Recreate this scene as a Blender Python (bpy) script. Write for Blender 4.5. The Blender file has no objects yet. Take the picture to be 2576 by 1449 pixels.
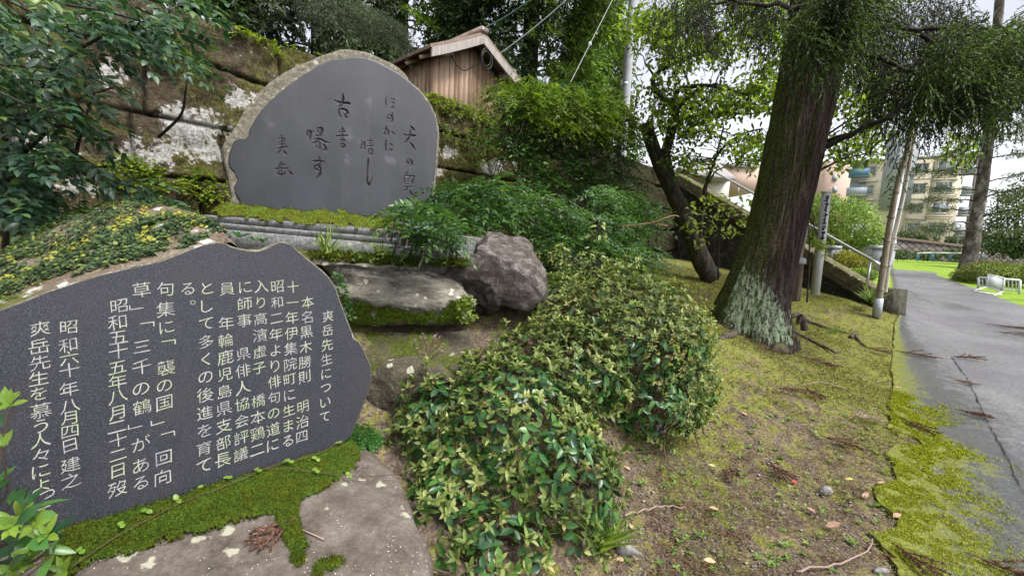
import bpy, math, random
import numpy as np
from mathutils import Vector, Matrix
from mathutils.bvhtree import BVHTree

# ------------------------------------------------------------------ camera
FPX, CU, CV = 1099.5, 1288.0, 724.5        # focal length and centre in photo units (2576 wide)
PITCH, ROLL, EYEZ = math.atan(0.115), 0.048, 1.5
sc = bpy.context.scene
_f = np.array([0, math.cos(PITCH), -math.sin(PITCH)])
_r0 = np.array([1.0, 0, 0]); _u0 = np.array([0, math.sin(PITCH), math.cos(PITCH)])
_R = _r0 * math.cos(ROLL) + _u0 * math.sin(ROLL)
_U = -_r0 * math.sin(ROLL) + _u0 * math.cos(ROLL)
EYE = np.array([0, 0, EYEZ])
cd = bpy.data.cameras.new('camera'); cam = bpy.data.objects.new('camera', cd)
sc.collection.objects.link(cam); sc.camera = cam
cd.sensor_width = 36; cd.lens = 36 * FPX / 2576; cd.clip_start = 0.05; cd.clip_end = 1500
cam.matrix_world = Matrix(((_R[0], _U[0], -_f[0], 0), (_R[1], _U[1], -_f[1], 0), (_R[2], _U[2], -_f[2], EYEZ), (0, 0, 0, 1)))

# ------------------------------------------------------------------ sky, sun, exposure
SUN_EL, SUN_AZ = math.radians(58), math.radians(125)     # azimuth clockwise from +Y (view direction)
w = bpy.data.worlds.new('World'); sc.world = w; w.use_nodes = True
nt = w.node_tree; nt.nodes.clear()
sky = nt.nodes.new('ShaderNodeTexSky'); sky.sky_type = 'NISHITA'; sky.sun_disc = False
sky.sun_elevation = SUN_EL; sky.sun_rotation = SUN_AZ; sky.dust_density = 3; sky.air_density = 1.0
bw = nt.nodes.new('ShaderNodeRGBToBW'); nt.links.new(sky.outputs[0], bw.inputs[0])
tc = nt.nodes.new('ShaderNodeTexCoord')
cn = nt.nodes.new('ShaderNodeTexNoise'); cn.inputs['Scale'].default_value = 2.2; cn.inputs['Detail'].default_value = 6
nt.links.new(tc.outputs['Generated'], cn.inputs['Vector'])
mr = nt.nodes.new('ShaderNodeMapRange'); nt.links.new(cn.outputs['Fac'], mr.inputs[0])
mr.inputs[1].default_value = .3; mr.inputs[2].default_value = .7; mr.inputs[3].default_value = .62; mr.inputs[4].default_value = 1.15
mu = nt.nodes.new('ShaderNodeMath'); mu.operation = 'MULTIPLY'
nt.links.new(bw.outputs[0], mu.inputs[0]); nt.links.new(mr.outputs[0], mu.inputs[1])
tint = nt.nodes.new('ShaderNodeMix'); tint.data_type = 'RGBA'; tint.blend_type = 'MULTIPLY'; tint.inputs[0].default_value = 1
nt.links.new(mu.outputs[0], tint.inputs[6]); tint.inputs[7].default_value = (.96, .97, 1.03, 1)
cl = nt.nodes.new('ShaderNodeMix'); cl.data_type = 'RGBA'; cl.inputs[0].default_value = .9     # cloud cover over the blue
nt.links.new(sky.outputs[0], cl.inputs[6]); nt.links.new(tint.outputs[2], cl.inputs[7])
bg = nt.nodes.new('ShaderNodeBackground'); nt.links.new(cl.outputs[2], bg.inputs[0]); bg.inputs[1].default_value = 0.118
wo = nt.nodes.new('ShaderNodeOutputWorld'); nt.links.new(bg.outputs[0], wo.inputs[0])
sd = bpy.data.lights.new('sun', 'SUN'); sd.energy = 1.5; sd.angle = math.radians(18); sd.color = (1, .97, .92)
so = bpy.data.objects.new('sun', sd); sc.collection.objects.link(so)
_sd = Vector((math.sin(SUN_AZ) * math.cos(SUN_EL), math.cos(SUN_AZ) * math.cos(SUN_EL), math.sin(SUN_EL)))
so.rotation_euler = (-_sd).to_track_quat('-Z', 'Y').to_euler(); so.location = (10, -10, 20)
vs = sc.view_settings; vs.view_transform = 'Standard'; vs.look = 'None'; vs.exposure = 1.95; vs.gamma = 1
sc.cycles.max_bounces = 6; sc.cycles.transparent_max_bounces = 4

# ------------------------------------------------------------------ projection helpers
def ray(u, v):
    u = np.asarray(u, float)[..., None]; v = np.asarray(v, float)[..., None]
    return _f + (u - CU) / FPX * _R - (v - CV) / FPX * _U
def P(u, v, d):
    r = ray(u, v); return EYE + r / r[..., 1:2] * np.asarray(d, float)[..., None]
def proj(p):
    q = np.asarray(p) - EYE; z = q @ _f
    return CU + FPX * (q @ _R) / z, CV - FPX * (q @ _U) / z
def onplane(u, v, p0, n):
    r = ray(u, v); t = ((p0 - EYE) @ n) / (r @ n); return EYE + r * t[..., None]
def nrm(a):
    a = np.asarray(a, float); return a / np.maximum(np.linalg.norm(a, axis=-1, keepdims=True), 1e-9)

# ------------------------------------------------------------------ noise
def _h(i, j, k, s):
    n = (i * 374761393 + j * 668265263 + k * 2147483647 + s * 1274126177) & 0xffffffff
    n = ((n ^ (n >> 13)) * 1274126177) & 0xffffffff
    n = ((n ^ (n >> 16)) * 2246822519) & 0xffffffff
    return ((n ^ (n >> 15)) & 0xffff) / 32767.5 - 1
def vnoise(p, s=0):
    p = np.asarray(p, float); b = np.floor(p).astype(np.int64); f = p - b; f = f * f * (3 - 2 * f)
    o = 0
    for dx in (0, 1):
        for dy in (0, 1):
            for dz in (0, 1):
                wt = (f[..., 0] if dx else 1 - f[..., 0]) * (f[..., 1] if dy else 1 - f[..., 1]) * (f[..., 2] if dz else 1 - f[..., 2])
                o = o + wt * _h(b[..., 0] + dx, b[..., 1] + dy, b[..., 2] + dz, s)
    return o
def fbm(p, s=0, o=4):
    p = np.asarray(p, float); t = 0; a = 1
    for k in range(o):
        t = t + a * vnoise(p * 2 ** k + k * 17.3, s + k); a *= .5
    return t / 1.6
def inpoly(u, v, poly):
    u = np.asarray(u); v = np.asarray(v); c = np.zeros(u.shape, bool); n = len(poly)
    for i in range(n):
        x1, y1 = poly[i]; x2, y2 = poly[(i + 1) % n]
        if y1 == y2: continue
        c ^= ((y1 > v) != (y2 > v)) & (u < (x2 - x1) * (v - y1) / (y2 - y1) + x1)
    return c
def polydist(u, v, pts, closed=True):
    pts = np.asarray(pts, float); d = np.full(np.shape(u), 1e9); q = np.stack([u, v], -1)
    m = len(pts) if closed else len(pts) - 1
    for i in range(m):
        a = pts[i]; b = pts[(i + 1) % len(pts)]; e = b - a
        t = np.clip(((q - a) @ e) / max(e @ e, 1e-9), 0, 1)
        d = np.minimum(d, np.linalg.norm(q - a - t[..., None] * e, axis=-1))
    return d
def resample(pts, n, closed=False):
    pts = np.asarray(pts, float)
    if closed: pts = np.vstack([pts, pts[:1]])
    s = np.concatenate([[0], np.cumsum(np.linalg.norm(np.diff(pts, axis=0), axis=1))])
    t = np.linspace(0, s[-1], n, endpoint=not closed)
    return np.stack([np.interp(t, s, pts[:, k]) for k in range(pts.shape[1])], 1)
def smoothline(pts, n):
    pts = np.asarray(pts, float); q = resample(pts, max(n, 4))
    for _ in range(3):
        m = q.copy(); m[1:-1] = (q[:-2] + 2 * q[1:-1] + q[2:]) / 4; q = m
    return q

# ------------------------------------------------------------------ mesh helpers
COL = sc.collection
def mk(name, V, faces, mat, parent=None, smooth=False, base=None):
    V = np.asarray(V, np.float64).reshape(-1, 3)
    if parent is not None: off = np.array(parent['_o'])
    elif base is not None: off = np.asarray(base, float)
    else: off = np.zeros(3)
    me = bpy.data.meshes.new(name)
    me.vertices.add(len(V)); me.vertices.foreach_set('co', (V - off).astype(np.float32).ravel())
    fs = [np.asarray(f, np.int32) for f in faces if len(f)]
    li = np.concatenate([f.ravel() for f in fs]); ln = np.concatenate([np.full(len(f), f.shape[1], np.int32) for f in fs])
    me.loops.add(len(li)); me.loops.foreach_set('vertex_index', li)
    me.polygons.add(len(ln)); st = np.concatenate([[0], np.cumsum(ln)[:-1]]).astype(np.int32)
    me.polygons.foreach_set('loop_start', st)
    if smooth: me.polygons.foreach_set('use_smooth', np.ones(len(ln), bool))
    me.update(calc_edges=True); me.validate()
    me.materials.append(mat)
    o = bpy.data.objects.new(name, me); COL.objects.link(o)
    if parent is not None: o.parent = parent
    elif base is not None: o.location = off
    o['_o'] = [float(x) for x in off]
    return o
def tag(o, label, cat, group=None, kind=None):
    if label: o['label'] = label
    if cat: o['category'] = cat
    if group: o['group'] = group
    if kind: o['kind'] = kind
    return o
def thing(name, label, cat, loc, group=None):
    o = bpy.data.objects.new(name, None); COL.objects.link(o); o.location = [float(x) for x in loc]
    o.empty_display_size = .1; o['_o'] = [float(x) for x in loc]
    return tag(o, label, cat, group)
def attr(o, name, vals):
    a = o.data.attributes.new(name, 'FLOAT', 'POINT'); a.data.foreach_set('value', np.asarray(vals, np.float32))
class G:
    def __init__(s): s.V = []; s.F = {}; s.n = 0
    def add(s, V, faces):
        V = np.asarray(V, float).reshape(-1, 3); s.V.append(V)
        for f in faces:
            f = np.asarray(f, np.int64)
            if len(f): s.F.setdefault(f.shape[1], []).append(f + s.n)
        s.n += len(V); return s
    def box(s, c, size, ax=None):
        c = np.asarray(c, float); h = np.asarray(size, float) / 2
        A = np.eye(3) if ax is None else np.asarray(ax, float)
        q = np.array([[x, y, z] for x in (-1, 1) for y in (-1, 1) for z in (-1, 1)]) * h
        return s.add(c + q @ A, [[[0, 1, 3, 2], [4, 6, 7, 5], [0, 4, 5, 1], [2, 3, 7, 6], [0, 2, 6, 4], [1, 5, 7, 3]]])
    def tube(s, pts, rad, k=8, cap=True):
        pts = np.asarray(pts, float); n = len(pts); rad = np.broadcast_to(np.asarray(rad, float), (n,))
        t = nrm(np.gradient(pts, axis=0)); ref = np.array([0, 0, 1.0]) if abs(t[:, 2]).mean() < .8 else np.array([1.0, 0, 0])
        a = nrm(np.cross(t, ref)); b = np.cross(t, a)
        an = np.linspace(0, 2 * np.pi, k, endpoint=False)
        V = pts[:, None] + rad[:, None, None] * (np.cos(an)[None, :, None] * a[:, None] + np.sin(an)[None, :, None] * b[:, None])
        i = np.arange(n - 1)[:, None] * k; j = np.arange(k)[None]; j2 = (j + 1) % k
        F = np.stack([i + j, i + j2, i + k + j2, i + k + j], -1).reshape(-1, 4)
        V = V.reshape(-1, 3); tr = []
        if cap:
            V = np.vstack([V, pts[0], pts[-1]]); m = n * k
            tr = [[m, (q + 1) % k, q] for q in range(k)] + [[m + 1, (n - 1) * k + q, (n - 1) * k + (q + 1) % k] for q in range(k)]
        return s.add(V, [F, np.array(tr, int).reshape(-1, 3)])
    def grid(s, V, wrap=False):
        V = np.asarray(V, float); n, m = V.shape[:2]
        i = np.arange(n - 1)[:, None]; j = np.arange(m if wrap else m - 1)[None]; j2 = (j + 1) % m
        F = np.stack([i * m + j, i * m + j2, (i + 1) * m + j2, (i + 1) * m + j], -1).reshape(-1, 4)
        return s.add(V, [F])
    def prism(s, ring, vec):
        ring = np.asarray(ring, float); n = len(ring); vec = np.asarray(vec, float)
        i = np.arange(n); j = (i + 1) % n
        return s.add(np.vstack([ring, ring + vec]), [[list(range(n))], [list(range(2 * n - 1, n - 1, -1))], np.stack([j, i, i + n, j + n], 1)])
    def obj(s, name, mat, parent=None, smooth=False, base=None):
        return mk(name, np.vstack(s.V), [np.concatenate(f) for f in s.F.values()], mat, parent, smooth, base)

OVAL = (np.array([[0, 0, 0], [.3, -.46, .10], [.3, 0, 0], [.3, .46, .10], [.68, -.40, .07], [.68, 0, 0], [.68, .40, .07], [1, 0, 0]], float),
        [np.array([[0, 1, 2], [0, 2, 3], [4, 7, 5], [5, 7, 6]]), np.array([[1, 4, 5, 2], [2, 5, 6, 3]])])
DIAM = (np.array([[0, 0, 0], [.42, -.5, .06], [1, 0, 0], [.42, .5, .06]], float), [np.array([[0, 1, 2], [0, 2, 3]])])
BLADE = (np.array([[0, -.5, 0], [0, .5, 0], [.55, .32, 0], [.55, -.32, 0], [1, 0, 0]], float), [np.array([[0, 1, 2, 3]]), np.array([[3, 2, 4]])])
ROUND = (np.array([[0, 0, 0], [.15, -.42, .03], [.5, -.55, .05], [.85, -.36, .02], [1.02, 0, -.02], [.85, .36, .02], [.5, .55, .05], [.15, .42, .03], [.5, 0, 0]], float),
         [np.array([[8, i, (i + 1) % 8] for i in range(8)])])
def leaves(g, C, D, N, L, Wd, tpl=OVAL, curve=.15):
    C = np.asarray(C, float); n = len(C)
    if n == 0: return
    D = nrm(D); S = nrm(np.cross(D, N)); Nn = np.cross(S, D)
    L = np.broadcast_to(L, (n,)); Wd = np.broadcast_to(Wd, (n,)); curve = np.broadcast_to(curve, (n,))
    T, F = tpl
    x = T[:, 0][None] * L[:, None]; y = T[:, 1][None] * Wd[:, None]
    z = T[:, 2][None] * Wd[:, None] * 1.6 - curve[:, None] * (T[:, 0][None] ** 2) * L[:, None]
    V = C[:, None] + x[..., None] * D[:, None] + y[..., None] * S[:, None] + z[..., None] * Nn[:, None]
    k = len(T); o = (np.arange(n) * k)[:, None, None]
    g.add(V.reshape(-1, 3), [(f[None] + o).reshape(-1, f.shape[1]) for f in F])
def rdir(rg, n): return nrm(rg.normal(size=(n, 3)))

# ------------------------------------------------------------------ material helpers
KC = 0.72          # overall reflectance of the painted-in colours
class Mat:
    def __init__(s, name, rough=.8, spec=.3):
        s.m = bpy.data.materials.new(name); s.m.use_nodes = True; s.nt = s.m.node_tree
        s.b = s.nt.nodes['Principled BSDF']; s.b.inputs['Roughness'].default_value = rough
        s.b.inputs['Specular IOR Level'].default_value = spec
        s.co = s.nt.nodes.new('ShaderNodeTexCoord').outputs['Object']
    def n(s, t, **k):
        q = s.nt.nodes.new(t)
        for a, v in k.items(): setattr(q, a, v)
        return q
    def L(s, a, b): s.nt.links.new(a, b)
    def setv(s, sock, v):
        if isinstance(v, bpy.types.NodeSocket): s.L(v, sock)
        elif isinstance(v, (tuple, list)) and len(v) == 3 and len(sock.default_value) == 4: sock.default_value = (*v, 1)
        else: sock.default_value = v
    def scaled(s, sc3, rot=(0, 0, 0)):
        q = s.n('ShaderNodeMapping'); s.L(s.co, q.inputs[0]); q.inputs['Scale'].default_value = sc3; q.inputs['Rotation'].default_value = rot
        return q.outputs[0]
    def noise(s, scale, det=5, rough=.55, vec=None, dist=0):
        q = s.n('ShaderNodeTexNoise'); s.L(vec or s.co, q.inputs['Vector'])
        q.inputs['Scale'].default_value = scale; q.inputs['Detail'].default_value = det; q.inputs['Roughness'].default_value = rough
        q.inputs['Distortion'].default_value = dist
        return q.outputs['Fac']
    def voro(s, scale, vec=None, feature='F1', out='Distance'):
        q = s.n('ShaderNodeTexVoronoi', feature=feature); s.L(vec or s.co, q.inputs['Vector']); q.inputs['Scale'].default_value = scale
        return q.outputs[out]
    def ramp(s, fac, stops, interp='LINEAR'):
        q = s.n('ShaderNodeValToRGB'); s.L(fac, q.inputs[0]); e = q.color_ramp.elements; q.color_ramp.interpolation = interp
        while len(e) < len(stops): e.new(.5)
        for a, (p, c) in zip(e, stops):
            a.position = p; a.color = (*[x * KC for x in c], 1) if isinstance(c, (tuple, list)) else (c, c, c, 1)
        return q.outputs[0]
    def mapr(s, v, a, b, c=0., d=1.):
        q = s.n('ShaderNodeMapRange'); s.setv(q.inputs[0], v)
        for i, x in zip((1, 2, 3, 4), (a, b, c, d)): q.inputs[i].default_value = x
        return q.outputs[0]
    def mix(s, f, a, b, mode='MIX'):
        q = s.n('ShaderNodeMix', data_type='RGBA', blend_type=mode)
        s.setv(q.inputs[0], f); s.setv(q.inputs[6], a); s.setv(q.inputs[7], b); return q.outputs[2]
    def math(s, op, a, b=0.):
        q = s.n('ShaderNodeMath', operation=op); s.setv(q.inputs[0], a); s.setv(q.inputs[1], b); return q.outputs[0]
    def attr(s, name): return s.n('ShaderNodeAttribute', attribute_name=name).outputs['Fac']
    def up(s):
        q = s.n('ShaderNodeSeparateXYZ'); s.L(s.n('ShaderNodeNewGeometry').outputs['Normal'], q.inputs[0]); return q.outputs[2]
    def island(s): return s.n('ShaderNodeNewGeometry').outputs['Random Per Island']
    def bump(s, h, st=.5, dist=.02):
        q = s.n('ShaderNodeBump'); s.L(h, q.inputs['Height']); q.inputs['Strength'].default_value = st; q.inputs['Distance'].default_value = dist
        s.L(q.outputs[0], s.b.inputs['Normal'])
    def col(s, c): s.setv(s.b.inputs['Base Color'], c); return s
    def rough(s, v): s.setv(s.b.inputs['Roughness'], v); return s

def plain(name, c, rough=.6, metal=0., var=.15, scale=8, bump=0.):
    m = Mat(name, rough); n = m.noise(scale, 6); c = tuple(x * (KC if not metal else 1) for x in c)
    m.col(m.mix(m.mapr(n, .3, .7), tuple(x * (1 - var) for x in c), tuple(min(1, x * (1 + var)) for x in c)))
    m.b.inputs['Metallic'].default_value = metal
    if bump: m.bump(m.noise(scale * 6, 4), bump, .01)
    return m.m
def leafmat(name, stops, rough=.45, transl=.3, spec=.35, big=None, tboost=1.6):
    m = Mat(name, rough, spec); c = m.ramp(m.island(), stops)
    if big:
        c = m.mix(m.mapr(m.noise(big[0], 2), .38, .62), c, m.mix(1, c, big[1], 'MULTIPLY'))
    m.col(c)
    t = m.n('ShaderNodeBsdfTranslucent'); m.L(m.mix(1, c, (tboost, tboost * 1.05, tboost * .5), 'MULTIPLY'), t.inputs[0])
    x = m.n('ShaderNodeMixShader'); x.inputs[0].default_value = transl
    m.L(m.b.outputs[0], x.inputs[1]); m.L(t.outputs[0], x.inputs[2])
    m.L(x.outputs[0], m.nt.nodes['Material Output'].inputs[0])
    return m.m

# ================================================================== TERRAIN
def onz(u, v, z):
    r = ray(u, v); return EYE + r * ((z - EYEZ) / r[..., 2:3])
_tp = [(0, -6, -.1), (8, -6, -.1), (-6, -6, .3), (0, 0, .02), (2, 0, 0), (5, 0, .02), (-2, .3, .3), (-3, 2, .9), (-1, .8, .35),
       (-1, 3.2, 1.2), (.2, 3.0, .95), (-2.5, 3.2, 1.25), (-.5, 1.7, .36), (-1.05, 1.5, .42), (-.35, 2.05, .46), (-1.6, 1.5, .6), (1.2, 4.6, 1.05), (1.7, 6, 1.1), (-1.6, 2.3, .95), (-.6, 2.4, .72), (-.65, 2.75, .85), (.1, 2.5, .6),
       (.25, 2.1, .45), (0, 1.7, .33), (.55, 2.3, .3), (.9, 2.9, .34), (1.1, 3.6, .5), (-3.2, 4.7, 1.3), (0, 8, 1.2), (3, 11, 1.15),
       (-40, 40, 2), (0, 60, 2.2), (40, 70, 2.0), (80, 40, 1.5), (60, 120, 3), (30, -20, -.5), (-30, -10, .5), (40, 8, .6), (20, 3, .2), (-60, 120, 3),
       (7.5, 13.5, .9), (5, 13, 1.1), (25, 40, 1.3), (45, 45, 1.4), (8.0, 5, .1), (12, 8, .3), (9.5, 2, .04)]
_tz = [(1650, 1440, .06), (1900, 1350, .05), (2220, 1400, 0), (2500, 1440, -.02), (2576, 1200, 0), (2400, 1000, .05), (2240, 1000, .06),
       (1900, 1100, .12), (1700, 1100, .14), (2050, 950, .2), (1900, 850, .31), (1780, 820, .36), (2250, 830, .25), (2210, 790, .44),
       (2400, 830, .2), (2576, 830, .3), (2350, 740, .5), (2270, 690, .7), (2400, 700, .7), (2576, 745, .55), (2450, 672, .95), (2240, 668, .9),
       (1700, 690, .9), (1640, 655, 1.1), (1830, 700, .85), (2000, 740, .65), (2120, 752, .6)]
_T = np.array(_tp + [tuple(onz(a, b, c)) for a, b, c in _tz], float)
_n = len(_T); _A = np.ones((_n + 1, _n + 1)); _A[_n, _n] = 0
_A[:_n, :_n] = -np.sqrt(((_T[:, None, :2] - _T[None, :, :2]) ** 2).sum(-1) + .04)
_W = np.linalg.solve(_A, np.append(_T[:, 2], 0))
def terr(x, y):
    x = np.asarray(x, float); y = np.asarray(y, float); z = np.full(x.shape, _W[_n])
    for i in range(_n): z = z - _W[i] * np.sqrt((x - _T[i, 0]) ** 2 + (y - _T[i, 1]) ** 2 + .04)
    return z
def onground(u, v, lift=0.):
    d = np.concatenate([np.linspace(.5, 12, 500), np.geomspace(12.1, 90, 300)])
    r = ray(u, v); r = r / r[..., 1:2]
    p = EYE + r[..., None, :] * d[:, None]
    below = p[..., 2] < terr(p[..., 0], p[..., 1])
    i = np.where(below.any(-1), below.argmax(-1), len(d) - 1)
    q = np.take_along_axis(p, i[..., None, None], -2)[..., 0, :]
    q[..., 2] = terr(q[..., 0], q[..., 1]) + lift
    return q

# ---- materials of the setting
def ground_material():
    m = Mat('mossy_soil', .95, .1)
    n1 = m.noise(1.1, 5); n2 = m.noise(5.5, 8, .68); n3 = m.noise(70, 5, .75); n4 = m.noise(13, 7, .7, m.scaled((1, .55, 1), (0, 0, .7)))
    soil = m.ramp(n3, [(.28, (.035, .025, .018)), (.5, (.13, .095, .07)), (.7, (.3, .25, .2))])
    moss = m.ramp(n3, [(.3, (.055, .062, .012)), (.5, (.18, .19, .038)), (.72, (.36, .365, .09))])
    dry = m.ramp(n3, [(.3, (.07, .055, .025)), (.5, (.2, .165, .075)), (.7, (.36, .32, .17))])
    far = m.math('ADD', m.attr('mossy'), m.mapr(n1, .3, .7, -.3, .3))
    c = m.mix(m.mapr(m.math('ADD', n4, m.mapr(far, 0, 1, -.05, .06)), .47, .54), soil, dry)
    c = m.mix(m.mapr(m.math('ADD', m.math('ADD', m.math('MULTIPLY', n2, .6), m.math('MULTIPLY', n4, .4)), m.mapr(far, 0, 1, -.09, .07)), .48, .545), c, moss)
    m.col(c); m.bump(m.math('ADD', n3, n4), .9, .012); return m.m
def road_material():
    m = Mat('wet_asphalt', .5, .45)
    n = m.noise(52, 5, .85); n2 = m.noise(1.1, 4, .6); n3 = m.noise(9, 6, .65); n4 = m.noise(85, 4, .75); n5 = m.noise(28, 5, .7)
    base = m.ramp(n, [(.3, (.04, .04, .043)), (.5, (.142, .14, .141)), (.7, (.4, .39, .38))])
    base = m.mix(m.mapr(n2, .38, .64), m.mix(1, base, (.66, .64, .68), 'MULTIPLY'), base)
    base = m.mix(m.mapr(n5, .58, .7, 0, .5), base, (.06, .056, .05))
    a = m.attr('moss')
    g = m.math('ADD', a, m.math('ADD', m.mapr(n3, .3, .7, -.42, .42), m.math('ADD', m.mapr(n4, .3, .7, -.3, .3), m.mapr(n5, .3, .7, -.3, .3))))
    mossc = m.ramp(n4, [(.28, (.03, .036, .006)), (.48, (.13, .155, .01)), (.72, (.34, .37, .03))])
    mossc = m.mix(m.mapr(n3, .4, .62), mossc, m.mix(1, mossc, (.72, .66, .6), 'MULTIPLY'))
    mk_ = m.mapr(g, .38, .72)
    base = m.mix(m.mapr(m.math('ADD', m.attr('damp'), m.mapr(n3, .3, .7, -.35, .35)),   .2, .7, 0, .85), base, m.ramp(n, [(.3, (.012, .013, .011)), (.55, (.04, .042, .036)), (.72, (.12, .12, .11))]))
    m.col(m.mix(mk_, base, mossc))
    wet = m.mapr(m.noise(.55, 3, .5), .5, .62, .6, .16)
    m.rough(m.math('MAXIMUM', wet, m.mapr(mk_, 0, 1, 0, .95)))
    m.bump(m.mix(mk_, n, n4), .5, .01); return m.m
def rock_material(name, cols, scale=14, lichen=.3, lcol=(.5, .5, .4), moss=.0, streak=1., bump=.6, lscale=16, specks=True):
    m = Mat(name, .9, .2); v = m.scaled((1, 1, streak))
    n = m.noise(scale, 8, .65, v); n2 = m.noise(scale * 7, 5, .7, v); n3 = m.noise(3.2, 4)
    c = m.ramp(m.math('ADD', m.math('MULTIPLY', n, .65), m.math('MULTIPLY', n2, .35)), [(.32, cols[0]), (.5, cols[1]), (.66, cols[2])])
    if lichen:
        d = m.voro(lscale, m.scaled((1, 1, 1)), out='Distance'); dn = m.math('ADD', d, m.mapr(m.noise(40, 4), .3, .7, -.16, .16))
        r = m.voro(lscale, out='Color'); q = m.n('ShaderNodeSeparateColor'); m.L(r, q.inputs[0])
        k = m.math('MULTIPLY', m.mapr(dn, .34, .24), m.mapr(q.outputs[0], 1 - lichen, 1 - lichen + .03))
        c = m.mix(m.math('MULTIPLY', k, .8), c, lcol)
        if specks: c = m.mix(m.math('MULTIPLY', m.mapr(m.voro(75), .16, .1), m.mapr(m.noise(6, 3), .5, .58)), c, (.55, .54, .47))
    if moss:
        k = m.math('ADD', m.math('MULTIPLY', m.up(), .35), m.math('ADD', m.mapr(n3, .3, .7, -.5, .5), m.mapr(n2, .3, .7, -.22, .22)))
        mc = m.ramp(n2, [(.3, (.025, .035, .006)), (.55, (.09, .11, .014)), (.72, (.2, .22, .04))])
        c = m.mix(m.mapr(k, .55 - moss, .7 - moss), c, mc)
    m.col(c); m.bump(m.math('ADD', n, m.math('MULTIPLY', n2, .6)), bump, .03); return m.m
MOSS = None
def moss_material(name, a, b, c, s=130):
    m = Mat(name, .95, .1); n = m.noise(s, 5, .7); n2 = m.noise(14, 4)
    k = m.ramp(m.math('ADD', m.math('MULTIPLY', n, .7), m.math('MULTIPLY', m.island(), .3)), [(.3, a), (.52, b), (.75, c)])
    m.col(m.mix(m.mapr(n2, .42, .6), k, m.mix(1, k, (1.15, .85, .6), 'MULTIPLY'))); m.bump(n, 1, .012); return m.m
M_moss = moss_material('green_moss', (.018, .034, .004), (.075, .13, .012), (.22, .33, .035))
M_mossy = moss_material('yellow_moss', (.022, .034, .005), (.078, .122, .012), (.2, .27, .035))
def bark_material(name, cols, sc=(26, 26, 2.2), moss=0., bump=.9):
    m = Mat(name, .95, .1); v = m.scaled(sc); n = m.noise(1, 6, .65, v); n2 = m.noise(40, 4)
    c = m.ramp(m.math('ADD', m.math('MULTIPLY', n, .75), m.math('MULTIPLY', n2, .25)), [(.33, cols[0]), (.5, cols[1]), (.68, cols[2])])
    if moss:
        q = m.n('ShaderNodeSeparateXYZ'); m.L(m.n('ShaderNodeNewGeometry').outputs['Normal'], q.inputs[0])
        k = m.math('ADD', m.mapr(q.outputs[0], .2, -.95, -.45, .6), m.mapr(n2, .3, .7, -.25, .25))
        c = m.mix(m.mapr(k, .1, .55, 0, moss), c, m.ramp(n2, [(.3, (.02, .032, .005)), (.7, (.12, .16, .022))]))
    m.col(c); m.bump(n, bump, .03); return m
M_twig = plain('brown_twig', (.1, .065, .04), .85)
M_branch = bark_material('grey_bark', ((.012, .01, .009), (.05, .042, .036), (.13, .12, .1)), (14, 14, 5)).m

M_crk = plain('dark_crack_filling', (.02, .019, .016), .95)
# ---- ground sheet
ang = np.radians(np.concatenate([np.linspace(-110, -50, 80), np.linspace(-49.4, 62, 420), np.linspace(63, 110, 40)]))
rad = np.geomspace(.35, 400, 330)
A_, R_ = np.meshgrid(ang, rad); gx = R_ * np.sin(A_); gy = R_ * np.cos(A_)
gz = terr(gx, gy)
near = np.clip(1.5 - R_ / 14, 0, 1)
gp = np.stack([gx, gy, gz], -1)
gz = gz + near * (.022 * fbm(gp * [3, 3, 0], 3) + .007 * fbm(gp * [19, 19, 0], 5, 3))
# road footprint is pressed a little lower
EDGE_PX = [(2251, 1449), (2256, 1413), (2236, 1400), (2218, 1383), (2204, 1362), (2183, 1348), (2214, 1344), (2262, 1338), (2266, 1326), (2250, 1305), (2233, 1292), (2216, 1275),
           (2206, 1257), (2199, 1235), (2211, 1227), (2240, 1226), (2256, 1220), (2252, 1187), (2244, 1175), (2238, 1162), (2228, 1152), (2240, 1136), (2253, 1127), (2295, 1128), (2318, 1124),
           (2300, 1108), (2281, 1101), (2258, 1094), (2236, 1085), (2240, 1060), (2236, 1020), (2250, 970), (2241, 930), (2247, 880), (2250, 830), (2262, 795), (2256, 760), (2246, 735), (2242, 700), (2240, 684)]
e0 = onground(*np.array(EDGE_PX, float).T)[:, :2]
e0 = np.vstack([[[.9, -4.0]], [[1.35, .6]], e0, onground(np.array([2244.]), np.array([678.]))[:, :2]])
_nk = len(e0) - 9                                       # near part of the edge gets most of the points
edge = np.vstack([resample(e0[:3], 20)[:-1], resample(e0[2:_nk], 620)[:-1], resample(e0[_nk - 1:], 120)]); NE = len(edge)
_ar = np.concatenate([[0], np.cumsum(np.linalg.norm(np.diff(edge, axis=0), axis=1))])
_q = np.stack([_ar * 14, 0 * _ar, 0 * _ar], 1); _w = np.clip((np.arange(NE) - 15) / 10, 0, 1) * np.clip((700 - np.arange(NE)) / 40, 0, 1)
edge += (.028 * _w)[:, None] * np.stack([fbm(_q, 4, 4), fbm(_q, 9, 4)], 1)
r0 = np.vstack([[[14, -6]], [[12, -2]], [[11.5, 4]], onground(*np.array([(2900, 890), (2700, 818), (2576, 773), (2490, 743), (2410, 714), (2362, 696)], float).T)[:, :2], onground(np.array([2352.]), np.array([686.]))[:, :2]])
rt = resample(r0, NE)
lw = np.linalg.norm(edge[:, None] - e0[None], axis=-1).argmin(0)           # match far ends
key_l = np.array([0, lw[1], lw[-8], lw[-4], lw[-2], NE - 1]); lr = np.linalg.norm(rt[:, None] - r0[None], axis=-1).argmin(0)
key_r = np.array([0, lr[1], lr[4], lr[6], lr[8], NE - 1])
ridx = np.interp(np.arange(NE), key_l, key_r)
rt = np.stack([np.interp(ridx, np.arange(NE), rt[:, k]) for k in (0, 1)], 1)
tt = np.concatenate([np.linspace(0, .25, 60) ** 1.5 * 2, np.linspace(.27, 1, 20)])
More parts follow.
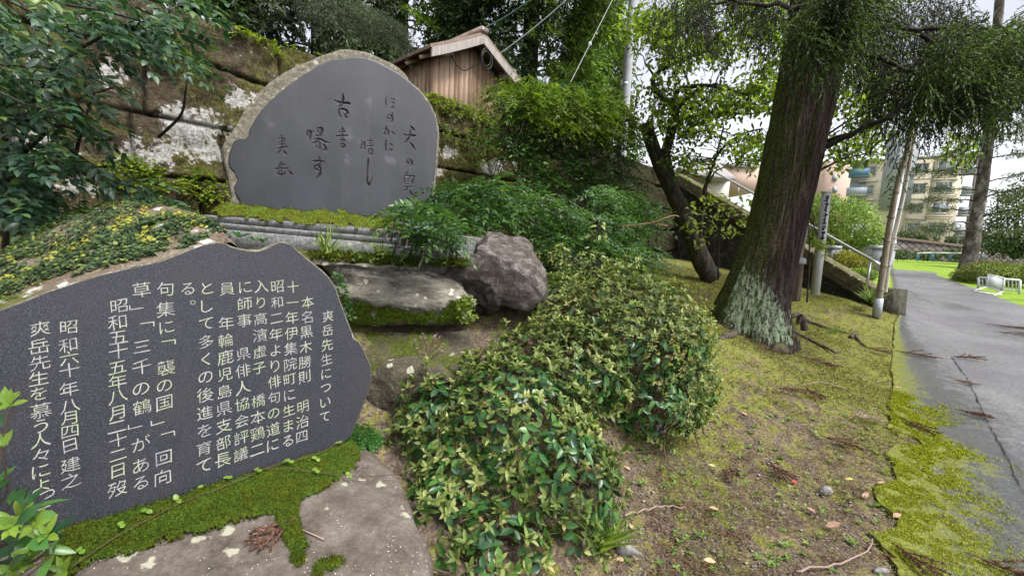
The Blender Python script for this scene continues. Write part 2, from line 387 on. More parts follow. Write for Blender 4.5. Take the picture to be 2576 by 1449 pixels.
rx = edge[:, None, 0] * (1 - tt)[None, :, None].squeeze(-1) + rt[:, None, 0] * tt[None]
ry = edge[:, None, 1] * (1 - tt)[None] + rt[:, None, 1] * tt[None]
rz = terr(rx, ry) + .02
rv = np.stack([rx, ry, rz], -1)
rv[..., 2] += .004 * fbm(rv * [2, 2, 0], 8, 3)
lip = rv[:, :1].copy(); lip[..., 2] -= .09; lip[:, 0, 0] += .012
rv = np.concatenate([lip, rv], 1)
g = G().grid(rv[:, ::-1])
road = g.obj('road', road_material(), smooth=True); tag(road, 'grey wet asphalt lane with mossy broken edge', None, kind='structure')
for cr_ in ([(2395, 905), (2420, 940), (2445, 985), (2470, 1040), (2500, 1100), (2530, 1160), (2560, 1225), (2600, 1310)], [(2290, 735), (2310, 752), (2350, 768), (2420, 775)], [(2450, 760), (2510, 765), (2580, 772)]):
    q_ = onground(*smoothline(np.array(cr_, float), 90).T, .0285); q_[:, :2] += .018 * np.stack([fbm(q_ * [9, 9, 0], 141, 3), fbm(q_ * [9, 9, 0], 142, 3)], 1); t_ = nrm(np.gradient(q_, axis=0)); s_ = nrm(np.cross(t_, [0, 0, 1])) * (.004 + .004 * vnoise(q_ * 14, 143))[:, None]
    G().grid(np.stack([q_ - s_, q_ + s_])).obj('crack', M_crk, road)
de = polydist(rv[:, ::-1][..., 0].ravel(), rv[:, ::-1][..., 1].ravel(), edge[::3], False)
rr = np.linalg.norm(rv[:, ::-1].reshape(-1, 3)[:, :2], axis=1)
wid = np.interp(rr, [1.5, 2.5, 3.5, 5, 6, 8, 10.5], [.8, .75, .66, .5, .4, .24, .06])
attr(road, 'moss', np.clip(1.05 - de / wid, 0, 1)); attr(road, 'damp', np.clip(1.4 - de / (wid * 1.9), 0, 1))
# press the ground under the lane
ins = inpoly(gx.ravel(), gy.ravel(), [tuple(p) for p in np.vstack([edge[::3], rt[::-6]])]).reshape(gx.shape)
gz = np.where(ins, terr(gx, gy) - .05, gz)
g = G().grid(np.stack([gx, gy, gz], -1)[:, ::-1])
ground = g.obj('ground', ground_material(), smooth=True); tag(ground, 'mossy soil bank beside the lane', None, kind='structure')
V = np.stack([gx, gy, gz], -1)[:, ::-1].reshape(-1, 3)
uu, vv = proj(np.where(V[:, 1:2] < .3, [[0, 1, -50]], V))
dm = np.clip((V[:, 1] - 2.0) / 2.2, 0, 1)
attr(ground, 'mossy', np.where(V[:, 1] < .3, 0, np.clip(.12 + .75 * dm, 0, 1)))
def lawn_material():
    m = Mat('lawn_grass', .9, .1); n = m.noise(3, 5); n2 = m.noise(50, 4)
    m.col(m.mix(m.mapr(n2, .3, .7), m.ramp(n, [(.35, (.1, .2, .015)), (.6, (.2, .33, .03))]), m.ramp(n, [(.35, (.2, .3, .035)), (.6, (.32, .43, .06))])))
    m.bump(n2, .8, .03); return m.m
la, lr_ = np.meshgrid(np.radians(np.linspace(39.5, 75, 90)), np.geomspace(12.5, 60, 90))
lx = lr_ * np.sin(la); ly = lr_ * np.cos(la); lz = terr(lx, ly) + .012
lawn = G().grid(np.stack([lx, ly, lz], -1)[:, ::-1]).obj('lawn', lawn_material(), smooth=True); tag(lawn, 'bright green lawn beyond the lane', None, kind='structure')

def bvh(*obs):
    vs, ps, n = [], [], 0
    for o in obs:
        mw = np.array(o['_o']); co = np.empty(len(o.data.vertices) * 3, np.float32); o.data.vertices.foreach_get('co', co)
        vs.append(co.reshape(-1, 3) + mw); ps += [[i + n for i in p.vertices] for p in o.data.polygons]; n += len(co) // 3
    return BVHTree.FromPolygons([Vector(v) for v in np.vstack(vs)], ps)
def hit(tree, u, v):
    r = nrm(ray(u, v)); q = tree.ray_cast(Vector(EYE), Vector(r))
    return (None, None) if q[0] is None else (np.array(q[0]), np.array(q[1]))
T_GROUND = bvh(ground, road)

# ================================================================== ROCK BUILDERS
def raypoly(c, th, poly):
    poly = np.asarray(poly, float); d = np.stack([np.cos(th), np.sin(th)], -1); best = np.full(len(th), 1e9)
    for i in range(len(poly)):
        a = poly[i] - c; e = poly[(i + 1) % len(poly)] - poly[i]
        den = d[:, 0] * e[1] - d[:, 1] * e[0]; den = np.where(abs(den) < 1e-9, 1e-9, den)
        t = (a[0] * e[1] - a[1] * e[0]) / den; s = (a[0] * d[:, 1] - a[1] * d[:, 0]) / den
        best = np.where((t > 0) & (s >= -1e-6) & (s <= 1 + 1e-6), np.minimum(best, t), best)
    return best
def outline_rock(poly, c, depth, front, back, seed, amp=.03, fs=4., strata=0., nth=180, nr=46, power=2.2, facet=.5, cuts=()):
    """closed rock whose silhouette follows poly; depth(u,v) is its middle sheet, front/back its bulges in metres"""
    c = np.array(c, float); th = np.linspace(0, 2 * np.pi, nth, endpoint=False)
    b = raypoly(c, th, poly); rows = []
    for sgn, hh in ((1, front), (-1, back)):
        rs = np.linspace(0, 1, nr) ** .8
        rs = rs[1:] if sgn > 0 else rs[1:-1][::-1]
        for r in rs:
            u = c[0] + np.cos(th) * b * r; v = c[1] + np.sin(th) * b * r
            h = (1 - r ** power) ** (1 / power) * hh
            rows.append(P(u, v, depth(u, v) - sgn * h))
    V = np.stack(rows); n, m = V.shape[:2]
    f = P(c[0], c[1], depth(c[0], c[1]) - front); k = P(c[0], c[1], depth(c[0], c[1]) + back)
    al = np.vstack([V.reshape(-1, 3), f, k]); ctr = al.mean(0); dr = nrm(al - ctr)
    q = fbm(al * fs, seed, 5); rg2 = np.abs(fbm(al * fs * .7, seed + 9, 3))
    d = amp * (q - facet * rg2 * 1.5)
    if strata: d = d + strata * np.sin(al[:, 2] * 42 + 3 * fbm(al * 2, seed + 3, 3))
    al = al + dr * d[:, None]
    for cn_, cf in cuts:
        cn_ = nrm(np.array(cn_, float)); pr = (al - ctr) @ cn_; lim = cf * pr.max(); al = al - cn_ * (np.clip(pr - lim, 0, None) * .9)[:, None]
    g = G(); n_ = n * m
    i = np.arange(n - 1)[:, None] * m; j = np.arange(m)[None]; j2 = (j + 1) % m
    F = np.stack([i + j, i + j2, i + m + j2, i + m + j], -1).reshape(-1, 4)
    tr = [[n_, (q + 1) % m, q] for q in range(m)] + [[n_ + 1, (n - 1) * m + q, (n - 1) * m + (q + 1) % m] for q in range(m)]
    g.add(al, [F, np.array(tr)]); return g
def flip(g):
    g.F = {k: [f[:, ::-1] for f in v] for k, v in g.F.items()}; return g
def moss_cushion(poly, surf, nv, step, h, tuft, tl, seed, edge_px=14, holes=0.):
    """thick moss: bumpy sheet inside poly (photo units) over surf(u,v), bristling with short leaves"""
    rg = np.random.default_rng(seed); poly = np.array(poly, float); lo = poly.min(0); hi = poly.max(0)
    us = np.arange(lo[0], hi[0], step); vs_ = np.arange(lo[1], hi[1], step); U, Vv = np.meshgrid(us, vs_)
    wob = 6 * vnoise(np.stack([U * .06, Vv * .06, U * 0], -1), seed) + 5 * vnoise(np.stack([U * .17, Vv * .17, U * 0], -1), seed + 1); inn = inpoly(U + wob, Vv + wob, poly)
    d = polydist(U, Vv, poly); p = surf(U, Vv)
    k = np.clip(d / edge_px, 0, 1); k = np.sqrt(k * (2 - k))
    hh = h * k * (.75 + .6 * fbm(p * 16, seed, 4)) - .004
    if holes: inn &= fbm(p * 11, seed + 4, 3) > -1 + holes
    q = p + nv * hh[..., None]
    n, m = U.shape; idx = np.arange(n * m).reshape(n, m)
    ok = inn[:-1, :-1] & inn[1:, :-1] & inn[:-1, 1:] & inn[1:, 1:]
    F = np.stack([idx[:-1, :-1], idx[1:, :-1], idx[1:, 1:], idx[:-1, 1:]], -1)[ok]
    used = np.unique(F); mp = np.full(n * m, -1); mp[used] = np.arange(len(used))
    g = G(); g.add(q.reshape(-1, 3)[used], [mp[F]])
    pts = q[inn]
    c = pts[rg.integers(0, len(pts), tuft)] + rg.normal(size=(tuft, 3)) * .004
    D = nrm(nv + rg.normal(size=(tuft, 3)) * .75)
    leaves(g, c, D, rdir(rg, tuft), tl * rg.uniform(.6, 1.4, tuft), tl * .38, DIAM)
    return g

# ================================================================== FRONT INSCRIPTION STONE
A3 = P(180, 1327, 1.25); zA = A3[2]; B3 = onz(870, 1115, zA)
hz = nrm((B3 - A3) * [1, 1, 0]); nh = np.array([hz[1], -hz[0], 0]); TL = math.radians(8)
FN = nrm(nh * math.cos(TL) + np.array([0, 0, math.sin(TL)])); FU = np.cross(FN, hz)       # face normal (to viewer), up
if FU[2] < 0: FU = -FU
def onface(u, v, off=0.): return onplane(u, v, A3 + FN * off, FN)
FACE = [(-150, 845), (-80, 805), (0, 778), (60, 756), (120, 731), (185, 710), (250, 690), (330, 671), (400, 655), (440, 640), (470, 628), (500, 616), (522, 611), (545, 608), (562, 610), (580, 619), (600, 624), (628, 629), (652, 629),
        (672, 622), (690, 613), (704, 608), (716, 608), (732, 614), (745, 626), (768, 646), (790, 664), (812, 681), (830, 700), (846, 727), (856, 757), (868, 790), (878, 816), (886, 836), (890, 850), (905, 862), (915, 880), (925, 902), (933, 920), (935, 940),
        (934, 960), (929, 980), (917, 1010), (905, 1042), (895, 1068), (886, 1092), (872, 1108), (860, 1118), (780, 1146), (700, 1174), (600, 1206), (500, 1236), (400, 1266), (300, 1296), (200, 1324), (110, 1350), (20, 1376), (-60, 1400), (-150, 1425)]
M_rough = rock_material('rough_quarried_edge', ((.1, .085, .06), (.26, .23, .17), (.5, .46, .37)), 30, .25, (.5, .5, .42), 0, 1, .9)
def granite():
    m = Mat('polished_dark_granite', .42, .25)
    n = m.noise(330, 3, .8); n2 = m.noise(5, 4); v = m.voro(210)
    c = m.ramp(n, [(.35, (.013, .014, .019)), (.55, (.034, .036, .045)), (.7, (.11, .11, .125))])
    c = m.mix(m.mapr(v, .2, .1, 0, .75), c, (.2, .2, .21))
    c = m.mix(m.mapr(n2, .45, .75, 0, .35), c, (.036, .03, .031))
    m.col(c); m.rough(m.mapr(n2, .3, .7, .3, .48)); m.bump(n, .08, .002); return m.m
st = thing('inscription_stone', 'dark granite stone slab covered in pale vertical Japanese writing, rough ivied back', 'stone slab', A3 * [1, 1, 1])
fp = onface(*np.array(FACE, float).T); fc = fp.mean(0)
ins_ = fp + nrm(fc - fp) * .007
g = G(); n = len(fp); g.add(ins_ + FN * .006, [[list(range(n))[::-1]]]); flipdone = g
polished = g.obj('polished_face', granite(), st)
if np.dot(np.array(polished.data.polygons[0].normal), FN) < 0: polished.data.flip_normals()
thick = np.interp(np.arange(n), [0, 14, 17, 24, n - 12, n - 1], [.4, .3, .16, .13, .13, .4])
back = fp - FN * thick[:, None]
g = G(); i = np.arange(n); j = (i + 1) % n
mid = fp - FN * .012 + nrm(fp - fc) * .002
g.add(np.vstack([ins_ + FN * .006, fp, mid, back]), [np.vstack([np.stack([i + n * k, j + n * k, j + n * (k + 1), i + n * (k + 1)], 1) for k in range(3)]), [list(range(3 * n, 4 * n))]])
g.obj('chipped_edge', M_rough, st)
# rough back with ivy
SIL = [(-150, 720), (-60, 668), (0, 640), (60, 604), (100, 585), (150, 563), (200, 545), (240, 530), (280, 521), (320, 516), (345, 516), (362, 524), (385, 522), (420, 520), (455, 526), (485, 538), (515, 556), (540, 578), (556, 598), (563, 609)]
NB = 90
fe = smoothline(fp[:15], NB); sil = smoothline(np.array(SIL, float), NB)
top = P(sil[:, 0], sil[:, 1], fe[:, 1] + np.interp(np.arange(NB), [0, 40, 75, NB - 1], [.42, .5, .3, .04]))
rows = []
for t in np.linspace(0, 1, 34):
    q = fe * (1 - t) + top * t
    rows.append(q + np.array([0, 0, 1]) * (.03 * np.sin(np.pi * t))[..., None] * 1.0)
for t in np.linspace(.1, 1, 10): rows.append(top + np.array([.0, .45 * t, -.75 * t * t]))
rb = np.stack(rows); e_ = np.minimum(np.linspace(0, 6, len(rows)), 1)[:, None]
rb = rb + (.022 * fbm(rb * 9, 21, 4) * e_)[..., None] * np.array([-.2, -.4, 1])
rbk = flip(G().grid(rb)).obj('rough_back', rock_material('weathered_stone_back', ((.06, .045, .03), (.17, .13, .09), (.3, .26, .2)), 12, .35, (.5, .49, .44), .12), st, True)
# writing
_ch = {}
def glyphs(chars):
    need = [c for c in dict.fromkeys(chars) if c not in _ch]; obs = []
    for c in need:
        cu = bpy.data.curves.new('t', 'FONT'); cu.body = c; cu.resolution_u = 3; cu.offset = -.009; o = bpy.data.objects.new('t', cu); COL.objects.link(o); obs.append(o)
    dg = bpy.context.evaluated_depsgraph_get(); dg.update()
    for c, o in zip(need, obs):
        me = o.evaluated_get(dg).to_mesh(); co = np.array([v.co[:] for v in me.vertices]); ps = [list(p.vertices) for p in me.polygons]
        _ch[c] = (co, ps); o.evaluated_get(dg).to_mesh_clear()
    for o in obs: cu = o.data; bpy.data.objects.remove(o); bpy.data.curves.remove(cu)
def put_glyph(g, c, ctr, ux, uy, un, size, rise=.1, th=.0015, rot=0., wear=0.):
    co, ps = _ch[c]
    if len(co) == 0: return
    x = co[:, 0] - (co[:, 0].min() + co[:, 0].max()) / 2; y = co[:, 1] - (co[:, 1].min() + co[:, 1].max()) / 2
    x, y = x * math.cos(rot) - y * math.sin(rot), x * math.sin(rot) + y * math.cos(rot); y = y + rise * x
    if wear: k = np.stack([x * 5 + ctr[0] * 31, y * 5 + ctr[2] * 37, 0 * x + size * 50], 1); x = x + wear * fbm(k, 3, 3); y = y + wear * fbm(k + 9, 5, 3)
    p = ctr + size * (x[:, None] * ux + y[:, None] * uy)
    for f in ps: g.add(p[f] + un * th, [[list(range(len(f)))]])
    ed = {}
    for f in ps:
        for a, b in zip(f, f[1:] + f[:1]):
            k = (min(a, b), max(a, b)); ed.setdefault(k, []).append((a, b))
    bd = [v[0] for v in ed.values() if len(v) == 1]
    if bd:
        a = np.array(bd); q = np.concatenate([p[a[:, 1]] + un * th, p[a[:, 0]] + un * th, p[a[:, 0]] - un * .004, p[a[:, 1]] - un * .004]); m = len(a); k = np.arange(m)
        g.add(q, [np.stack([k, k + m, k + 2 * m, k + 3 * m], 1)])
COLS = [('爽岳先生について', (825, 795), (817, 1048), 36), ('本名黒木勝則　明治四', (774, 760), (759, 1098), 37), ('十一年伊集院町に生まる', (737, 722), (724, 1109), 37),
        ('昭和二年より俳句の道に', (698, 721), (686, 1119), 38), ('入り高濱虚子　橋本鶏二', (657, 720), (647, 1131), 39), ('に師事　県俳人協会評議', (617, 722), (606, 1142), 40),
        ('員　年輪鹿児島県支部長', (571, 727), (561, 1156), 41), ('として多くの後進を育て', (521, 725), (513, 1172), 42)]
ONE = [('る', 472, 727, 40), ('。', 485, 761, 44)]
ONE += list(zip('句集に﹁襲の国﹂﹁回向', (416, 417, 419, 424, 418, 414, 414, 397, 422, 412, 410), (727, 778, 823, 862, 925, 970, 1013, 1060, 1093, 1151, 1199), [44] * 11))
ONE += list(zip('草﹂﹁三千の鶴﹂がある', (356, 343, 371, 357, 357, 355, 358, 340, 355, 354, 354), (729, 772, 817, 872, 923, 978, 1023, 1070, 1115, 1170, 1214), [45] * 11))
ONE += list(zip('昭和五十五年八月二十二日歿', (300, 295, 298, 298, 296, 296, 296, 294, 294, 297, 297, 297, 295), (770, 811, 849, 883, 924, 960, 997, 1038, 1073, 1106, 1144, 1183, 1229), [44] * 13))
ONE += list(zip('昭和六十年八月四日建之', (173, 171, 174, 175, 174, 176, 174, 176, 176, 177, 178), (823, 868, 900, 931, 978, 1021, 1051, 1085, 1120, 1168, 1208), [44] * 11))
ONE += list(zip('爽岳先生を慕う人々によって', (101, 98, 101, 98, 97, 103, 103, 102, 103, 103, 103, 119, 107), (826, 871, 912, 951, 990, 1033, 1071, 1107, 1144, 1184, 1222, 1243, 1290), [45] * 13))
for t, a, b, s in COLS:
    for k, c in enumerate(t):
        f = k / (len(t) - 1); ONE.append((c, a[0] + (b[0] - a[0]) * f, a[1] + (b[1] - a[1]) * f, s))
glyphs(''.join(o[0] for o in ONE)); g = G(); rg = np.random.default_rng(5)
_em = 1.0 / max(1e-6, float(np.ptp(_ch['国'][0][:, 0]))) * .88
for c, u, v, s in ONE:
    if c == '　': continue
    p = onface(u, v, .0062); sz = s / FPX * ((p - EYE) @ _f) * _em * 1.02
    put_glyph(g, c, p, hz, FU, FN, sz * .8 * rg.uniform(.94, 1.05), .11 + rg.uniform(-.05, .05), rot=rg.uniform(-.045, .045), wear=.035)
def paint():
    m = Mat('faded_letter_paint', .7, .2); n = m.noise(11, 3); n2 = m.noise(90, 3)
    m.col(m.ramp(m.math('ADD', m.math('MULTIPLY', n, .75), m.math('MULTIPLY', n2, .25)), [(.38, (.3, .3, .31)), (.5, (.42, .42, .38)), (.58, (.36, .41, .23)), (.64, (.4, .4, .38)), (.75, (.27, .27, .28))])); return m.m
g.obj('inscription', paint(), st)

# ---- base rock of the front stone
c0 = (A3 + B3) / 2; slope = math.radians(7); BN = nrm(np.array([0, 0, 1]) * math.cos(slope) + nh * math.sin(slope)); bp = c0 - FN * .03 - np.array([0, 0, .005])
def onbase(u, v): return onplane(u, v, bp, BN)
BASE = [(-220, 1640), (-230, 1420), (-100, 1360), (200, 1290), (880, 1085), (940, 1125), (985, 1165), (1008, 1195), (1026, 1240), (1040, 1285), (1056, 1318), (1078, 1345), (1082, 1400), (1080, 1460), (1060, 1640)]
ctr = np.array([480., 1380.]); th = np.linspace(0, 2 * np.pi, 260, endpoint=False); b_ = raypoly(ctr, th, BASE)
rows = []
for r in np.linspace(0, 1, 70)[1:]:
    q = onbase(ctr[0] + np.cos(th) * b_ * r, ctr[1] + np.sin(th) * b_ * r)
    rows.append(q + BN * (.012 * fbm(q * 5, 31, 4) + .004 * fbm(q * 28, 33, 3) - .035 * r ** 14)[:, None])
lastr = rows[-1]; cc = lastr.mean(0)
for t in np.linspace(.08, 1, 12):
    q = lastr + nrm((lastr - cc) * [1, 1, 0]) * .05 * math.sqrt(t) - np.array([0, 0, .55 * t])
    rows.append(q + (.02 * fbm(q * 6, 35, 4))[:, None] * nrm((lastr - cc) * [1, 1, 0]))
q = onbase(*ctr) + BN * .0; V = np.stack(rows); g = G(); g.grid(V, True); m_ = 260
g.add(np.vstack([q, V[0]]), [np.array([[0, (k + 1) % m_ + 1, k + 1] for k in range(m_)])])
M_base = rock_material('lichened_brown_stone', ((.05, .04, .032), (.135, .11, .09), (.22, .19, .165)), 9, .34, (.33, .32, .24), 0, 1, .5, 15)
br = thing('base_rock', 'broad brown base rock with pale lichen spots, under the front inscription slab', 'rock', onbase(*ctr) - [0, 0, .5])
brk = g.obj('stone', M_base, br, True)
MS = [(90, 1470), (105, 1440), (120, 1380), (150, 1332), (300, 1290), (500, 1231), (700, 1169), (860, 1113), (885, 1104), (903, 1122), (907, 1150), (893, 1178), (860, 1204), (815, 1232), (790, 1250), (768, 1268), (752, 1300), (762, 1330), (772, 1360), (770, 1382), (748, 1394), (722, 1380), (705, 1352), (694, 1318), (690, 1296), (655, 1298), (610, 1312), (560, 1330), (480, 1350), (400, 1372), (300, 1402), (210, 1432), (150, 1470)]
moss_cushion(MS, onbase, BN, 3.2, .028, 16000, .0075, 41).obj('moss', M_moss, br, False)
MS2 = [(738, 1330), (762, 1345), (772, 1385), (764, 1400), (740, 1384), (722, 1360)]
MS3 = [(785, 1449), (790, 1430), (806, 1412), (830, 1402), (858, 1396), (866, 1410), (852, 1428), (828, 1436), (818, 1449), (800, 1470)]
moss_cushion(MS3, onbase, BN, 2.6, .016, 1500, .006, 43, 9).obj('moss', M_moss, br, False)
MS4 = [(735, 1386), (762, 1384), (770, 1400), (766, 1420), (748, 1428), (732, 1412)]
moss_cushion(MS4, onbase, BN, 2.6, .014, 1200, .006, 44, 9).obj('moss', M_moss, br, False)

# ================================================================== UPPER MONUMENT
S0 = P(600, 517, 3.42); S1 = onz(1076, 548, S0[2]); sh = nrm((S1 - S0) * [1, 1, 0]); snh = np.array([sh[1], -sh[0], 0]); t_ = math.radians(6)
SN = nrm(snh * math.cos(t_) + np.array([0, 0, math.sin(t_)])); SU = np.cross(SN, sh); SU = SU if SU[2] > 0 else -SU
def onst(u, v, off=0.): return onplane(u, v, S0 + SN * off, SN)
BODY = [(575, 530), (584, 495), (572, 440), (562, 395), (560, 368), (572, 346), (590, 322), (603, 300), (622, 268), (645, 240), (678, 207), (712, 186), (750, 166), (790, 148), (826, 136), (858, 126), (890, 125), (922, 132), (950, 145), (985, 160), (1003, 172), (1022, 188), (1030, 205), (1052, 222), (1070, 242), (1084, 262), (1095, 288), (1103, 320), (1105, 350), (1101, 420), (1092, 490), (1082, 560), (850, 545)]
SF = [(606, 526), (603, 504), (590, 486), (588, 470), (596, 452), (590, 436), (576, 420), (574, 398), (582, 370), (590, 354), (604, 347), (618, 348), (626, 340), (630, 320), (641, 300), (659, 276), (694, 240), (730, 211), (766, 187), (802, 165), (838, 150), (870, 146), (895, 143), (920, 146), (945, 154), (975, 169), (1005, 186), (1035, 210), (1060, 234), (1080, 262), (1093, 290), (1099, 320), (1101, 350), (1096, 420), (1087, 490), (1077, 556), (850, 541), (700, 533)]
mo = thing('stone_monument', 'large dark upright stone monument carved with brush writing, on the stepped plinth', 'monument', S0)
bp_ = onst(*resample(np.array(BODY, float), 150, True).T, -.006)
bc = bp_.mean(0); rows = []
for k, (off, shr, a) in enumerate([(-.004, .05, 0), (-.004, .5, 0), (0, .86, 0), (0, .93, .002), (.004, .975, .006), (0, 1, .006), (-.05, 1.012, .014), (-.13, 1.0, .02), (-.22, .95, .02), (-.3, .82, .02), (-.33, .5, .02), (-.34, .02, 0)]):
    q = bc + (bp_ - bc) * shr + SN * off; rows.append(q + a * fbm(q * 9, 51, 4)[:, None] * nrm(q - bc + SN * .01))
flip(G().grid(np.stack(rows), True)).obj('rough_body', M_rough, mo, True)
STROKES_A = [[(685,485,4),(715,510,14),(745,545,10)],[(695,545,8),(690,600,10),(665,650,12),(635,690,9),(600,720,3)],[(612,595,10),(650,610,8),(690,605,10),(755,610,13)],[(685,690,5),(720,730,14),(755,790,6)],
 [(680,920,6),(665,965,9),(652,950,8),(660,915,8),(690,905,9),(715,940,11),(712,975,9),(690,1000,4)],[(655,1060,6),(640,1105,8),(620,1130,4)],[(620,1115,6),(620,1190,7),(635,1220,5)],[(640,1120,6),(690,1118,9),(745,1112,9),(730,1150,8),(712,1205,8)],
 [(650,1150,5),(690,1150,5)],[(665,1130,5),(665,1220,6)],[(645,1185,5),(695,1180,5)],[(615,1255,7),(660,1250,8),(720,1255,6)],[(660,1250,8),(640,1285,9),(612,1310,4)],[(685,1295,5),(705,1330,12),(720,1368,6)],
 [(390,135,5),(385,200,8),(392,265,4)],[(455,155,7),(495,158,7)],[(455,205,6),(495,205,6)],[(475,160,5),(478,230,6),(478,260,5),(455,270,7),(465,250,5),(490,280,6)],
 [(468,325,5),(465,370,8),(440,400,8),(405,400,7),(405,365,6),(440,350,8),(470,380,10),(470,420,10),(435,460,3)],[(392,495,7),(388,540,8),(365,595,8)],[(362,540,6),(400,530,9),(425,560,9),(410,600,8),(395,595,4)],[(460,560,7),(490,590,10)],
 [(390,670,7),(383,730,9),(390,800,8)],[(438,715,8),(465,725,10)],[(435,780,6),(450,795,9),(468,780,5)],[(90,695,6),(80,740,8),(75,780,5)],[(90,695,6),(120,695,9),(125,740,8),(118,785,6)],[(95,735,4),(118,730,4)],[(92,775,4),(118,770,4)],
 [(155,685,6),(215,675,7)],[(190,645,6),(188,740,7)],[(165,710,5),(215,708,5)],[(150,745,6),(225,735,8)],[(180,770,6),(172,810,7),(185,845,7),(210,850,8),(222,810,9),(210,775,9),(180,775,6)],[(185,805,4),(212,803,4)],
 [(168,895,6),(165,930,12),(158,1000,9),(155,1100,8),(155,1180,11),(170,1235,12),(185,1215,9),(230,1115,4)],[(160,1352,7),(172,1352,5)]]
STROKES_B = [[(945,85,6),(950,140,14),(930,220,12),(890,260,6)],[(835,170,8),(900,195,12),(960,200,14),(1020,205,16)],[(890,285,8),(895,330,10),(915,380,8)],[(890,285,8),(940,275,12),(985,290,14),(1010,325,12),(970,350,9),(980,385,10),(1005,375,6)],
 [(935,495,6),(940,540,9),(935,640,8)],[(890,565,7),(970,560,9),(950,530,7),(905,540,5)],[(860,615,8),(930,612,10),(1005,607,9)],[(910,660,8),(965,665,11),(925,695,7)],[(915,715,8),(960,715,10),(968,745,10),(935,760,9),(918,735,6)],
 [(500,550,7),(495,590,8),(505,625,6)],[(500,550,7),(540,550,12),(540,610,10),(528,660,7)],[(505,590,5),(540,580,6),(580,545,4)],[(625,520,6),(630,570,8),(650,585,6)],[(625,515,7),(680,515,13),(690,550,12),(660,590,9)],[(640,550,5),(670,545,5)],[(615,608,9),(675,605,8)],
 [(595,655,8),(650,650,12),(610,690,10),(545,712,4)],[(650,645,8),(690,670,12),(740,695,10),(775,705,5)],[(655,695,8),(655,780,7)],[(605,735,7),(620,765,6)],[(705,720,8),(735,770,12),(690,805,5),(745,795,6)],
 [(568,930,8),(630,925,12),(705,935,9)],[(650,880,7),(655,940,9),(650,1000,10),(630,1050,9),(595,1030,8),(590,990,8),(630,975,9),(660,1010,12),(660,1090,12),(605,1155,4)],
 [(175,610,7),(180,660,8),(175,740,8),(150,810,9),(112,845,4)],[(135,650,6),(215,645,7)],[(145,665,5),(165,690,5)],[(165,660,5),(142,700,5)],[(190,665,5),(212,692,5)],[(212,662,5),(190,700,5)],[(145,705,5),(165,730,5)],[(165,705,5),(142,735,5)],[(190,710,5),(212,735,5)],[(212,708,5),(190,738,5)],
 [(122,775,7),(180,760,8),(245,745,7)],[(200,800,6),(220,825,12),(240,850,6)],[(175,940,6),(150,990,8),(130,1015,5)],[(160,975,6),(210,970,8)],[(180,975,6),(170,1020,7)],[(105,1025,9),(180,1022,8),(258,1018,7)],[(170,1030,6),(150,1065,7),(125,1095,7),(160,1100,9),(220,1085,7),(215,1060,4)],[(180,1045,6),(178,1090,5)],[(262,1050,7),(300,1085,12)]]
# carve: height field of the flat face in its own plane
sfp = onst(*np.array(SF, float).T, .004); lx_ = (sfp - S0) @ sh; ly_ = (sfp - S0) @ SU
stp = .0032; gx_ = np.arange(lx_.min(), lx_.max(), stp); gy_ = np.arange(ly_.min(), ly_.max(), stp)
X, Y = np.meshgrid(gx_, gy_); wob = .006 * vnoise(np.stack([X * 25, Y * 25, X * 0], -1), 3)
inside = inpoly(X + wob, Y + wob, list(zip(lx_, ly_))); dep = np.zeros(X.shape)
for S, ou in ((STROKES_A, 892.6), (STROKES_B, 672.7)):
    for s in S:
        a = np.array(s, float); q = onst(ou + a[:, 0] * .2009, 219.9 + a[:, 1] * .2009); pp = np.stack([(q - S0) @ sh, (q - S0) @ SU], 1)
        wd = a[:, 2] * .2009 / FPX * 3.35 * 1.12
        m = max(12, int(len(a) * 9)); ln = np.column_stack([pp, wd]); q2 = resample(ln, m)
        if len(a) > 2:
            for _ in range(4): q2[1:-1] = (q2[:-2] + 2 * q2[1:-1] + q2[2:]) / 4
        for x, y, w_ in q2:
            i0, i1 = np.searchsorted(gy_, [y - w_ - .004, y + w_ + .004]); j0, j1 = np.searchsorted(gx_, [x - w_ - .004, x + w_ + .004])
            d = np.hypot(X[i0:i1, j0:j1] - x, Y[i0:i1, j0:j1] - y)
            dep[i0:i1, j0:j1] = np.maximum(dep[i0:i1, j0:j1], np.clip((w_ - d) * 1.6, 0, .024))
dsm = dep.copy(); dsm[1:-1, 1:-1] = (dep[1:-1, 1:-1] * 4 + dep[:-2, 1:-1] + dep[2:, 1:-1] + dep[1:-1, :-2] + dep[1:-1, 2:]) / 8
dm_ = polydist(X, Y, np.stack([lx_, ly_], 1)); edgeround = -.004 * np.clip(1 - dm_ / .008, 0, 1)
VV = S0 + X[..., None] * sh + Y[..., None] * SU + SN * (.006 + edgeround - dsm)[..., None]
nn, mm = X.shape; idx = np.arange(nn * mm).reshape(nn, mm)
ok = inside[:-1, :-1] & inside[1:, :-1] & inside[:-1, 1:] & inside[1:, 1:]; Fq = np.stack([idx[:-1, :-1], idx[:-1, 1:], idx[1:, 1:], idx[1:, :-1]], -1)
car = (dsm[:-1, :-1] + dsm[1:, 1:] + dsm[1:, :-1] + dsm[:-1, 1:]) > .004
def sub(F):
    us = np.unique(F); mp = np.full(nn * mm, -1); mp[us] = np.arange(len(us)); return VV.reshape(-1, 3)[us], [mp[F]]
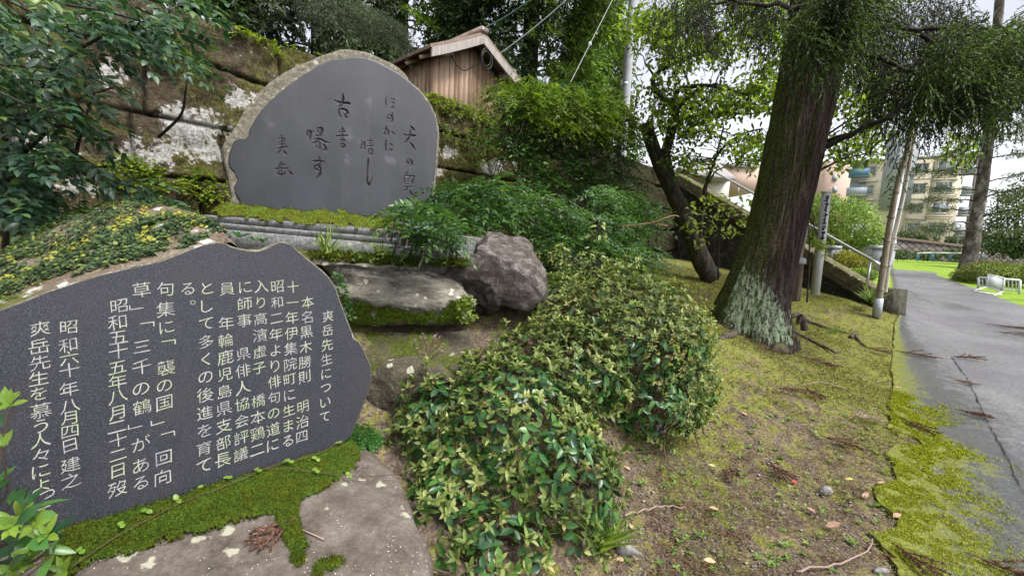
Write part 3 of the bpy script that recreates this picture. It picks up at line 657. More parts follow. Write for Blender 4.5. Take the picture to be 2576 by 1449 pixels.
def slate(name, k):
    m = Mat(name, .5, .35); n = m.noise(2.4, 5, .6); n2 = m.noise(60, 4); v = m.noise(1, 5, .6, m.scaled((14, 14, 1.6)))
    c = m.ramp(n, [(.3, tuple(k * x for x in (.02, .0215, .026))), (.7, tuple(k * x for x in (.042, .044, .052)))])
    c = m.mix(m.mapr(v, .52, .72, 0, .3), c, tuple(k * x for x in (.04, .04, .044)))
    sm = m.noise(5, 4, .5); z = m.mapr(sm, .63, .74, 0, .5)
    c = m.mix(z, c, tuple(k * x for x in (.1, .1, .115)))
    m.col(c); m.rough(m.mapr(n, .3, .7, .38, .55)); m.bump(n2, .06, .003); return m.m
V_, F_ = sub(Fq[ok & ~car]); mk('polished_face', V_, F_, slate('grey_honed_stone', 1.0), mo)
V_, F_ = sub(Fq[ok & car]); mk('inscription', V_, F_, slate('carved_shade_stone', .32), mo)  # grooves are the same stone, darkened to paint in their shade

# ---- plinth
pe0 = P(508, 540, 3.12); pe1 = P(1056, 587, 2.93); ph = nrm(pe1 - pe0); pn = nrm(np.array([ph[1], -ph[0], 0])); pz = pe0[2]
pl = thing('stone_plinth', 'stepped grey granite plinth carrying the carved monument', 'plinth', pe0)
M_plinth = rock_material('grey_granite_step', ((.12, .12, .12), (.27, .272, .27), (.5, .5, .48)), 40, .12, (.4, .4, .36), .06, 1, .5)
Lp = np.linalg.norm(pe1 - pe0) + .32; zt = pz
for k, (h_, o_) in enumerate([(.045, 0), (.04, .03), (.16, .055)]):
    g = G(); x = np.linspace(-.03 * k, Lp, 60); prof = [(.9, 0), (o_ and -o_ + 0 or 0, 0), (-o_ - .006, -.006), (-o_ - .006 + .01, -h_), (.9, -h_)]
    rows = []
    for dy, dz in prof:
        q = pe0 + x[:, None] * ph - pn * dy + np.array([0, 0, 1]) * (zt - pz + dz)
        if 0 < dz + h_ < h_: pass
        rows.append(q + (.006 * fbm(q * 14, 60 + k, 4))[:, None] * pn * (dy < .5))
    R3 = np.stack(rows); g.grid(R3); g.add(R3[:, 0], [[[0, 1, 2, 3, 4]]]); g.add(R3[:, -1], [[[4, 3, 2, 1, 0]]])
    g.obj('step', M_plinth, pl); zt -= h_ + .002
MSP = [(530, 538), (545, 516), (575, 508), (610, 515), (700, 524), (850, 534), (960, 545), (1035, 552), (1030, 584), (950, 578), (850, 570), (750, 562), (650, 553), (580, 547)]
def onpl(u, v):
    u = np.asarray(u, float); v = np.asarray(v, float); vt = np.interp(u, [508, 1056], [540, 588]); vb = np.interp(u, [545, 600, 1076], [510, 514, 549])
    t = np.clip((vt - v) / np.maximum(vt - vb, 1), -.2, 1.3); return P(u, v, np.interp(u, [508, 1076], [3.1, 2.93]) + t * .26)
moss_cushion(MSP, onpl, nrm(np.array([0, -.6, 1.])), 3, .018, 9000, .009, 47, 10).obj('moss', M_mossy, pl)

# ================================================================== OTHER ROCKS
def dlin(d, dv=0., du=0., u0=0, v0=0): return lambda u, v: d + (np.asarray(v) - v0) * dv + (np.asarray(u) - u0) * du
FLAT = [(812, 655), (870, 652), (930, 660), (985, 655), (1040, 660), (1090, 668), (1120, 690), (1160, 714), (1186, 735), (1194, 760), (1188, 800), (1150, 812), (1080, 816), (1000, 814), (930, 812), (870, 806), (850, 770), (830, 720)]
ro = thing('flat_rock', 'long layered flat rock with mossy foot between the two inscribed stones', 'rock', P(1000, 812, 2.75))
M_flat = rock_material('pale_layered_rock', ((.09, .075, .06), (.36, .33, .265), (.7, .66, .54)), 9, .3, (.8, .78, .66), .02, 4.5, 1., 20)
outline_rock(FLAT, (1010, 735), dlin(2.86, -.0015, 0, 0, 735), .2, .35, 71, .05, 5.5, .022).obj('stone', M_flat, ro, True)
def onflat(u, v): return P(u, v, 2.86 - (np.asarray(v, float) - 735) * .0015 - .15)
moss_cushion([(862, 752), (885, 765), (920, 760), (960, 772), (1010, 780), (1060, 792), (1110, 782), (1150, 752), (1185, 745), (1190, 800), (1140, 815), (1050, 812), (960, 818), (880, 812)], onflat, nrm(np.array([.1, -.8, .6])), 3, .03, 7000, .012, 73, 12, .6).obj('moss', M_moss, ro)
FLAT2 = [(790, 655), (812, 652), (1120, 690), (1190, 735), (1180, 716), (1150, 690), (1110, 668), (1040, 658), (930, 656), (860, 650)]
BOUL = [(1126, 676), (1136, 652), (1200, 640), (1196, 612), (1222, 586), (1260, 578), (1310, 588), (1345, 610), (1372, 640), (1392, 672), (1396, 700), (1388, 740), (1370, 775), (1330, 790), (1250, 794), (1195, 794), (1165, 780), (1150, 735), (1134, 704)]
ro = thing('boulder', 'large reddish brown boulder with undercut face beside the flat rock', 'boulder', P(1280, 790, 3.0))
M_boul = rock_material('red_brown_rock', ((.03, .025, .022), (.125, .102, .09), (.42, .37, .34)), 17, 0, (.42, .4, .36), .0, 1, 1., 20, False)
outline_rock(BOUL, (1275, 690), lambda u, v: 3.15 - .35 * np.clip((np.asarray(v) - 600) / 60, 0, 1) + .22 * np.clip((np.asarray(v) - 680) / 40, 0, 1) * np.clip((1290 - np.asarray(u)) / 90, 0, 1), .2, .4, 75, .075, 4.2, 0, 220, 60, 2.6, 1.1, [((.25, -.35, 1), .72), ((-.3, -1, .1), .62), ((.6, -.8, .35), .74), ((.1, -1, -.3), .7)]).obj('stone', M_boul, ro, True)
ROCKS = [('mossy_rock', 'dark mossy rock in shade below the flat rock, right of the front slab', [(905, 980), (920, 930), (960, 905), (1040, 895), (1110, 905), (1150, 940), (1140, 1040), (1080, 1100), (1000, 1110), (930, 1090), (895, 1050)], (1020, 1000), 2.3, .18, .35, .45),
         ('mossy_rock', 'low rounded moss covered stone at the foot of the boulder', [(1120, 655), (1140, 640), (1200, 640), (1215, 670), (1210, 720), (1160, 700), (1120, 690)], (1165, 675), 2.98, .1, .2, .3),
         ('mossy_rock', 'small mossy rock peeping out beside the base rock, behind low bush', [(1075, 1370), (1100, 1340), (1160, 1350), (1180, 1400), (1160, 1500), (1070, 1500)], (1120, 1420), 1.62, .08, .2, .1),
         ('mossy_rock', 'mossy dark rock under the ivied back of the front slab, far left', [(20, 640), (70, 580), (130, 572), (175, 585), (160, 640), (60, 700), (0, 740)], (80, 640), 2.15, .1, .3, .5)]
M_mrock = rock_material('mossy_brown_rock', ((.03, .025, .016), (.1, .085, .06), (.22, .19, .13)), 9, .2, (.4, .4, .3), .38, 1, .8)
for nm, lb, po, c, d, fr, bk, ms in ROCKS:
    o = outline_rock(po, c, dlin(d), fr, bk, int(c[0]), .03, 5).obj(nm, M_mrock, None, True, P(c[0], max(q[1] for q in po), d)); tag(o, lb, 'rock')
def shelf(u, v): return P(u, v, 2.55 - (np.asarray(v, float) - 860) * .0035)
ledge = G().grid(np.stack([shelf(np.linspace(905, 1190, 60), np.full(60, v)) + np.array([0, 0, 1]) * .02 * fbm(shelf(np.linspace(905, 1190, 60), np.full(60, v)) * 12, 81)[:, None] for v in np.linspace(835, 960, 40)])).obj('mossy_ledge', M_mrock, None, True); tag(ledge, 'mossy earth ledge between flat rock and lower rock', None, kind='structure')

# ================================================================== MOSSY BLOCK WALL
we = nrm(np.array([.947, 1, 0])); wn = np.array([we[1], -we[0], 0]); W0 = np.array([-4.5, 3.33, 0]); WTOP = 3.65
def wallpt(s, h): return W0 + s[..., None] * we - wn * (.17 * (h - 1.2))[..., None] + np.array([0, 0, 1.]) * h[..., None]
ss = np.linspace(-3.2, 13.6, 900); hs = np.linspace(.75, WTOP, 150); S_, H_ = np.meshgrid(ss, hs)
wob = .06 * vnoise(np.stack([S_ * 1.1, H_ * 1.3, S_ * 0], -1), 91)
hh_ = (H_ + wob - .75) / .6; row = np.floor(hh_); fy = np.abs(hh_ - np.round(hh_)) * .6
off = (row * .618) % 1 * 1.1; wdt = 1.02 + .25 * np.sin(row * 2.3)
sx = (S_ + wob * 1.2 + off) / wdt; fx = np.abs(sx - np.round(sx)) * wdt
cid = np.floor(sx + .0); edge_d = np.minimum(fx, fy)
jb = np.clip(edge_d / .06, 0, 1); prof = .1 * np.sqrt(jb * (2 - jb))
tilt_ = .05 * vnoise(np.stack([np.floor(sx) * 3.7, row * 5.1, row * 0], -1), 92)
p3 = wallpt(S_, H_)
ht = prof + tilt_ * jb + .06 * fbm(p3 * 3.2, 93, 5) + .022 * fbm(p3 * 15, 94, 3)
Vw = p3 + wn * ht[..., None]
topr = Vw[-1].copy(); rows = [Vw]
for k in range(1, 7): rows.append((topr - wn * (.07 * k) + np.array([0, 0, 1]) * (.03 * math.sin(k * .5) + .012 * fbm(topr * 8 + k, 96, 3))[:, None])[None])
Vw = np.concatenate(rows)
def wall_material():
    m = Mat('mossy_wall_stone', .95, .1); n = m.noise(6, 8, .7); n2 = m.noise(38, 6, .78); n3 = m.noise(1.7, 5); n5 = m.noise(16, 6, .7)
    mixn = m.math('ADD', m.math('MULTIPLY', n, .4), m.math('MULTIPLY', n2, .6))
    moss = m.ramp(mixn, [(.36, (.014, .011, .006)), (.47, (.076, .07, .024)), (.57, (.165, .165, .045)), (.68, (.3, .31, .08))])
    brown = m.ramp(mixn, [(.36, (.012, .009, .007)), (.5, (.085, .064, .04)), (.66, (.2, .165, .12))])
    c = m.mix(m.mapr(m.math('ADD', n3, m.mapr(n5, .3, .7, -.12, .12)), .42, .58), moss, brown)
    bare = m.ramp(m.math('ADD', m.math('MULTIPLY', n5, .45), m.math('MULTIPLY', n2, .55)), [(.36, (.06, .052, .04)), (.45, (.3, .285, .255)), (.56, (.6, .585, .55)), (.7, (.75, .74, .72))])
    k = m.math('ADD', m.attr('bare'), m.math('ADD', m.mapr(n, .3, .7, -.5, .5), m.mapr(n5, .3, .7, -.35, .35)))
    c = m.mix(m.mapr(k, .42, .6), c, bare)
    c = m.mix(m.mapr(m.attr('joint'), .0, .5, .92, 0), c, (.006, .005, .003))
    c = m.mix(m.mapr(m.math('ADD', m.attr('end_shade'), m.mapr(n, .3, .7, -.3, .3)), .3, .9, 0, .72), c, (.012, .011, .008))  # tree and shrub shade on the wall's far end, painted near black
    m.col(c); m.bump(m.math('ADD', n, m.math('ADD', n2, n5)), 1, .03); return m.m
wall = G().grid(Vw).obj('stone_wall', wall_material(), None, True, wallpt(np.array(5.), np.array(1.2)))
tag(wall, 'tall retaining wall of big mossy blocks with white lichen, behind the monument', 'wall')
uu, vv = proj(Vw.reshape(-1, 3)); zc = (Vw.reshape(-1, 3) - EYE) @ _f
bare = np.zeros(len(uu))
for a, b, r in [(270, 185, 52), (490, 330, 92), (600, 250, 40), (545, 385, 45), (390, 395, 55), (230, 50, 40), (120, 150, 40), (335, 392, 60), (310, 440, 40), (1125, 385, 24), (1240, 420, 30), (1105, 430, 16), (430, 300, 45), (60, 380, 70), (1010, 400, 40), (200, 470, 50), (590, 340, 40), (700, 90, 20)]:
    bare = np.maximum(bare, np.clip(1.1 - np.hypot(uu - a, (vv - b) * 1.25) / (r * 1.25), 0, 1))
bare[zc < .3] = 0
attr(wall, 'bare', bare); attr(wall, 'end_shade', np.clip((Vw.reshape(-1, 3)[:, 1] - 7.5) / 3.5, 0, 1)); jj = np.concatenate([jb, np.ones((6, jb.shape[1]))]).ravel(); attr(wall, 'joint', jj)
T_WALL = bvh(wall)
# upper ground
us_ = np.linspace(-3.2, 13.6, 80); ts_ = np.concatenate([[0], np.geomspace(.15, 30, 30)])
US, TS = np.meshgrid(us_, ts_); q = W0 + US[..., None] * we - wn * (TS + .75)[..., None] + np.array([0, 0, WTOP - .02])
q[..., 2] += .06 * fbm(q * 1.5, 98, 4) + .02 * np.minimum(TS, 4)
def upper_mat():
    m = Mat('forest_floor', .95, .1); n = m.noise(6, 6, .7); m.col(m.ramp(n, [(.35, (.03, .022, .012)), (.55, (.08, .075, .02)), (.7, (.12, .13, .03))])); m.bump(n, .8, .04); return m.m
tag(G().grid(q).obj('upper_ground', upper_mat(), smooth=True), 'raised mossy forest floor above the wall', None, kind='structure')

# ================================================================== SHED
SC = np.array([-1.55, 8.0, 0]); ex = we; ey = np.array([-we[1], we[0], 0]); ez = np.array([0, 0, 1.])
def sp(a, b, c): return SC + ex * a + ey * b + ez * c
SW, SLN, ZB, ZE, ZP = 1.72, 3.0, 3.55, 4.56, 5.04
shed = thing('wooden_shed', 'small brown board shed with gabled roof standing above the mossy wall', 'shed', sp(SW / 2, SLN / 2, ZB))
def boards(name, base, tones, groove):
    m = Mat(name, .75, .2); v = m.scaled((34, 34, 1.6)); n = m.noise(1, 6, .6, v, 1.2); i = m.island()
    c = m.ramp(m.math('ADD', m.math('MULTIPLY', n, .7), m.math('MULTIPLY', i, .3)), [(.3, tones[0]), (.5, base), (.72, tones[1])])
    m.col(c); m.bump(n, .35, .006); return m.m
M_board = boards('stained_boards', (.46, .31, .21), ((.27, .165, .105), (.64, .47, .34)), 0)
M_oldwood = boards('weathered_wood', (.38, .335, .3), ((.18, .155, .135), (.58, .53, .5)), 0)
g = G(); nb = 15; bw_ = SW / nb
for k in range(nb):
    a0, a1 = k * bw_ + .004, (k + 1) * bw_ - .004; am = SW / 2
    t0, t1 = [ZE + (ZP - ZE) * (1 - abs(a - am) / am) - .02 for a in (a0, a1)]
    o = .006 * (k % 2)
    g.prism([sp(a0, -o, ZB), sp(a1, -o, ZB), sp(a1, -o, t1), sp(a0, -o, t0)], ey * .03)
for k in range(24):
    b0, b1 = k * SLN / 24 + .004, (k + 1) * SLN / 24 - .004; o = .006 * (k % 2)
    g.prism([sp(-o, b1, ZB), sp(-o, b0, ZB), sp(-o, b0, ZE), sp(-o, b1, ZE)], ex * .03)
    g.prism([sp(SW + o, b0, ZB), sp(SW + o, b1, ZB), sp(SW + o, b1, ZE), sp(SW + o, b0, ZE)], -ex * .03)
g.obj('wall', M_board, shed)
OV, OG = .3, .32; slp = (ZP - ZE) / (SW / 2)
M_copper = plain('brown_metal_roof', (.2, .145, .115), .5, .2, .3, 6)
rf = None
g = G()
for sgn in (0, 1):
    prof = []
    for t in np.linspace(0, 1, 8):
        a = SW / 2 - t * (SW / 2 + OV); z = ZP + .09 - slp * t * (SW / 2 + OV) + .05 * t * t
        prof.append((a if sgn == 0 else SW - a, z))
    up_ = np.array([[sp(a, b, z + .055) for a, z in prof] for b in (-OG, SLN + OG)]); dn = np.array([[sp(a, b, z) for a, z in prof] for b in (-OG, SLN + OG)])
    for gg in (up_, dn): g.grid(gg)
    for b in (0, 1): g.grid(np.stack([up_[b], dn[b]]))
    g.grid(np.stack([up_[:, -1], dn[:, -1]]))
rf = g.obj('roof', M_copper, shed)
G().box(sp(SW / 2, SLN / 2, ZP + .16), (.16, SLN + 2 * OG + .04, .1), (ex, ey, ez)).obj('ridge_cap', M_copper, rf)
for sgn in (0, 1):
    g = G(); pts = []
    for t in np.linspace(0, 1, 10):
        a = SW / 2 - t * (SW / 2 + OV - .03); z = ZP + .085 - slp * t * (SW / 2 + OV - .03) + .05 * t * t
        pts.append((a if sgn == 0 else SW - a, z))
    f = np.array([[sp(a, -OG - .012, z) for a, z in pts], [sp(a, -OG - .012, z - .15) for a, z in pts]]); bk_ = f + ey * .04
    g.grid(f); g.grid(bk_[::-1]); g.grid(np.stack([f[1], bk_[1]])); g.add(np.array([f[0, -1], f[1, -1], bk_[1, -1], bk_[0, -1]]), [[[0, 1, 2, 3]]])
    g.obj('bargeboard', M_oldwood, shed)
for a, z in ((.14, ZE + .1), (SW - .14, ZE + .1)): G().box(sp(a, -OG / 2 + .02, z), (.1, OG, .13), (ex, ey, ez)).obj('purlin_end', M_oldwood, shed)
for b in np.linspace(0, SLN, 8): G().box(sp(-OV / 2, b, ZE + .02 - slp * .1), (OV, .05, .06), nrm(np.array([ex + ez * slp, ey, ez - ex * slp]))).obj('rafter_end', M_board, shed)
M_cable = plain('black_cable', (.03, .03, .03), .5)
cb = sp(SW / 2 + .05, -OG - .04, ZP - .2); th = np.linspace(0, 5.2 * np.pi, 120); rr_ = .12 + .025 * np.sin(th * .37)
coil = cb + (np.cos(th) * rr_)[:, None] * ex + (np.sin(th) * rr_ * 1.25 - .12)[:, None] * ez - ey[None] * (.012 * np.sin(th * .5))[:, None]
tail = smoothline([sp(SW / 2 - .5, -.03, ZE + .12), sp(SW / 2 - .42, -.06, ZE - .02), sp(SW / 2 - .3, -.15, ZE - .12), coil[-1]], 30)
ca = G().tube(coil, .009, 6).tube(tail, .009, 6).obj('cable_coil', M_cable, None, True, cb); tag(ca, 'loops of dark cable hanging under the shed gable', 'cable')

# ================================================================== POLE AND WIRES
pt = P(1570, 330, 15.); pb = np.array([pt[0] - .02, pt[1], 1.]); ptop = P(1592, -60, 15.)
po = thing('utility_pole', 'grey concrete utility pole rising beside the tall cedar', 'pole', pb)
M_conc = plain('pale_concrete', (.42, .42, .44), .85, 0, .12, 5, .15); M_steel = plain('galvanised_steel', (.55, .56, .58), .35, .7, .1)
hz_ = np.linspace(0, 1, 12)[:, None]; ax_ = pb * (1 - hz_) + (ptop + [0.05, 0, 2]) * hz_
G().tube(ax_, np.linspace(.165, .125, 12), 20).obj('shaft', M_conc, po, True)
for k, v in enumerate((20, 95, 172, 250)):
    c = P(1590 - v * .075, v, 15.) + np.array([(-1) ** k * .13, -.03, 0]); G().tube([c, c + [(-1) ** k * .14, -.02, 0]], .012, 6).obj('step_bolt', M_steel, po)
G().tube([P(1572.5, 212, 15.) - [0, 0, .03], P(1572.5, 212, 15.) + [0, 0, .03]], .152, 20, False).obj('band', M_steel, po)
def wire(name, label, a, b, sag, r, mat, n=30):
    t = np.linspace(0, 1, n)[:, None]; p = a * (1 - t) + b * t; p[:, 2] -= sag * 4 * (t * (1 - t))[:, 0]
    o = G().tube(p, r, 5).obj(name, mat, None, True, a); return tag(o, label, 'wire')
M_gwire = plain('green_wire', (.25, .45, .4), .5); M_wire = plain('grey_wire', (.3, .31, .3), .5)
wire('wire', 'pale green wire running up from the shed ridge', sp(SW / 2, -OG, ZP + .2), P(1345, -8, 7.2), .03, .008, M_gwire)
wire('wire', 'grey wire slanting from the shed eave to the top edge', P(1236, 150, 9.2), P(1432, -6, 9.5), .05, .009, M_wire)
gw = thing('guy_wire', 'thin pale guy wire with a round insulator before the cedar', 'wire', P(1425, 228, 8.5))
p = np.linspace(0, 1, 20)[:, None] * (P(1545, -8, 11) - P(1425, 228, 8.5)) + P(1425, 228, 8.5); G().tube(p, .009, 5).obj('strand', M_wire, gw, True)
ic = P(1484, 112, 9.7); th = np.linspace(0, np.pi, 9)
G().tube(ic + np.stack([0 * th, 0 * th, -.05 * np.cos(th)], 1), .035 * np.sin(th) + .003, 10).obj('insulator', plain('white_ceramic', (.75, .75, .72), .3), gw, True)

# ================================================================== STAIR SIDE WALL AND HANDRAIL
Sb = P(2218, 733, 8.3); St = P(1705, 437, 13.6); dS = St - Sb; sl = np.linalg.norm(dS[:2]); dh = nrm(dS * [1, 1, 0]); sn_ = np.array([dh[1], -dh[0], 0])
if sn_ @ (EYE - Sb) < 0: sn_ = -sn_
stair = thing('stairway', 'concrete stairway with mossy side wall climbing behind the big cedar', 'stairs', Sb - [0, 0, .3])
M_mconc = rock_material('mossy_concrete', ((.035, .032, .024), (.1, .09, .065), (.2, .18, .14)), 8, .1, (.5, .5, .45), .12, 1, .4)
M_dconc = rock_material('shade_dark_concrete', ((.02, .018, .015), (.055, .05, .043), (.12, .11, .1)), 6, .1, (.3, .3, .27), .05, 1, .5)  # shade on the stair's side wall is put into this dark colour
M_coping = rock_material('mossy_coping', ((.05, .042, .025), (.13, .11, .06), (.25, .21, .12)), 9, .1, (.5, .5, .45), .22, 1, .5)
t = np.linspace(0, 1, 60)[:, None]; tp = Sb + t * dS; gz_ = terr(tp[:, 0], tp[:, 1]) - .3
bt = tp.copy(); bt[:, 2] = np.minimum(gz_, tp[:, 2] - .2); md = tp - [0, 0, .30]
hw = np.linspace(0, 1, 14)[:, None, None]; f = bt[None] * (1 - hw) + md[None] * hw; f += sn_ * (.02 * fbm(f * 5, 101, 4))[..., None]
G().grid(f).obj('side_wall', M_dconc, stair, True)
q = [(.045, -.30), (.05, -.02), (.03, .0), (-.24, .0), (-.24, -.9)]
G().grid(np.stack([tp + sn_ * a + ez * (b + .008 * fbm(tp * 6 + a, 103, 3))[:, None] for a, b in q])).obj('coping', M_coping, stair)
G().grid(np.stack([md + sn_ * .1 + ez * .03, md + sn_ * .1 - ez * .02, md + sn_ * .0 - ez * .02])).grid(np.stack([md + sn_ * .04 + ez * .03, md + sn_ * .1 + ez * .03])).obj('ledge', M_mconc, stair)
g = G(); ns = 22
for k in range(ns):
    b = Sb + dS * (k / ns); g.box(b - sn_ * .95 + dh * sl / ns / 2 - ez * .68, (sl / ns + .002, 1.35, .3), (dh, sn_, ez))
g.obj('steps', M_mconc, stair)
rail = thing('handrail', 'silver pipe handrail following the stairway', 'handrail', P(2190, 735, 8.25))
M_pipe = plain('stainless_pipe', (.62, .63, .64), .28, .8, .08)
R0, R1 = P(2213, 666, 8.2), P(1783, 424, 13.2); t = np.linspace(0, 1, 40)[:, None]; rp = R0 * (1 - t) + R1 * t
rp = np.vstack([rp, R1 + np.array([[-.1, .15, -.01], [-.4, .5, -.02], [-1.2, 1.2, -.03]])])
G().tube(rp, .028, 10).obj('top_rail', M_pipe, rail, True)
for k in (1.4, 9.5, 16, 23, 30, 38):
    p0 = R0 + (R1 - R0) * k / 40; zt_ = (Sb + dS * k / 40)[2]
    G().tube([p0, [p0[0], p0[1], zt_ - .05]], .022, 8).obj('post', M_pipe, rail, True)
pq = P(2236, 752, 8.35); pier = G().prism([pq + dh * -.2 + sn_ * .2 - ez * .55, pq + dh * -.2 - sn_ * .22 - ez * .55, pq + dh * -.16 - sn_ * .25 + ez * .2, pq + dh * -.16 + sn_ * .22 + ez * .2], dh * .5).obj('concrete_block', rock_material('mossy_dark_block', ((.02, .02, .014), (.055, .055, .035), (.13, .125, .09)), 9, 0, (.5, .5, .45), .22, 1, .6), None, False, P(2240, 785, 8.35)); tag(pier, 'dark mossy concrete block at the foot of the stairs beside the lane', 'block')

# ================================================================== POSTS, BAMBOO, SIGN
def posttube(pts, d, rad, k=16, n=24):
    a = np.array(pts, float); q = smoothline(np.column_stack([a, np.broadcast_to(d, len(a))]), n); p = P(q[:, 0], q[:, 1], q[:, 2])
    return p, np.broadcast_to(np.interp(np.linspace(0, 1, n), np.linspace(0, 1, np.size(rad)), np.atleast_1d(rad)), (n,))
def bamboo_mat(name, a, b):
    m = Mat(name, .45, .3); n = m.noise(1, 5, .6, m.scaled((30, 30, 2))); m.col(m.ramp(n, [(.35, a), (.65, b)])); m.bump(n, .1, .003); return m.m
M_bam = bamboo_mat('dry_bamboo', (.24, .19, .13), (.45, .39, .29)); M_bam2 = bamboo_mat('bleached_bamboo', (.45, .41, .34), (.66, .62, .55))
M_node = plain('dark_bamboo_node', (.16, .12, .08), .6)
def culm(name, label, pts, d, r, mat, seg, sleeve=False):
    n = 150; p, rad_ = posttube(pts, d, r, 14, n); L_ = np.concatenate([[0], np.cumsum(np.linalg.norm(np.diff(p, axis=0), axis=1))])
    ph_ = (L_ / seg) % 1; nd = np.minimum(ph_, 1 - ph_) * seg; rad2 = rad_ * (1 + .14 * np.exp(-(nd / .018) ** 2) - .02 * np.exp(-(nd / .06) ** 2))
    o = thing(name, label, 'bamboo pole', p[0]); G().tube(p, rad2, 14).obj('culm', mat, o, True)
    for k in np.where(np.diff(ph_) < -.5)[0]:
        if k > 6: G().tube([p[k], p[k] + (p[k + 1] - p[k]) * .4], [rad_[k] * 1.17] * 2, 14).obj('node', M_node, o)
    if sleeve: G().tube([p[0] - (p[6] - p[0]) * .4, p[0] + (p[9] - p[0])], [rad_[0] * 1.3] * 2, 16).obj('sleeve', plain('grey_plastic_sleeve', (.42, .47, .5), .4), o, True)
    return o, p
bo, bp1 = culm('bamboo_pole', 'thick leaning bamboo pole with a grey plastic sleeve at its foot', [(2206, 786), (2215, 722), (2226, 650), (2236, 580), (2250, 500), (2264, 440), (2280, 390), (2296, 310), (2316, 200)], np.linspace(7.7, 7.4, 9), [.052, .044, .034], M_bam, .42, True)
b2, bp2 = culm('bamboo_pole', 'paler bleached bamboo pole just behind the sleeved one', [(2226, 735), (2236, 660), (2250, 590), (2266, 520), (2281, 450), (2290, 400), (2306, 310)], np.linspace(8.0, 7.7, 7), [.036, .034, .028], M_bam2, .5)
# banner: narrow cloth seen almost edge on, plus its loose corner
M_cloth = plain('white_banner_cloth', (.72, .73, .78), .9, 0, .05); M_ink = plain('black_ink', (.015, .015, .018), .7)
bn = thing('banner', 'narrow white banner with black brush marks hung on the bamboo pole', 'banner', P(2250, 560, 7.9))
A_l = P(np.array([2259, 2252, 2245, 2236, 2224]), np.array([398, 450, 505, 560, 614]), np.array([7.6, 7.6, 7.62, 7.64, 7.68])); A_r = P(np.array([2279, 2271, 2262, 2254, 2255]), np.array([398, 450, 505, 555, 612]), np.array([8.3] * 5))
A_l[:4] = A_l[:4] + (A_r[:4] - A_l[:4]) * .35; tq = np.linspace(0, 1, 8)[:, None, None]; cl_ = A_l[None] * (1 - tq) + A_r[None] * tq; cl_[1:-1, :, 1] += .04 * np.sin(np.arange(1, 7) * 1.7)[:, None]
G().grid(cl_).obj('cloth', M_cloth, bn, True)
g = G(); rg = np.random.default_rng(12)
for (u, v) in [(2256, 412), (2254, 424), (2251, 446), (2249, 452), (2244, 478), (2243, 490), (2241, 500), (2238, 520), (2236, 545), (2229, 601), (2232, 598)]:
    c = P(u, v, 7.62); q_ = 6 / FPX * 7.6; g.prism([c + [-q_, 0, -q_ * .3], c + [q_, 0, -.2 * q_], c + [q_ * .8, 0, q_ * .3], c + [-q_ * .9, 0, q_ * .25]], [0, .004, 0])
g.obj('lettering', M_ink, bn)
# sign post
q0, q1 = P(2050, 740, 7.0), P(2079, 486, 6.9); sg = thing('sign_post', 'white square post lettered in English and leaning slightly, beside the stairs', 'sign post', q0)
zz = nrm(q1 - q0); yy = nrm(np.array([.25, 1, 0])); xx = nrm(np.cross(yy, zz)); yy = np.cross(zz, xx); L_ = np.linalg.norm(q1 - q0); W_ = .098
M_white = plain('white_painted_post', (.62, .62, .6), .6, 0, .12, 9)
G().box((q0 + q1) / 2, (W_, W_, L_), (xx, yy, zz)).box(q1 + zz * .012, (W_ * 1.04, W_ * 1.04, .024), (xx, yy, zz)).obj('post', M_white, sg)
glyphs('MayPeacrvilOnEth'); g = G(); pos = .10
txt = bpy.data.curves.new('t', 'FONT'); txt.body = 'May Peace Prevail On Earth'; txt.size = .06; txt.offset = .006; to = bpy.data.objects.new('t', txt); COL.objects.link(to)
dg = bpy.context.evaluated_depsgraph_get(); dg.update(); me = to.evaluated_get(dg).to_mesh(); co = np.array([v.co[:] for v in me.vertices]); ps = [list(p.vertices) for p in me.polygons]; to.evaluated_get(dg).to_mesh_clear()
bpy.data.objects.remove(to)
base = q1 - zz * .04 - xx * .02 - yy * (W_ / 2 + .002); tv = base - co[:, :1] * zz + co[:, 1:2] * xx
for f in ps: g.add(tv[f], [[list(range(len(f)))]])
g.obj('lettering', M_ink, sg)
# wooden posts left of it
wp = thing('wooden_post', 'weathered round log post with a grey cap right behind the big trunk', 'post', P(1995, 756, 6.9)); M_log = bark_material('old_log', ((.05, .035, .025), (.12, .09, .065), (.22, .18, .14)), (20, 20, 2)).m
p, r_ = posttube([(1995, 756), (2000, 700), (2004, 660)], 6.9, .1); G().tube(p, r_, 18).obj('log', M_log, wp, True)
G().tube([p[-1] - [0, 0, .02], p[-1] + [0, 0, .04], p[-1] + [0, 0, .075]], [.125, .125, .1], 18).obj('cap', M_conc, wp, True)
c0_, c1_ = P(2006, 652, 7.0), P(2022, 566, 7.0); z2 = nrm(c1_ - c0_); x2 = nrm(np.cross([0, 1, 0], z2)); y2 = np.cross(z2, x2)
o = G().prism([c0_ - x2 * .075, c0_ + x2 * .075, c1_ + x2 * .09 - z2 * .05, c1_ + x2 * .03 + z2 * .1], y2 * .09).obj('wooden_stake', M_oldwood, None, False, c0_); tag(o, 'pale pointed wooden stake behind the big trunk', 'stake')
# stone pillars
for i_, (u, v0, v1, d, w_, lb) in enumerate([(2093, 690, 625, 11, .22, 'short grey stone pillar standing on the slope behind the handrail'), (2133, 640, 585, 14, .12, 'thin grey post standing by the round bush')]):
    a, b = P(u, v0, d), P(u + 3, v1, d); o = thing('stone_pillar', lb, 'pillar', a); G().box((a + b) / 2, (w_, w_, np.linalg.norm(b - a))).obj('shaft', M_conc, o); G().box(a + ez * .05, (w_ * 1.5, w_ * 1.5, .16)).obj('foot', M_conc, o); G().box(b + ez * .03, (w_ * 1.15, w_ * 1.15, .07)).obj('cap', M_conc, o)
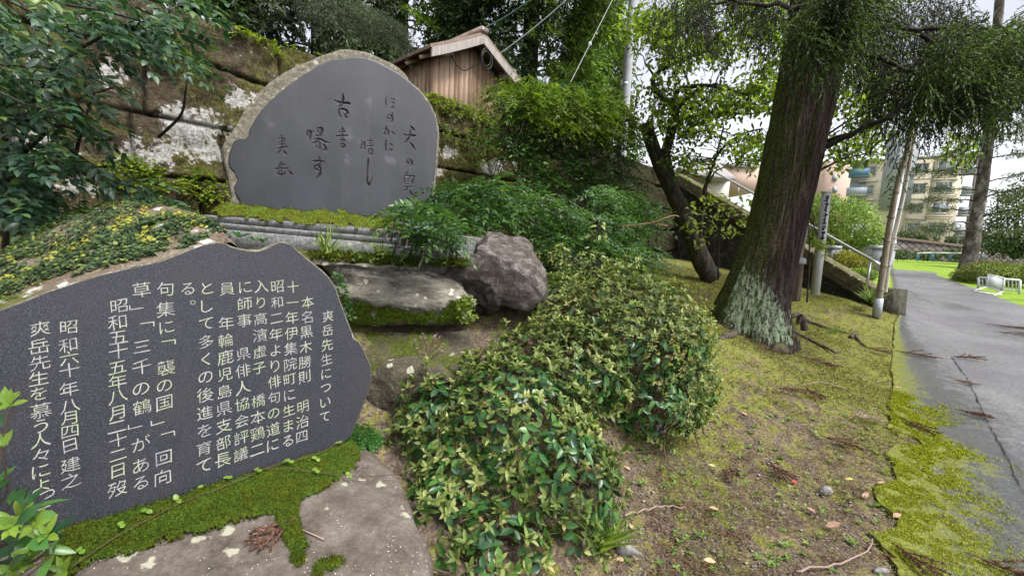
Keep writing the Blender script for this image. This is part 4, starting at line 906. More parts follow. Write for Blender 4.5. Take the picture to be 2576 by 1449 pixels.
# metal box with ringed cross
bxp = P(2206, 684, 10.5); bxo = thing('metal_box', 'grey metal utility box marked with a ringed cross beside the bamboo pole', 'box', bxp)
bx, by = nrm(np.array([.9, -.25, 0])), nrm(np.array([.25, .9, 0])); M_gbox = plain('grey_enamel', (.42, .45, .46), .4, 0, .06)
G().box(bxp + ez * .27, (.42, .42, .56), (bx, by, ez)).obj('body', M_gbox, bxo); G().box(bxp + ez * .56, (.46, .46, .03), (bx, by, ez)).obj('lid', M_gbox, bxo)
o = G().box(bxp + ez * .6 - bx * .03, (.3, .2, .05), (bx, by, ez)).obj('paper_pad', plain('white_paper', (.75, .75, .72), .9), None, False, bxp + ez * .58); tag(o, 'white paper pad lying on the grey metal box', 'paper')
ec = bxp + ez * .32 - by * .213 + bx * .02; th = np.linspace(0, 2 * np.pi, 33)
g = G().tube(ec + np.cos(th)[:, None] * .085 * bx + np.sin(th)[:, None] * .085 * ez, .011, 6, False).box(ec, (.16, .012, .02), (bx, by, ez)).box(ec - by * .001, (.02, .0125, .16), (bx, by, ez)); g.obj('emblem', M_ink, bxo)

# ================================================================== PLANT BUILDERS
def sprays(g, base, D, L, M, K, nl, nw, droop, rg, spread=.75, wl=.38, jit=.5):
    """hanging conifer sprays: an axis, side twigs, short needle tufts along the twigs"""
    N = len(base); D = nrm(D); S = nrm(np.cross(D, rdir(rg, N))); L = np.broadcast_to(L, (N,)); dz = np.array([0, 0, -1.])
    t = np.linspace(.06, 1, M)[None]
    ax = base[:, None] + D[:, None] * (L[:, None] * t)[..., None] + dz * (droop * L[:, None] * t * t)[..., None]
    sd = np.where(np.arange(M) % 2, 1, -1)[None, :, None] * S[:, None]
    td = nrm(D[:, None] * .75 + sd * spread * (1 - .5 * t)[..., None] + dz * droop * t[..., None] + rg.normal(size=(N, M, 3)) * .22)
    tl = (L[:, None] * wl * (1.05 - .65 * t)) * rg.uniform(.7, 1.3, (N, M))
    s = np.linspace(.0, 1, K)[None, None]
    p = ax[:, :, None] + td[:, :, None] * (tl[..., None] * s)[..., None] + dz * (droop * .6 * tl[..., None] * s * s)[..., None]
    nd = nrm(td[:, :, None] * 1.0 + rg.normal(size=(N, M, K, 3)) * jit + dz * .15)
    n = N * M * K; leaves(g, p.reshape(-1, 3), nd.reshape(-1, 3), rdir(rg, n), nl * rg.uniform(.7, 1.3, n), nw, DIAM, .1)
def fronds(g, base, D, L, npair, ll, lw, rg, droop=.35, tpl=DIAM, stem=None):
    """pinnate leaves: opposite leaflets along a drooping rachis"""
    N = len(base); D = nrm(D); up = np.tile([0, 0, 1.], (N, 1)); S = nrm(np.cross(D, up + rg.normal(size=(N, 3)) * .35)); Nn = nrm(np.cross(S, D))
    L = np.broadcast_to(L, (N,)); t = np.linspace(.2, 1, npair)[None]
    ax = base[:, None] + D[:, None] * (L[:, None] * t)[..., None] - np.array([0, 0, 1.]) * (droop * L[:, None] * t ** 2)[..., None]
    for sd in (-1, 1):
        d = nrm(D[:, None] * .75 + sd * S[:, None] * .8 + rg.normal(size=(N, npair, 3)) * .14 - np.array([0, 0, .3]) * droop * t[..., None])
        nn = nrm(Nn[:, None] + rg.normal(size=(N, npair, 3)) * .25)
        n = N * npair; leaves(g, ax.reshape(-1, 3), d.reshape(-1, 3), nn.reshape(-1, 3), (ll * (1.1 - .35 * t) * rg.uniform(.75, 1.2, (N, npair))).ravel(), lw, tpl, .2)
    leaves(g, ax[:, -1], D - np.array([0, 0, droop]), Nn, ll, lw, tpl, .2)
    if stem is not None:
        for q in ax[:: max(1, N // 400)]: stem.tube(np.vstack([q[0] - (q[1] - q[0]), q]), .0025, 3, False)
def twig(g, a, b, r0, r1, rg, n=7, wob=.12, k=5):
    t = np.linspace(0, 1, n)[:, None]; d = np.linalg.norm(b - a); p = a * (1 - t) + b * t + rg.normal(size=(n, 3)) * wob * d * (t * (1 - t)) * 1.6
    g.tube(p, np.linspace(r0, r1, n), k, False)
def polysample(poly, n, rg, thin=None):
    poly = np.array(poly, float); lo, hi = poly.min(0), poly.max(0); out = np.zeros((0, 2))
    while len(out) < n:
        q = rg.uniform(lo, hi, (n * 3, 2)); q = q[inpoly(q[:, 0], q[:, 1], poly)]
        if thin: q = q[vnoise(np.column_stack([q * thin[0], np.zeros(len(q))]), thin[2]) > thin[1]]
        out = np.vstack([out, q])
    return out[:n]

# ================================================================== BIG CEDAR
M_bark = bark_material('cedar_bark', ((.008, .006, .005), (.04, .028, .024), (.14, .105, .092)), (30, 30, 2.6), .8, 1)
m = M_bark; n_ = m.noise(28, 5, .7); k_ = m.math('ADD', m.attr('lichen'), m.math('ADD', m.mapr(m.noise(1, 6, .7, m.scaled((26, 26, 7))), .3, .7, -.7, .7), m.mapr(m.noise(70, 4), .3, .7, -.35, .35)))
old = m.b.inputs['Base Color'].links[0].from_socket
m.col(m.mix(m.mapr(k_, .5, .8, 0, .9), old, m.ramp(n_, [(.3, (.14, .19, .11)), (.6, (.36, .46, .3)), (.75, (.52, .6, .42))])))
prof = np.array([(-60, 2000, 2160), (0, 1990, 2150), (70, 1981, 2138), (150, 1968, 2122), (230, 1953, 2105), (310, 1937, 2085), (380, 1922, 2068), (450, 1908, 2052), (520, 1893, 2036), (580, 1877, 2022), (640, 1856, 2008), (690, 1836, 1996), (740, 1812, 1986), (780, 1790, 1984), (820, 1774, 1990), (850, 1766, 1998)], float)[::-1]
vv_ = np.linspace(850, -60, 170); uL = np.interp(-vv_, -prof[:, 0], prof[:, 1]); uR = np.interp(-vv_, -prof[:, 0], prof[:, 2])
TD = 5.7; cen = P((uL + uR) / 2, vv_, TD); hr = (uR - uL) / 2 / FPX * ((cen - EYE) @ _f) * .87
dz = (cen[-1] - cen[-40]) / (cen[-1] - cen[-40])[2]; ex_z = np.linspace(cen[-1, 2] + .1, 11, 40)[:, None]
cen = np.vstack([cen, cen[-1] + dz * (ex_z - cen[-1, 2])]); hr = np.concatenate([hr, hr[-1] * np.linspace(1, .45, 40)])
bz = np.linspace(-.3, -.02, 8)[:, None]; cen = np.vstack([cen[0] + bz * [0, 0, 1], cen]); hr = np.concatenate([hr[0] * np.linspace(1.12, 1.0, 8), hr])
na = 300; an = np.linspace(0, 2 * np.pi, na, endpoint=False); hgt = cen[:, 2] - cen[8, 2]
fl = np.exp(-np.clip(hgt, 0, None) / .35)[:, None]
nz = np.stack([np.cos(an)[None] * 9 + 0 * hgt[:, None], np.sin(an)[None] * 9 + 0 * hgt[:, None], .42 * hgt[:, None] + 0 * an[None]], -1)
rid = 1 - np.abs(vnoise(nz * [1, 1, 2.2], 111)) * 2; rid2 = fbm(nz * [2.6, 2.6, 4], 113, 3)
lob = .10 * fl * np.cos(5 * an[None] + .6) + .07 * fl * np.cos(8 * an[None] + 2)
rr = hr[:, None] * (1 + lob) + .017 * rid + .012 * rid2
V = np.stack([cen[:, :1] + rr * np.cos(an), cen[:, 1:2] + rr * np.sin(an), cen[:, 2:3] + 0 * rr], -1)
big = thing('cedar_tree', 'huge leaning cedar with ridged dark bark and mint green lichen at its foot', 'tree', cen[8])
tk = G().grid(V, True).obj('trunk', M_bark.m, big, True)
uu, vv = proj(V.reshape(-1, 3)); lp = [(1866, 676), (1900, 688), (1960, 750), (1990, 815), (1996, 866), (1900, 862), (1815, 815), (1836, 745)]
ins2 = inpoly(uu, vv, lp); dd = polydist(uu, vv, lp); attr(tk, 'lichen', np.clip(np.where(ins2, .52 + dd / 110, .36 - dd / 60), -.6, .72) * (V.reshape(-1, 3)[:, 1] < TD + .2))
rg = np.random.default_rng(60); g = G()
for pts, r in [([(1975, 832), (2010, 846), (2045, 862), (2080, 880), (2102, 893)], .05), ([(1985, 800), (2012, 792), (2020, 806), (2040, 815), (2090, 830), (2130, 838)], .045), ([(1800, 800), (1770, 812), (1740, 815)], .05), ([(1960, 845), (1975, 862), (1988, 880)], .045), ([(1850, 835), (1835, 850), (1800, 856)], .05), ([(2140, 853), (2148, 840), (2152, 848), (2165, 866), (2180, 876)], .03)]:
    q = onground(*smoothline(np.array(pts, float), 24).T, .012); q[:, 2] += .02 * vnoise(q * 6, 5); g.tube(q, np.linspace(r, r * .3, 24) * (1 + .2 * vnoise(q * 25, 8)), 9)
q = P(np.array([2008, 2012, 2020, 2024]), np.array([815, 793, 797, 830]), 5.75); g.tube(smoothline(q, 14), np.linspace(.03, .045, 14), 9)
g.obj('root', bark_material('root_bark', ((.03, .022, .018), (.1, .08, .065), (.22, .19, .16)), (18, 18, 18)).m, big, True)
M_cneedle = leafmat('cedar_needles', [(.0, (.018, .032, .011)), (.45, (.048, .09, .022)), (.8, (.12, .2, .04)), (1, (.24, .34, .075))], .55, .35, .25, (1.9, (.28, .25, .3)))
M_cdark = leafmat('shade_toned_needles', [(.0, (.014, .013, .013)), (.5, (.026, .034, .02)), (.85, (.05, .036, .03)), (1, (.07, .1, .03))], .6, .25, .2)  # dead purple tones, with the crown's shade put into the colour
g = G(); gt = G()
R1 = [(1992, -60), (2560, -60), (2620, 120), (2600, 190), (2540, 220), (2470, 230), (2400, 195), (2340, 215), (2300, 280), (2260, 260), (2230, 200), (2180, 200), (2150, 160), (2120, 90), (2060, 100), (2000, 60)]
uvp = polysample(R1, 1000, rg, (.011, .02, 3)); dep_ = rg.uniform(4.3, 6.4, 1000); dep_ = np.where((uvp[:, 0] < 2160), rg.uniform(4.2, 4.75, 1000), dep_)
b = P(uvp[:, 0], uvp[:, 1], dep_); D = np.column_stack([rg.uniform(-.2, .9, 1000), rg.uniform(-.5, .3, 1000), rg.uniform(-.9, .1, 1000)])
sprays(g, b, D, rg.uniform(.3, .62, 1000), 8, 16, .034, .012, .32, rg, .7, .5, .28)
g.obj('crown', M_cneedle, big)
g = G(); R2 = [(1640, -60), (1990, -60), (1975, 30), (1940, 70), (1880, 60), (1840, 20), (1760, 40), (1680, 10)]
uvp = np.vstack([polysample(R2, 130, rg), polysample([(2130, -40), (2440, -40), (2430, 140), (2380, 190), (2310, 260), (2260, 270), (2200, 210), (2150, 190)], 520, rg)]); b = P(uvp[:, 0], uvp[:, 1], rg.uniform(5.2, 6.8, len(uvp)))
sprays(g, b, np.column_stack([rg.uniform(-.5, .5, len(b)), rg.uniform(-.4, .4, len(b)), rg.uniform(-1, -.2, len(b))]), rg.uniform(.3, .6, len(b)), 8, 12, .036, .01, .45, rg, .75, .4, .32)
g.obj('shade_toned_foliage', M_cdark, big)
g = G()
for a, bb in [((2080, 370, 5.5), (2330, 240, 4.6)), ((2085, 355, 5.6), (2240, 300, 5.0)), ((2110, 60, 5.4), (2450, 90, 4.6)), ((2120, 20, 5.4), (2560, 160, 4.6)), ((2060, 20, 5.2), (1780, 10, 5.6)), ((2100, 100, 5.3), (2380, 210, 4.9)), ((2330, 90, 5.2), (2600, 200, 4.8))]:
    twig(g, P(*a), P(*bb), .035, .012, rg, 10, .06, 7)
for k in range(0, 700, 5):
    pass
g.obj('branch', M_branch, big, True)

# ================================================================== FAR CONIFERS
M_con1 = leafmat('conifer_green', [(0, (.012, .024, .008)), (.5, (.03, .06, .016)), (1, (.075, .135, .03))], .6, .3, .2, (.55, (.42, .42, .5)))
M_con2 = leafmat('sun_toned_conifer', [(0, (.05, .09, .015)), (.5, (.12, .22, .03)), (1, (.24, .37, .06))], .6, .35, .2, (.6, (.5, .5, .55)))
M_con3 = leafmat('conifer_grey', [(0, (.05, .07, .04)), (.5, (.1, .14, .08)), (1, (.2, .25, .15))], .6, .3, .2, (.8, (.5, .5, .55)))
def conifer(label, u, d, r, h, n, mats, seed, zb=3.7, low=.3, trunk=.2, sunny=None, nl=.19, nw=.06):
    n = int(n * 1.5); rg = np.random.default_rng(seed); c = P(u, 300, d); c[2] = zb; t = thing('cedar_tree', label, 'tree', c, 'cedars behind the wall')
    G().tube([c - [0, 0, .3], c + [0, 0, h * .5], c + [0, 0, h]], [trunk, trunk * .75, .04], 12).obj('trunk', M_bark.m, t, True)
    a = rg.uniform(0, 2 * np.pi, n); hh = low + (h - low) * rg.uniform(0, 1, n) ** .9
    tocam = math.atan2(-c[1], -c[0]); keep = np.cos(a - tocam) > -.45; a = a[keep]; hh = hh[keep]; n = len(a)
    cl_ = .72 + .38 * fbm(np.stack([np.cos(a) * 2.2, np.sin(a) * 2.2, hh * 1.1], 1), seed, 3)
    R_ = r * np.clip(1.08 - hh / h, .05, 1) ** .6 * cl_ * rg.uniform(.7, 1.05, n)
    b = c + np.stack([np.cos(a) * R_, np.sin(a) * R_, hh], 1); D = np.stack([np.cos(a), np.sin(a), rg.uniform(-.7, .1, n)], 1)
    Ls = rg.uniform(.5, .95, n)
    sun = (np.cos(a - (sunny if sunny is not None else -.4)) + rg.normal(size=n) * .35) > .38  # sun-side sprays take a brighter needle colour: sunlight painted in
    for nm, mk__, mt in (('crown', ~sun, mats[0]), ('sun_toned_crown', sun, mats[1])):
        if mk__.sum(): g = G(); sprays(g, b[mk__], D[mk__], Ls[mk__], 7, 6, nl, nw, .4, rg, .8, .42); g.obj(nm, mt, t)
    g = G()
    for k in range(0, n, 26): twig(g, c + [0, 0, hh[k] + .25], b[k], .035, .01, rg, 5, .05, 5)
    g.obj('branch', M_branch, t, True); return t
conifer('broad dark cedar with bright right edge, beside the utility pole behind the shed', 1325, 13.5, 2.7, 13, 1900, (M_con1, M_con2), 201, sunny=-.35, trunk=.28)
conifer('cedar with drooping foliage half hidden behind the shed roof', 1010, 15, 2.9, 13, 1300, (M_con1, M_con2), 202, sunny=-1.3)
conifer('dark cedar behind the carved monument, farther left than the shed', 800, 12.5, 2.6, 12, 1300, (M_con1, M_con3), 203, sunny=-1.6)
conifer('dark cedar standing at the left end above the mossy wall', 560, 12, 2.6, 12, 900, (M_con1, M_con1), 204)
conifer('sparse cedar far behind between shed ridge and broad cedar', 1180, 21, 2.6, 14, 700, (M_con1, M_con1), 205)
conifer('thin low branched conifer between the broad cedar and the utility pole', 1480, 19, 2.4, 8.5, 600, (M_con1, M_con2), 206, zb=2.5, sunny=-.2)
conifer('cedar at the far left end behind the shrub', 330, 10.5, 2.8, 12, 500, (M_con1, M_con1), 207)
sprb = thing('spruce_branch', 'pale grey green conifer branch drooping above the monument', 'branch', P(700, 0, 9.5)); rg = np.random.default_rng(61)
g = G(); t = rg.uniform(0, 1, 260); b = P(720 + 270 * t, -20 + 85 * t ** 1.2 + rg.normal(size=260) * 18, 9.5 - t + rg.normal(size=260) * .25)
sprays(g, b, np.column_stack([rg.uniform(.2, 1, 260), rg.uniform(-.6, .3, 260), rg.uniform(-.6, .0, 260)]), rg.uniform(.35, .65, 260), 7, 7, .07, .012, .35, rg); g.obj('needles', M_con3, sprb)
g = G(); twig(g, P(640, -40, 9.8), P(985, 75, 8.6), .05, .01, rg, 12, .03, 6); g.obj('limb', M_branch, sprb, True)

# ================================================================== LEAFY TREE BESIDE THE CEDAR
M_cherry = leafmat('leafy_tree_leaves', [(0, (.06, .1, .016)), (.5, (.14, .22, .03)), (1, (.26, .34, .055))], .45, .5, .3, (1.2, (.62, .66, .6)), 2.2)
rg = np.random.default_rng(62); lt = thing('leafy_tree', 'crooked broadleaved tree with forked dark trunk left of the huge cedar', 'tree', P(1765, 690, 8.9))
M_lbark = bark_material('smooth_dark_bark', ((.018, .016, .012), (.06, .052, .04), (.15, .135, .11)), (16, 16, 5), .5).m
LB = [([(1790, 700), (1765, 660), (1745, 600), (1722, 545), (1695, 490), (1668, 435), (1648, 385), (1630, 335), (1622, 312)], 8.9, 8.5, .19, .11), ([(1690, 480), (1678, 420), (1672, 390), (1690, 330), (1698, 290), (1703, 276)], 8.7, 8.5, .12, .07),
      ([(1700, 280), (1690, 262), (1660, 245), (1645, 225), (1640, 200), (1652, 185), (1670, 170)], 8.5, 8.3, .07, .03), ([(1648, 195), (1632, 172), (1622, 158)], 8.3, 8.3, .025, .012), ([(1665, 178), (1700, 160), (1740, 140), (1775, 120)], 8.3, 8.0, .03, .012), ([(1660, 180), (1690, 150), (1715, 135)], 8.3, 8.1, .022, .01),
      ([(1703, 276), (1695, 250), (1705, 225), (1740, 218), (1780, 215), (1830, 225), (1880, 238)], 8.5, 8.1, .055, .015), ([(1706, 275), (1740, 235), (1725, 190), (1715, 160)], 8.5, 8.3, .035, .012), ([(1710, 262), (1760, 225), (1800, 210)], 8.5, 8.0, .03, .012),
      ([(1708, 300), (1760, 288), (1820, 280), (1870, 290), (1925, 282)], 8.5, 7.9, .03, .01), ([(1774, 480), (1778, 452), (1790, 430), (1800, 395), (1830, 360), (1870, 335), (1910, 325)], 8.6, 8.0, .035, .01), ([(1760, 600), (1768, 520), (1772, 470), (1800, 400), (1820, 320)], 8.7, 8.3, .045, .012),
      ([(1770, 480), (1800, 430), (1850, 410)], 8.6, 8.2, .02, .008), ([(1680, 100), (1760, 60), (1830, 20)], 8.4, 8.0, .02, .01), ([(1715, 160), (1660, 120), (1620, 60)], 8.3, 8.2, .02, .008), ([(1775, 120), (1830, 70), (1900, 30)], 8.0, 7.6, .02, .008), ([(1880, 238), (1940, 215), (2060, 200), (2150, 180)], 8.1, 7.6, .02, .008), ([(2080, 340), (2140, 300), (2200, 280)], 7.8, 7.4, .02, .008), ([(2060, 430), (2120, 400), (2190, 385)], 7.8, 7.6, .02, .008)]
g = G(); sk = []
for pts, d0, d1, r0, r1 in LB:
    q = smoothline(np.column_stack([np.array(pts, float), np.linspace(d0, d1, len(pts))]), 30); p = P(q[:, 0], q[:, 1], q[:, 2]); g.tube(p, np.linspace(r0, r1, 30) * (1 + .08 * vnoise(p * 7, 3)), 10)
    if r0 < .08: sk.append(p)
g.obj('trunk', M_lbark, lt, True); sk = np.vstack(sk)
CR = [(1585, 20), (1650, -60), (1990, -60), (2000, 120), (1960, 260), (1930, 380), (1915, 430), (1870, 420), (1800, 395), (1740, 440), (1700, 430), (1690, 390), (1720, 330), (1640, 330), (1600, 340), (1590, 290), (1640, 250), (1600, 160), (1585, 100)]
CR2 = [(2085, 330), (2120, 200), (2180, 130), (2260, 150), (2240, 260), (2230, 330), (2190, 390), (2150, 420), (2110, 430), (2062, 430), (2058, 400)]
HOLE = [(1668, 245), (1700, 190), (1760, 170), (1790, 175), (1740, 205), (1690, 240)]
q1 = polysample(CR, 1400, rg, (.016, -.16, 6)); q1 = q1[~inpoly(q1[:, 0], q1[:, 1], HOLE)]; q2 = polysample(CR2, 300, rg, (.016, -.3, 7))
# lower branches of the tree reach behind the huge trunk to its right
uvp = np.vstack([q1, q2]); A = P(uvp[:, 0], uvp[:, 1], rg.uniform(7.3, 9.6, len(uvp)))
g = G(); gs = G()
for j in range(7):
    n = len(A); c = A + rg.normal(size=(n, 3)) * [.17, .17, .07]; D = np.column_stack([rg.normal(size=n), rg.normal(size=n), rg.uniform(-1.0, .1, n)]); leaves(g, c, D, np.column_stack([rg.normal(size=n) * .5, rg.normal(size=n) * .5, np.ones(n)]), rg.uniform(.08, .135, n), rg.uniform(.04, .065, n), OVAL, .2)
for p in A[::3]:
    k = np.linalg.norm(sk - p, axis=1).argmin(); a = sk[k]; d = np.linalg.norm(a - p)
    if d < 1.6: twig(gs, a, p, .009, .004, rg, 5, .1, 4)
g.obj('crown', M_cherry, lt); gs.obj('branch', M_branch, lt)
M_sap = leafmat('sapling_leaves', [(0, (.14, .2, .025)), (.5, (.24, .32, .04)), (1, (.36, .42, .07))], .45, .45, .3)
def leafclump(name, label, cat, poly, d, n, ll, lw, mat, seed, stem=None, group=None, thin=None, tilt=1., stemmat=None, tpl=OVAL, down=.4):
    rg = np.random.default_rng(seed); q = polysample(poly, n, rg, thin); c = P(q[:, 0], q[:, 1], rg.uniform(d[0], d[1], n)); base = P(*stem[0]) if stem else c[c[:, 2].argmin()]
    o = thing(name, label, cat, base, group); g = G()
    D = np.column_stack([rg.normal(size=n), rg.normal(size=n), rg.normal(size=n) * .4 - down]); N_ = np.column_stack([rg.normal(size=n) * .45, rg.normal(size=n) * .45 - .3, np.full(n, tilt)])
    leaves(g, c, D, N_, rg.uniform(.7, 1.2, n) * ll, rg.uniform(.8, 1.1, n) * lw, tpl, .2); g.obj('foliage', mat, o)
    if stem:
        g = G(); a = np.array(stem, float); p = P(*smoothline(a, 12).T); g.tube(p, np.linspace(.014, .006, 12), 6)
        for k in range(0, n, max(1, n // 22)): twig(g, p[rg.integers(5, 12)], c[k], .005, .002, rg, 4, .08, 3)
        g.obj('stem', stemmat or M_branch, o)
    return o
leafclump('sapling', 'small yellow green sapling between the crooked tree and the huge cedar', 'sapling', [(1735, 500), (1790, 480), (1850, 500), (1890, 470), (1900, 540), (1880, 590), (1840, 600), (1800, 590), (1760, 640), (1735, 600), (1722, 580)], (6.9, 7.6), 210, .1, .05, M_sap, 301, [(1806, 705, 7.3), (1808, 640, 7.3), (1812, 560, 7.3), (1830, 510, 7.2)])
leafclump('sapling', 'yellow green leafy shoot in front of the lettered sign post, right of the huge trunk', 'sapling', [(2022, 500), (2036, 500), (2040, 588), (2070, 606), (2082, 642), (2046, 648), (2030, 615)], (6.5, 7.2), 110, .09, .045, M_sap, 302, [(2030, 760, 7.1), (2036, 680, 7.3), (2036, 590, 7.3), (2030, 510, 7.3)], thin=(.03, -.1, 4))

# ================================================================== SHRUBS
M_nan = leafmat('nandina_leaves', [(0, (.025, .07, .022)), (.5, (.065, .16, .042)), (.85, (.13, .25, .06)), (1, (.22, .34, .085))], .42, .35, .4, (1.5, (.55, .6, .62)))
M_nan2 = leafmat('nandina_bright', [(0, (.06, .11, .015)), (.5, (.13, .21, .03)), (1, (.27, .36, .06))], .45, .4, .35, (2, (.6, .65, .6)))
def nandina(label, poly, d, n, mat, seed, L=(.16, .3), ll=.055, lw=.018, foot=None, group='feathery shrubs by the wall', thin=None, sd=1.):
    rg = np.random.default_rng(seed); q = polysample(poly, n, rg, thin); dp = d(q[:, 0], q[:, 1]) + rg.uniform(-.32, .32, n); c = P(q[:, 0], q[:, 1], dp); foot = P(*foot) if foot else c[c[:, 2].argmin()]
    o = thing('feathery_shrub', label, 'shrub', foot, group); g = G(); gs = G(); D = np.column_stack([rg.normal(size=n) * .9, rg.normal(size=n) * .6 - .35, rg.uniform(-.35, .6, n)])
    fronds(g, c, D, rg.uniform(*L, n), 6, ll, lw, rg, .45); g.obj('foliage', mat, o)
    for k in range(0, n, max(1, n // 46)): twig(gs, c[k] + rg.normal(size=3) * [.1 * sd * sd, .1, 0] - [0, 0, rg.uniform(.25, .6) * sd] * np.array([1, 1, 2.5 * L[1] + .25]), c[k], .007, .003, rg, 6, .06, 5)
    gs.obj('stem', M_branch, o); return o
lin = lambda a, b, u0, u1, s=0., v0=0: (lambda u, v: a + (b - a) * (u - u0) / (u1 - u0) + s * (v - v0))
nandina('wide dark green feathery shrub under the wall, right of the monument', [(1065, 520), (1110, 470), (1180, 460), (1250, 455), (1340, 480), (1440, 510), (1540, 540), (1620, 560), (1615, 600), (1600, 640), (1560, 660), (1500, 640), (1420, 640), (1380, 600), (1300, 575), (1220, 570), (1150, 590), (1090, 600), (1040, 560)], lin(3.5, 5.2, 1060, 1620), 1150, M_nan, 401, foot=(1350, 640, 4.4), sd=.3)
nandina('tall leafy shrub climbing against the wall below the utility pole', [(1250, 330), (1300, 240), (1380, 215), (1450, 225), (1530, 260), (1585, 300), (1600, 360), (1575, 420), (1620, 470), (1600, 520), (1500, 500), (1420, 500), (1340, 470), (1290, 430), (1260, 390)], lin(6.3, 8.6, 1250, 1600), 1250, M_nan, 402, (.25, .42), .085, .028, (1420, 560, 6.6))
nandina('leafy shrub top coloured sunlit yellow green, spreading below the utility pole', [(1290, 228), (1400, 215), (1470, 228), (1540, 262), (1592, 305), (1570, 360), (1450, 335), (1330, 310)], lin(5.9, 7.9, 1250, 1600), 560, M_nan2, 407, (.25, .42), .085, .03, (1440, 560, 6.4))  # brighter leaf colour paints sunlight on the tall shrub's top
nandina('pale green feathery bush cascading over the wall top right of the shed', [(1240, 215), (1290, 205), (1340, 215), (1390, 235), (1420, 260), (1400, 300), (1340, 310), (1290, 290), (1250, 262)], lin(6.6, 7.4, 1240, 1420), 420, M_nan2, 403, (.22, .4), .075, .022, (1330, 330, 7.2))
nandina('bright young feathery plant at the right end of the plinth', [(990, 545), (1010, 520), (1040, 500), (1065, 530), (1120, 545), (1150, 570), (1140, 600), (1080, 620), (1020, 600), (1000, 575)], lin(2.75, 2.75, 0, 1), 150, M_nan, 404, (.12, .22), .05, .019, (1075, 650, 2.8), sd=.35)
nandina('dense shrub in deep shade between the boulder and the wall', [(1380, 600), (1480, 580), (1560, 600), (1640, 620), (1650, 670), (1580, 690), (1480, 690), (1400, 680), (1375, 640)], lin(4.2, 5.0, 1380, 1650), 520, M_nan, 405, (.16, .3), .055, .018, (1500, 700, 4.4), sd=.4)
nandina('narrow feathery shrub reaching out before the crooked trunk', [(1500, 470), (1580, 480), (1650, 530), (1660, 560), (1620, 590), (1560, 570), (1500, 540)], lin(5.2, 5.9, 1500, 1660), 300, M_nan, 406, (.2, .34), .06, .02, (1560, 660, 5.4))
M_fernb = leafmat('bright_fern', [(0, (.07, .12, .012)), (.5, (.16, .24, .025)), (1, (.34, .4, .06))], .5, .4, .3)
def wallfern(label, poly, n, seed, ll=.05, lw=.022, mat=M_fernb, off=.05, L=(.08, .2), tree=None, pairs=5):
    rg = np.random.default_rng(seed); q = polysample(poly, n, rg); c = []; 
    for u, v in q:
        h_, nn_ = hit(tree or T_WALL, u, v)
        if h_ is not None: c.append(h_ + np.array([.3, -.9, .3]) * off * rg.uniform(.3, 1))
    c = np.array(c)
    if len(c) == 0: return
    o = thing('wall_fern', label, 'fern', c[c[:, 2].argmin()], 'ferns growing on the mossy wall'); g = G(); n = len(c)
    fronds(g, c, np.column_stack([rg.normal(size=n), rg.normal(size=n) * .5 - .6, rg.uniform(-.4, .7, n)]), rg.uniform(*L, n), pairs, ll, lw, rg, .5); g.obj('foliage', mat, o); return o
wallfern('bright yellow green fern tuft on the wall top above the monument', [(560, 40), (620, 30), (680, 60), (740, 100), (760, 130), (700, 140), (640, 110), (580, 80)], 110, 411)
wallfern('small yellow green fern at the wall edge left of the monument top', [(770, 120), (840, 105), (850, 135), (800, 150)], 40, 412)
wallfern('lush bright ferns along the wall top between monument and shed wall', [(1050, 205), (1110, 225), (1180, 240), (1240, 250), (1290, 290), (1280, 340), (1200, 310), (1130, 290), (1080, 270)], 260, 413)
wallfern('yellow green creeper patch at the wall foot left of the monument', [(255, 440), (300, 400), (370, 395), (430, 430), (440, 470), (390, 490), (320, 480)], 190, 414, .035, .024, pairs=3)
wallfern('green fern tufts low on the wall beside the monument foot', [(430, 470), (520, 440), (570, 450), (575, 500), (500, 510)], 70, 415, .045, .02)
wallfern('dull green fern patch in the wall joints above the white lichen', [(360, 60), (520, 120), (560, 190), (480, 220), (380, 160)], 110, 416, .035, .014, M_nan)
wallfern('green trailing ferns on the wall right of the monument', [(1100, 300), (1230, 330), (1260, 400), (1200, 440), (1110, 360)], 130, 417, .045, .018, M_nan2)

# ================================================================== FOREGROUND BUSHES
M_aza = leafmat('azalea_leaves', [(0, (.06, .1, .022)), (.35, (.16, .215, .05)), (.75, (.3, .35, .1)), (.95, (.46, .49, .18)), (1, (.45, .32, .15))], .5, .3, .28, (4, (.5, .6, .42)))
M_azi = leafmat('inner_shade_leaves', [(0, (.03, .05, .014)), (.5, (.075, .11, .025)), (1, (.15, .18, .05))], .5, .25, .25)  # darker leaf colour paints the shade inside the bushes
M_jas = leafmat('glossy_dark_leaves', [(0, (.014, .055, .018)), (.5, (.034, .11, .026)), (.85, (.07, .19, .036)), (1, (.15, .29, .06))], .33, .25, .4)
M_dead = leafmat('dead_leaves', [(0, (.12, .06, .03)), (.5, (.25, .13, .07)), (1, (.4, .24, .14))], .8, .2, .1)
def on_ellipsoids(E, n, rg, shell=(.86, 1.06), zmin=-.75):
    """points and outward normals on the outside of a union of ellipsoids"""
    pts, nr = [], []; A = np.array([e[1][0] * e[1][1] + e[1][0] * e[1][2] + e[1][1] * e[1][2] for e in E]); A = A / A.sum()
    for k, (c, r) in enumerate(E):
        m = int(n * A[k]); d = rdir(rg, m); d = d[d[:, 2] > zmin]; p = c + d * r * rg.uniform(*shell, (len(d), 1)) * (1 + .09 * fbm(d * 3.1 + k * 7, 5 + k, 3))[:, None]
        keep = np.ones(len(p), bool)
        for j, (c2, r2) in enumerate(E):
            if j != k: keep &= (((p - c2) / r2) ** 2).sum(1) > .8
        pts.append(p[keep]); nr.append(nrm(d / r)[keep])
    return np.vstack(pts), np.vstack(nr)
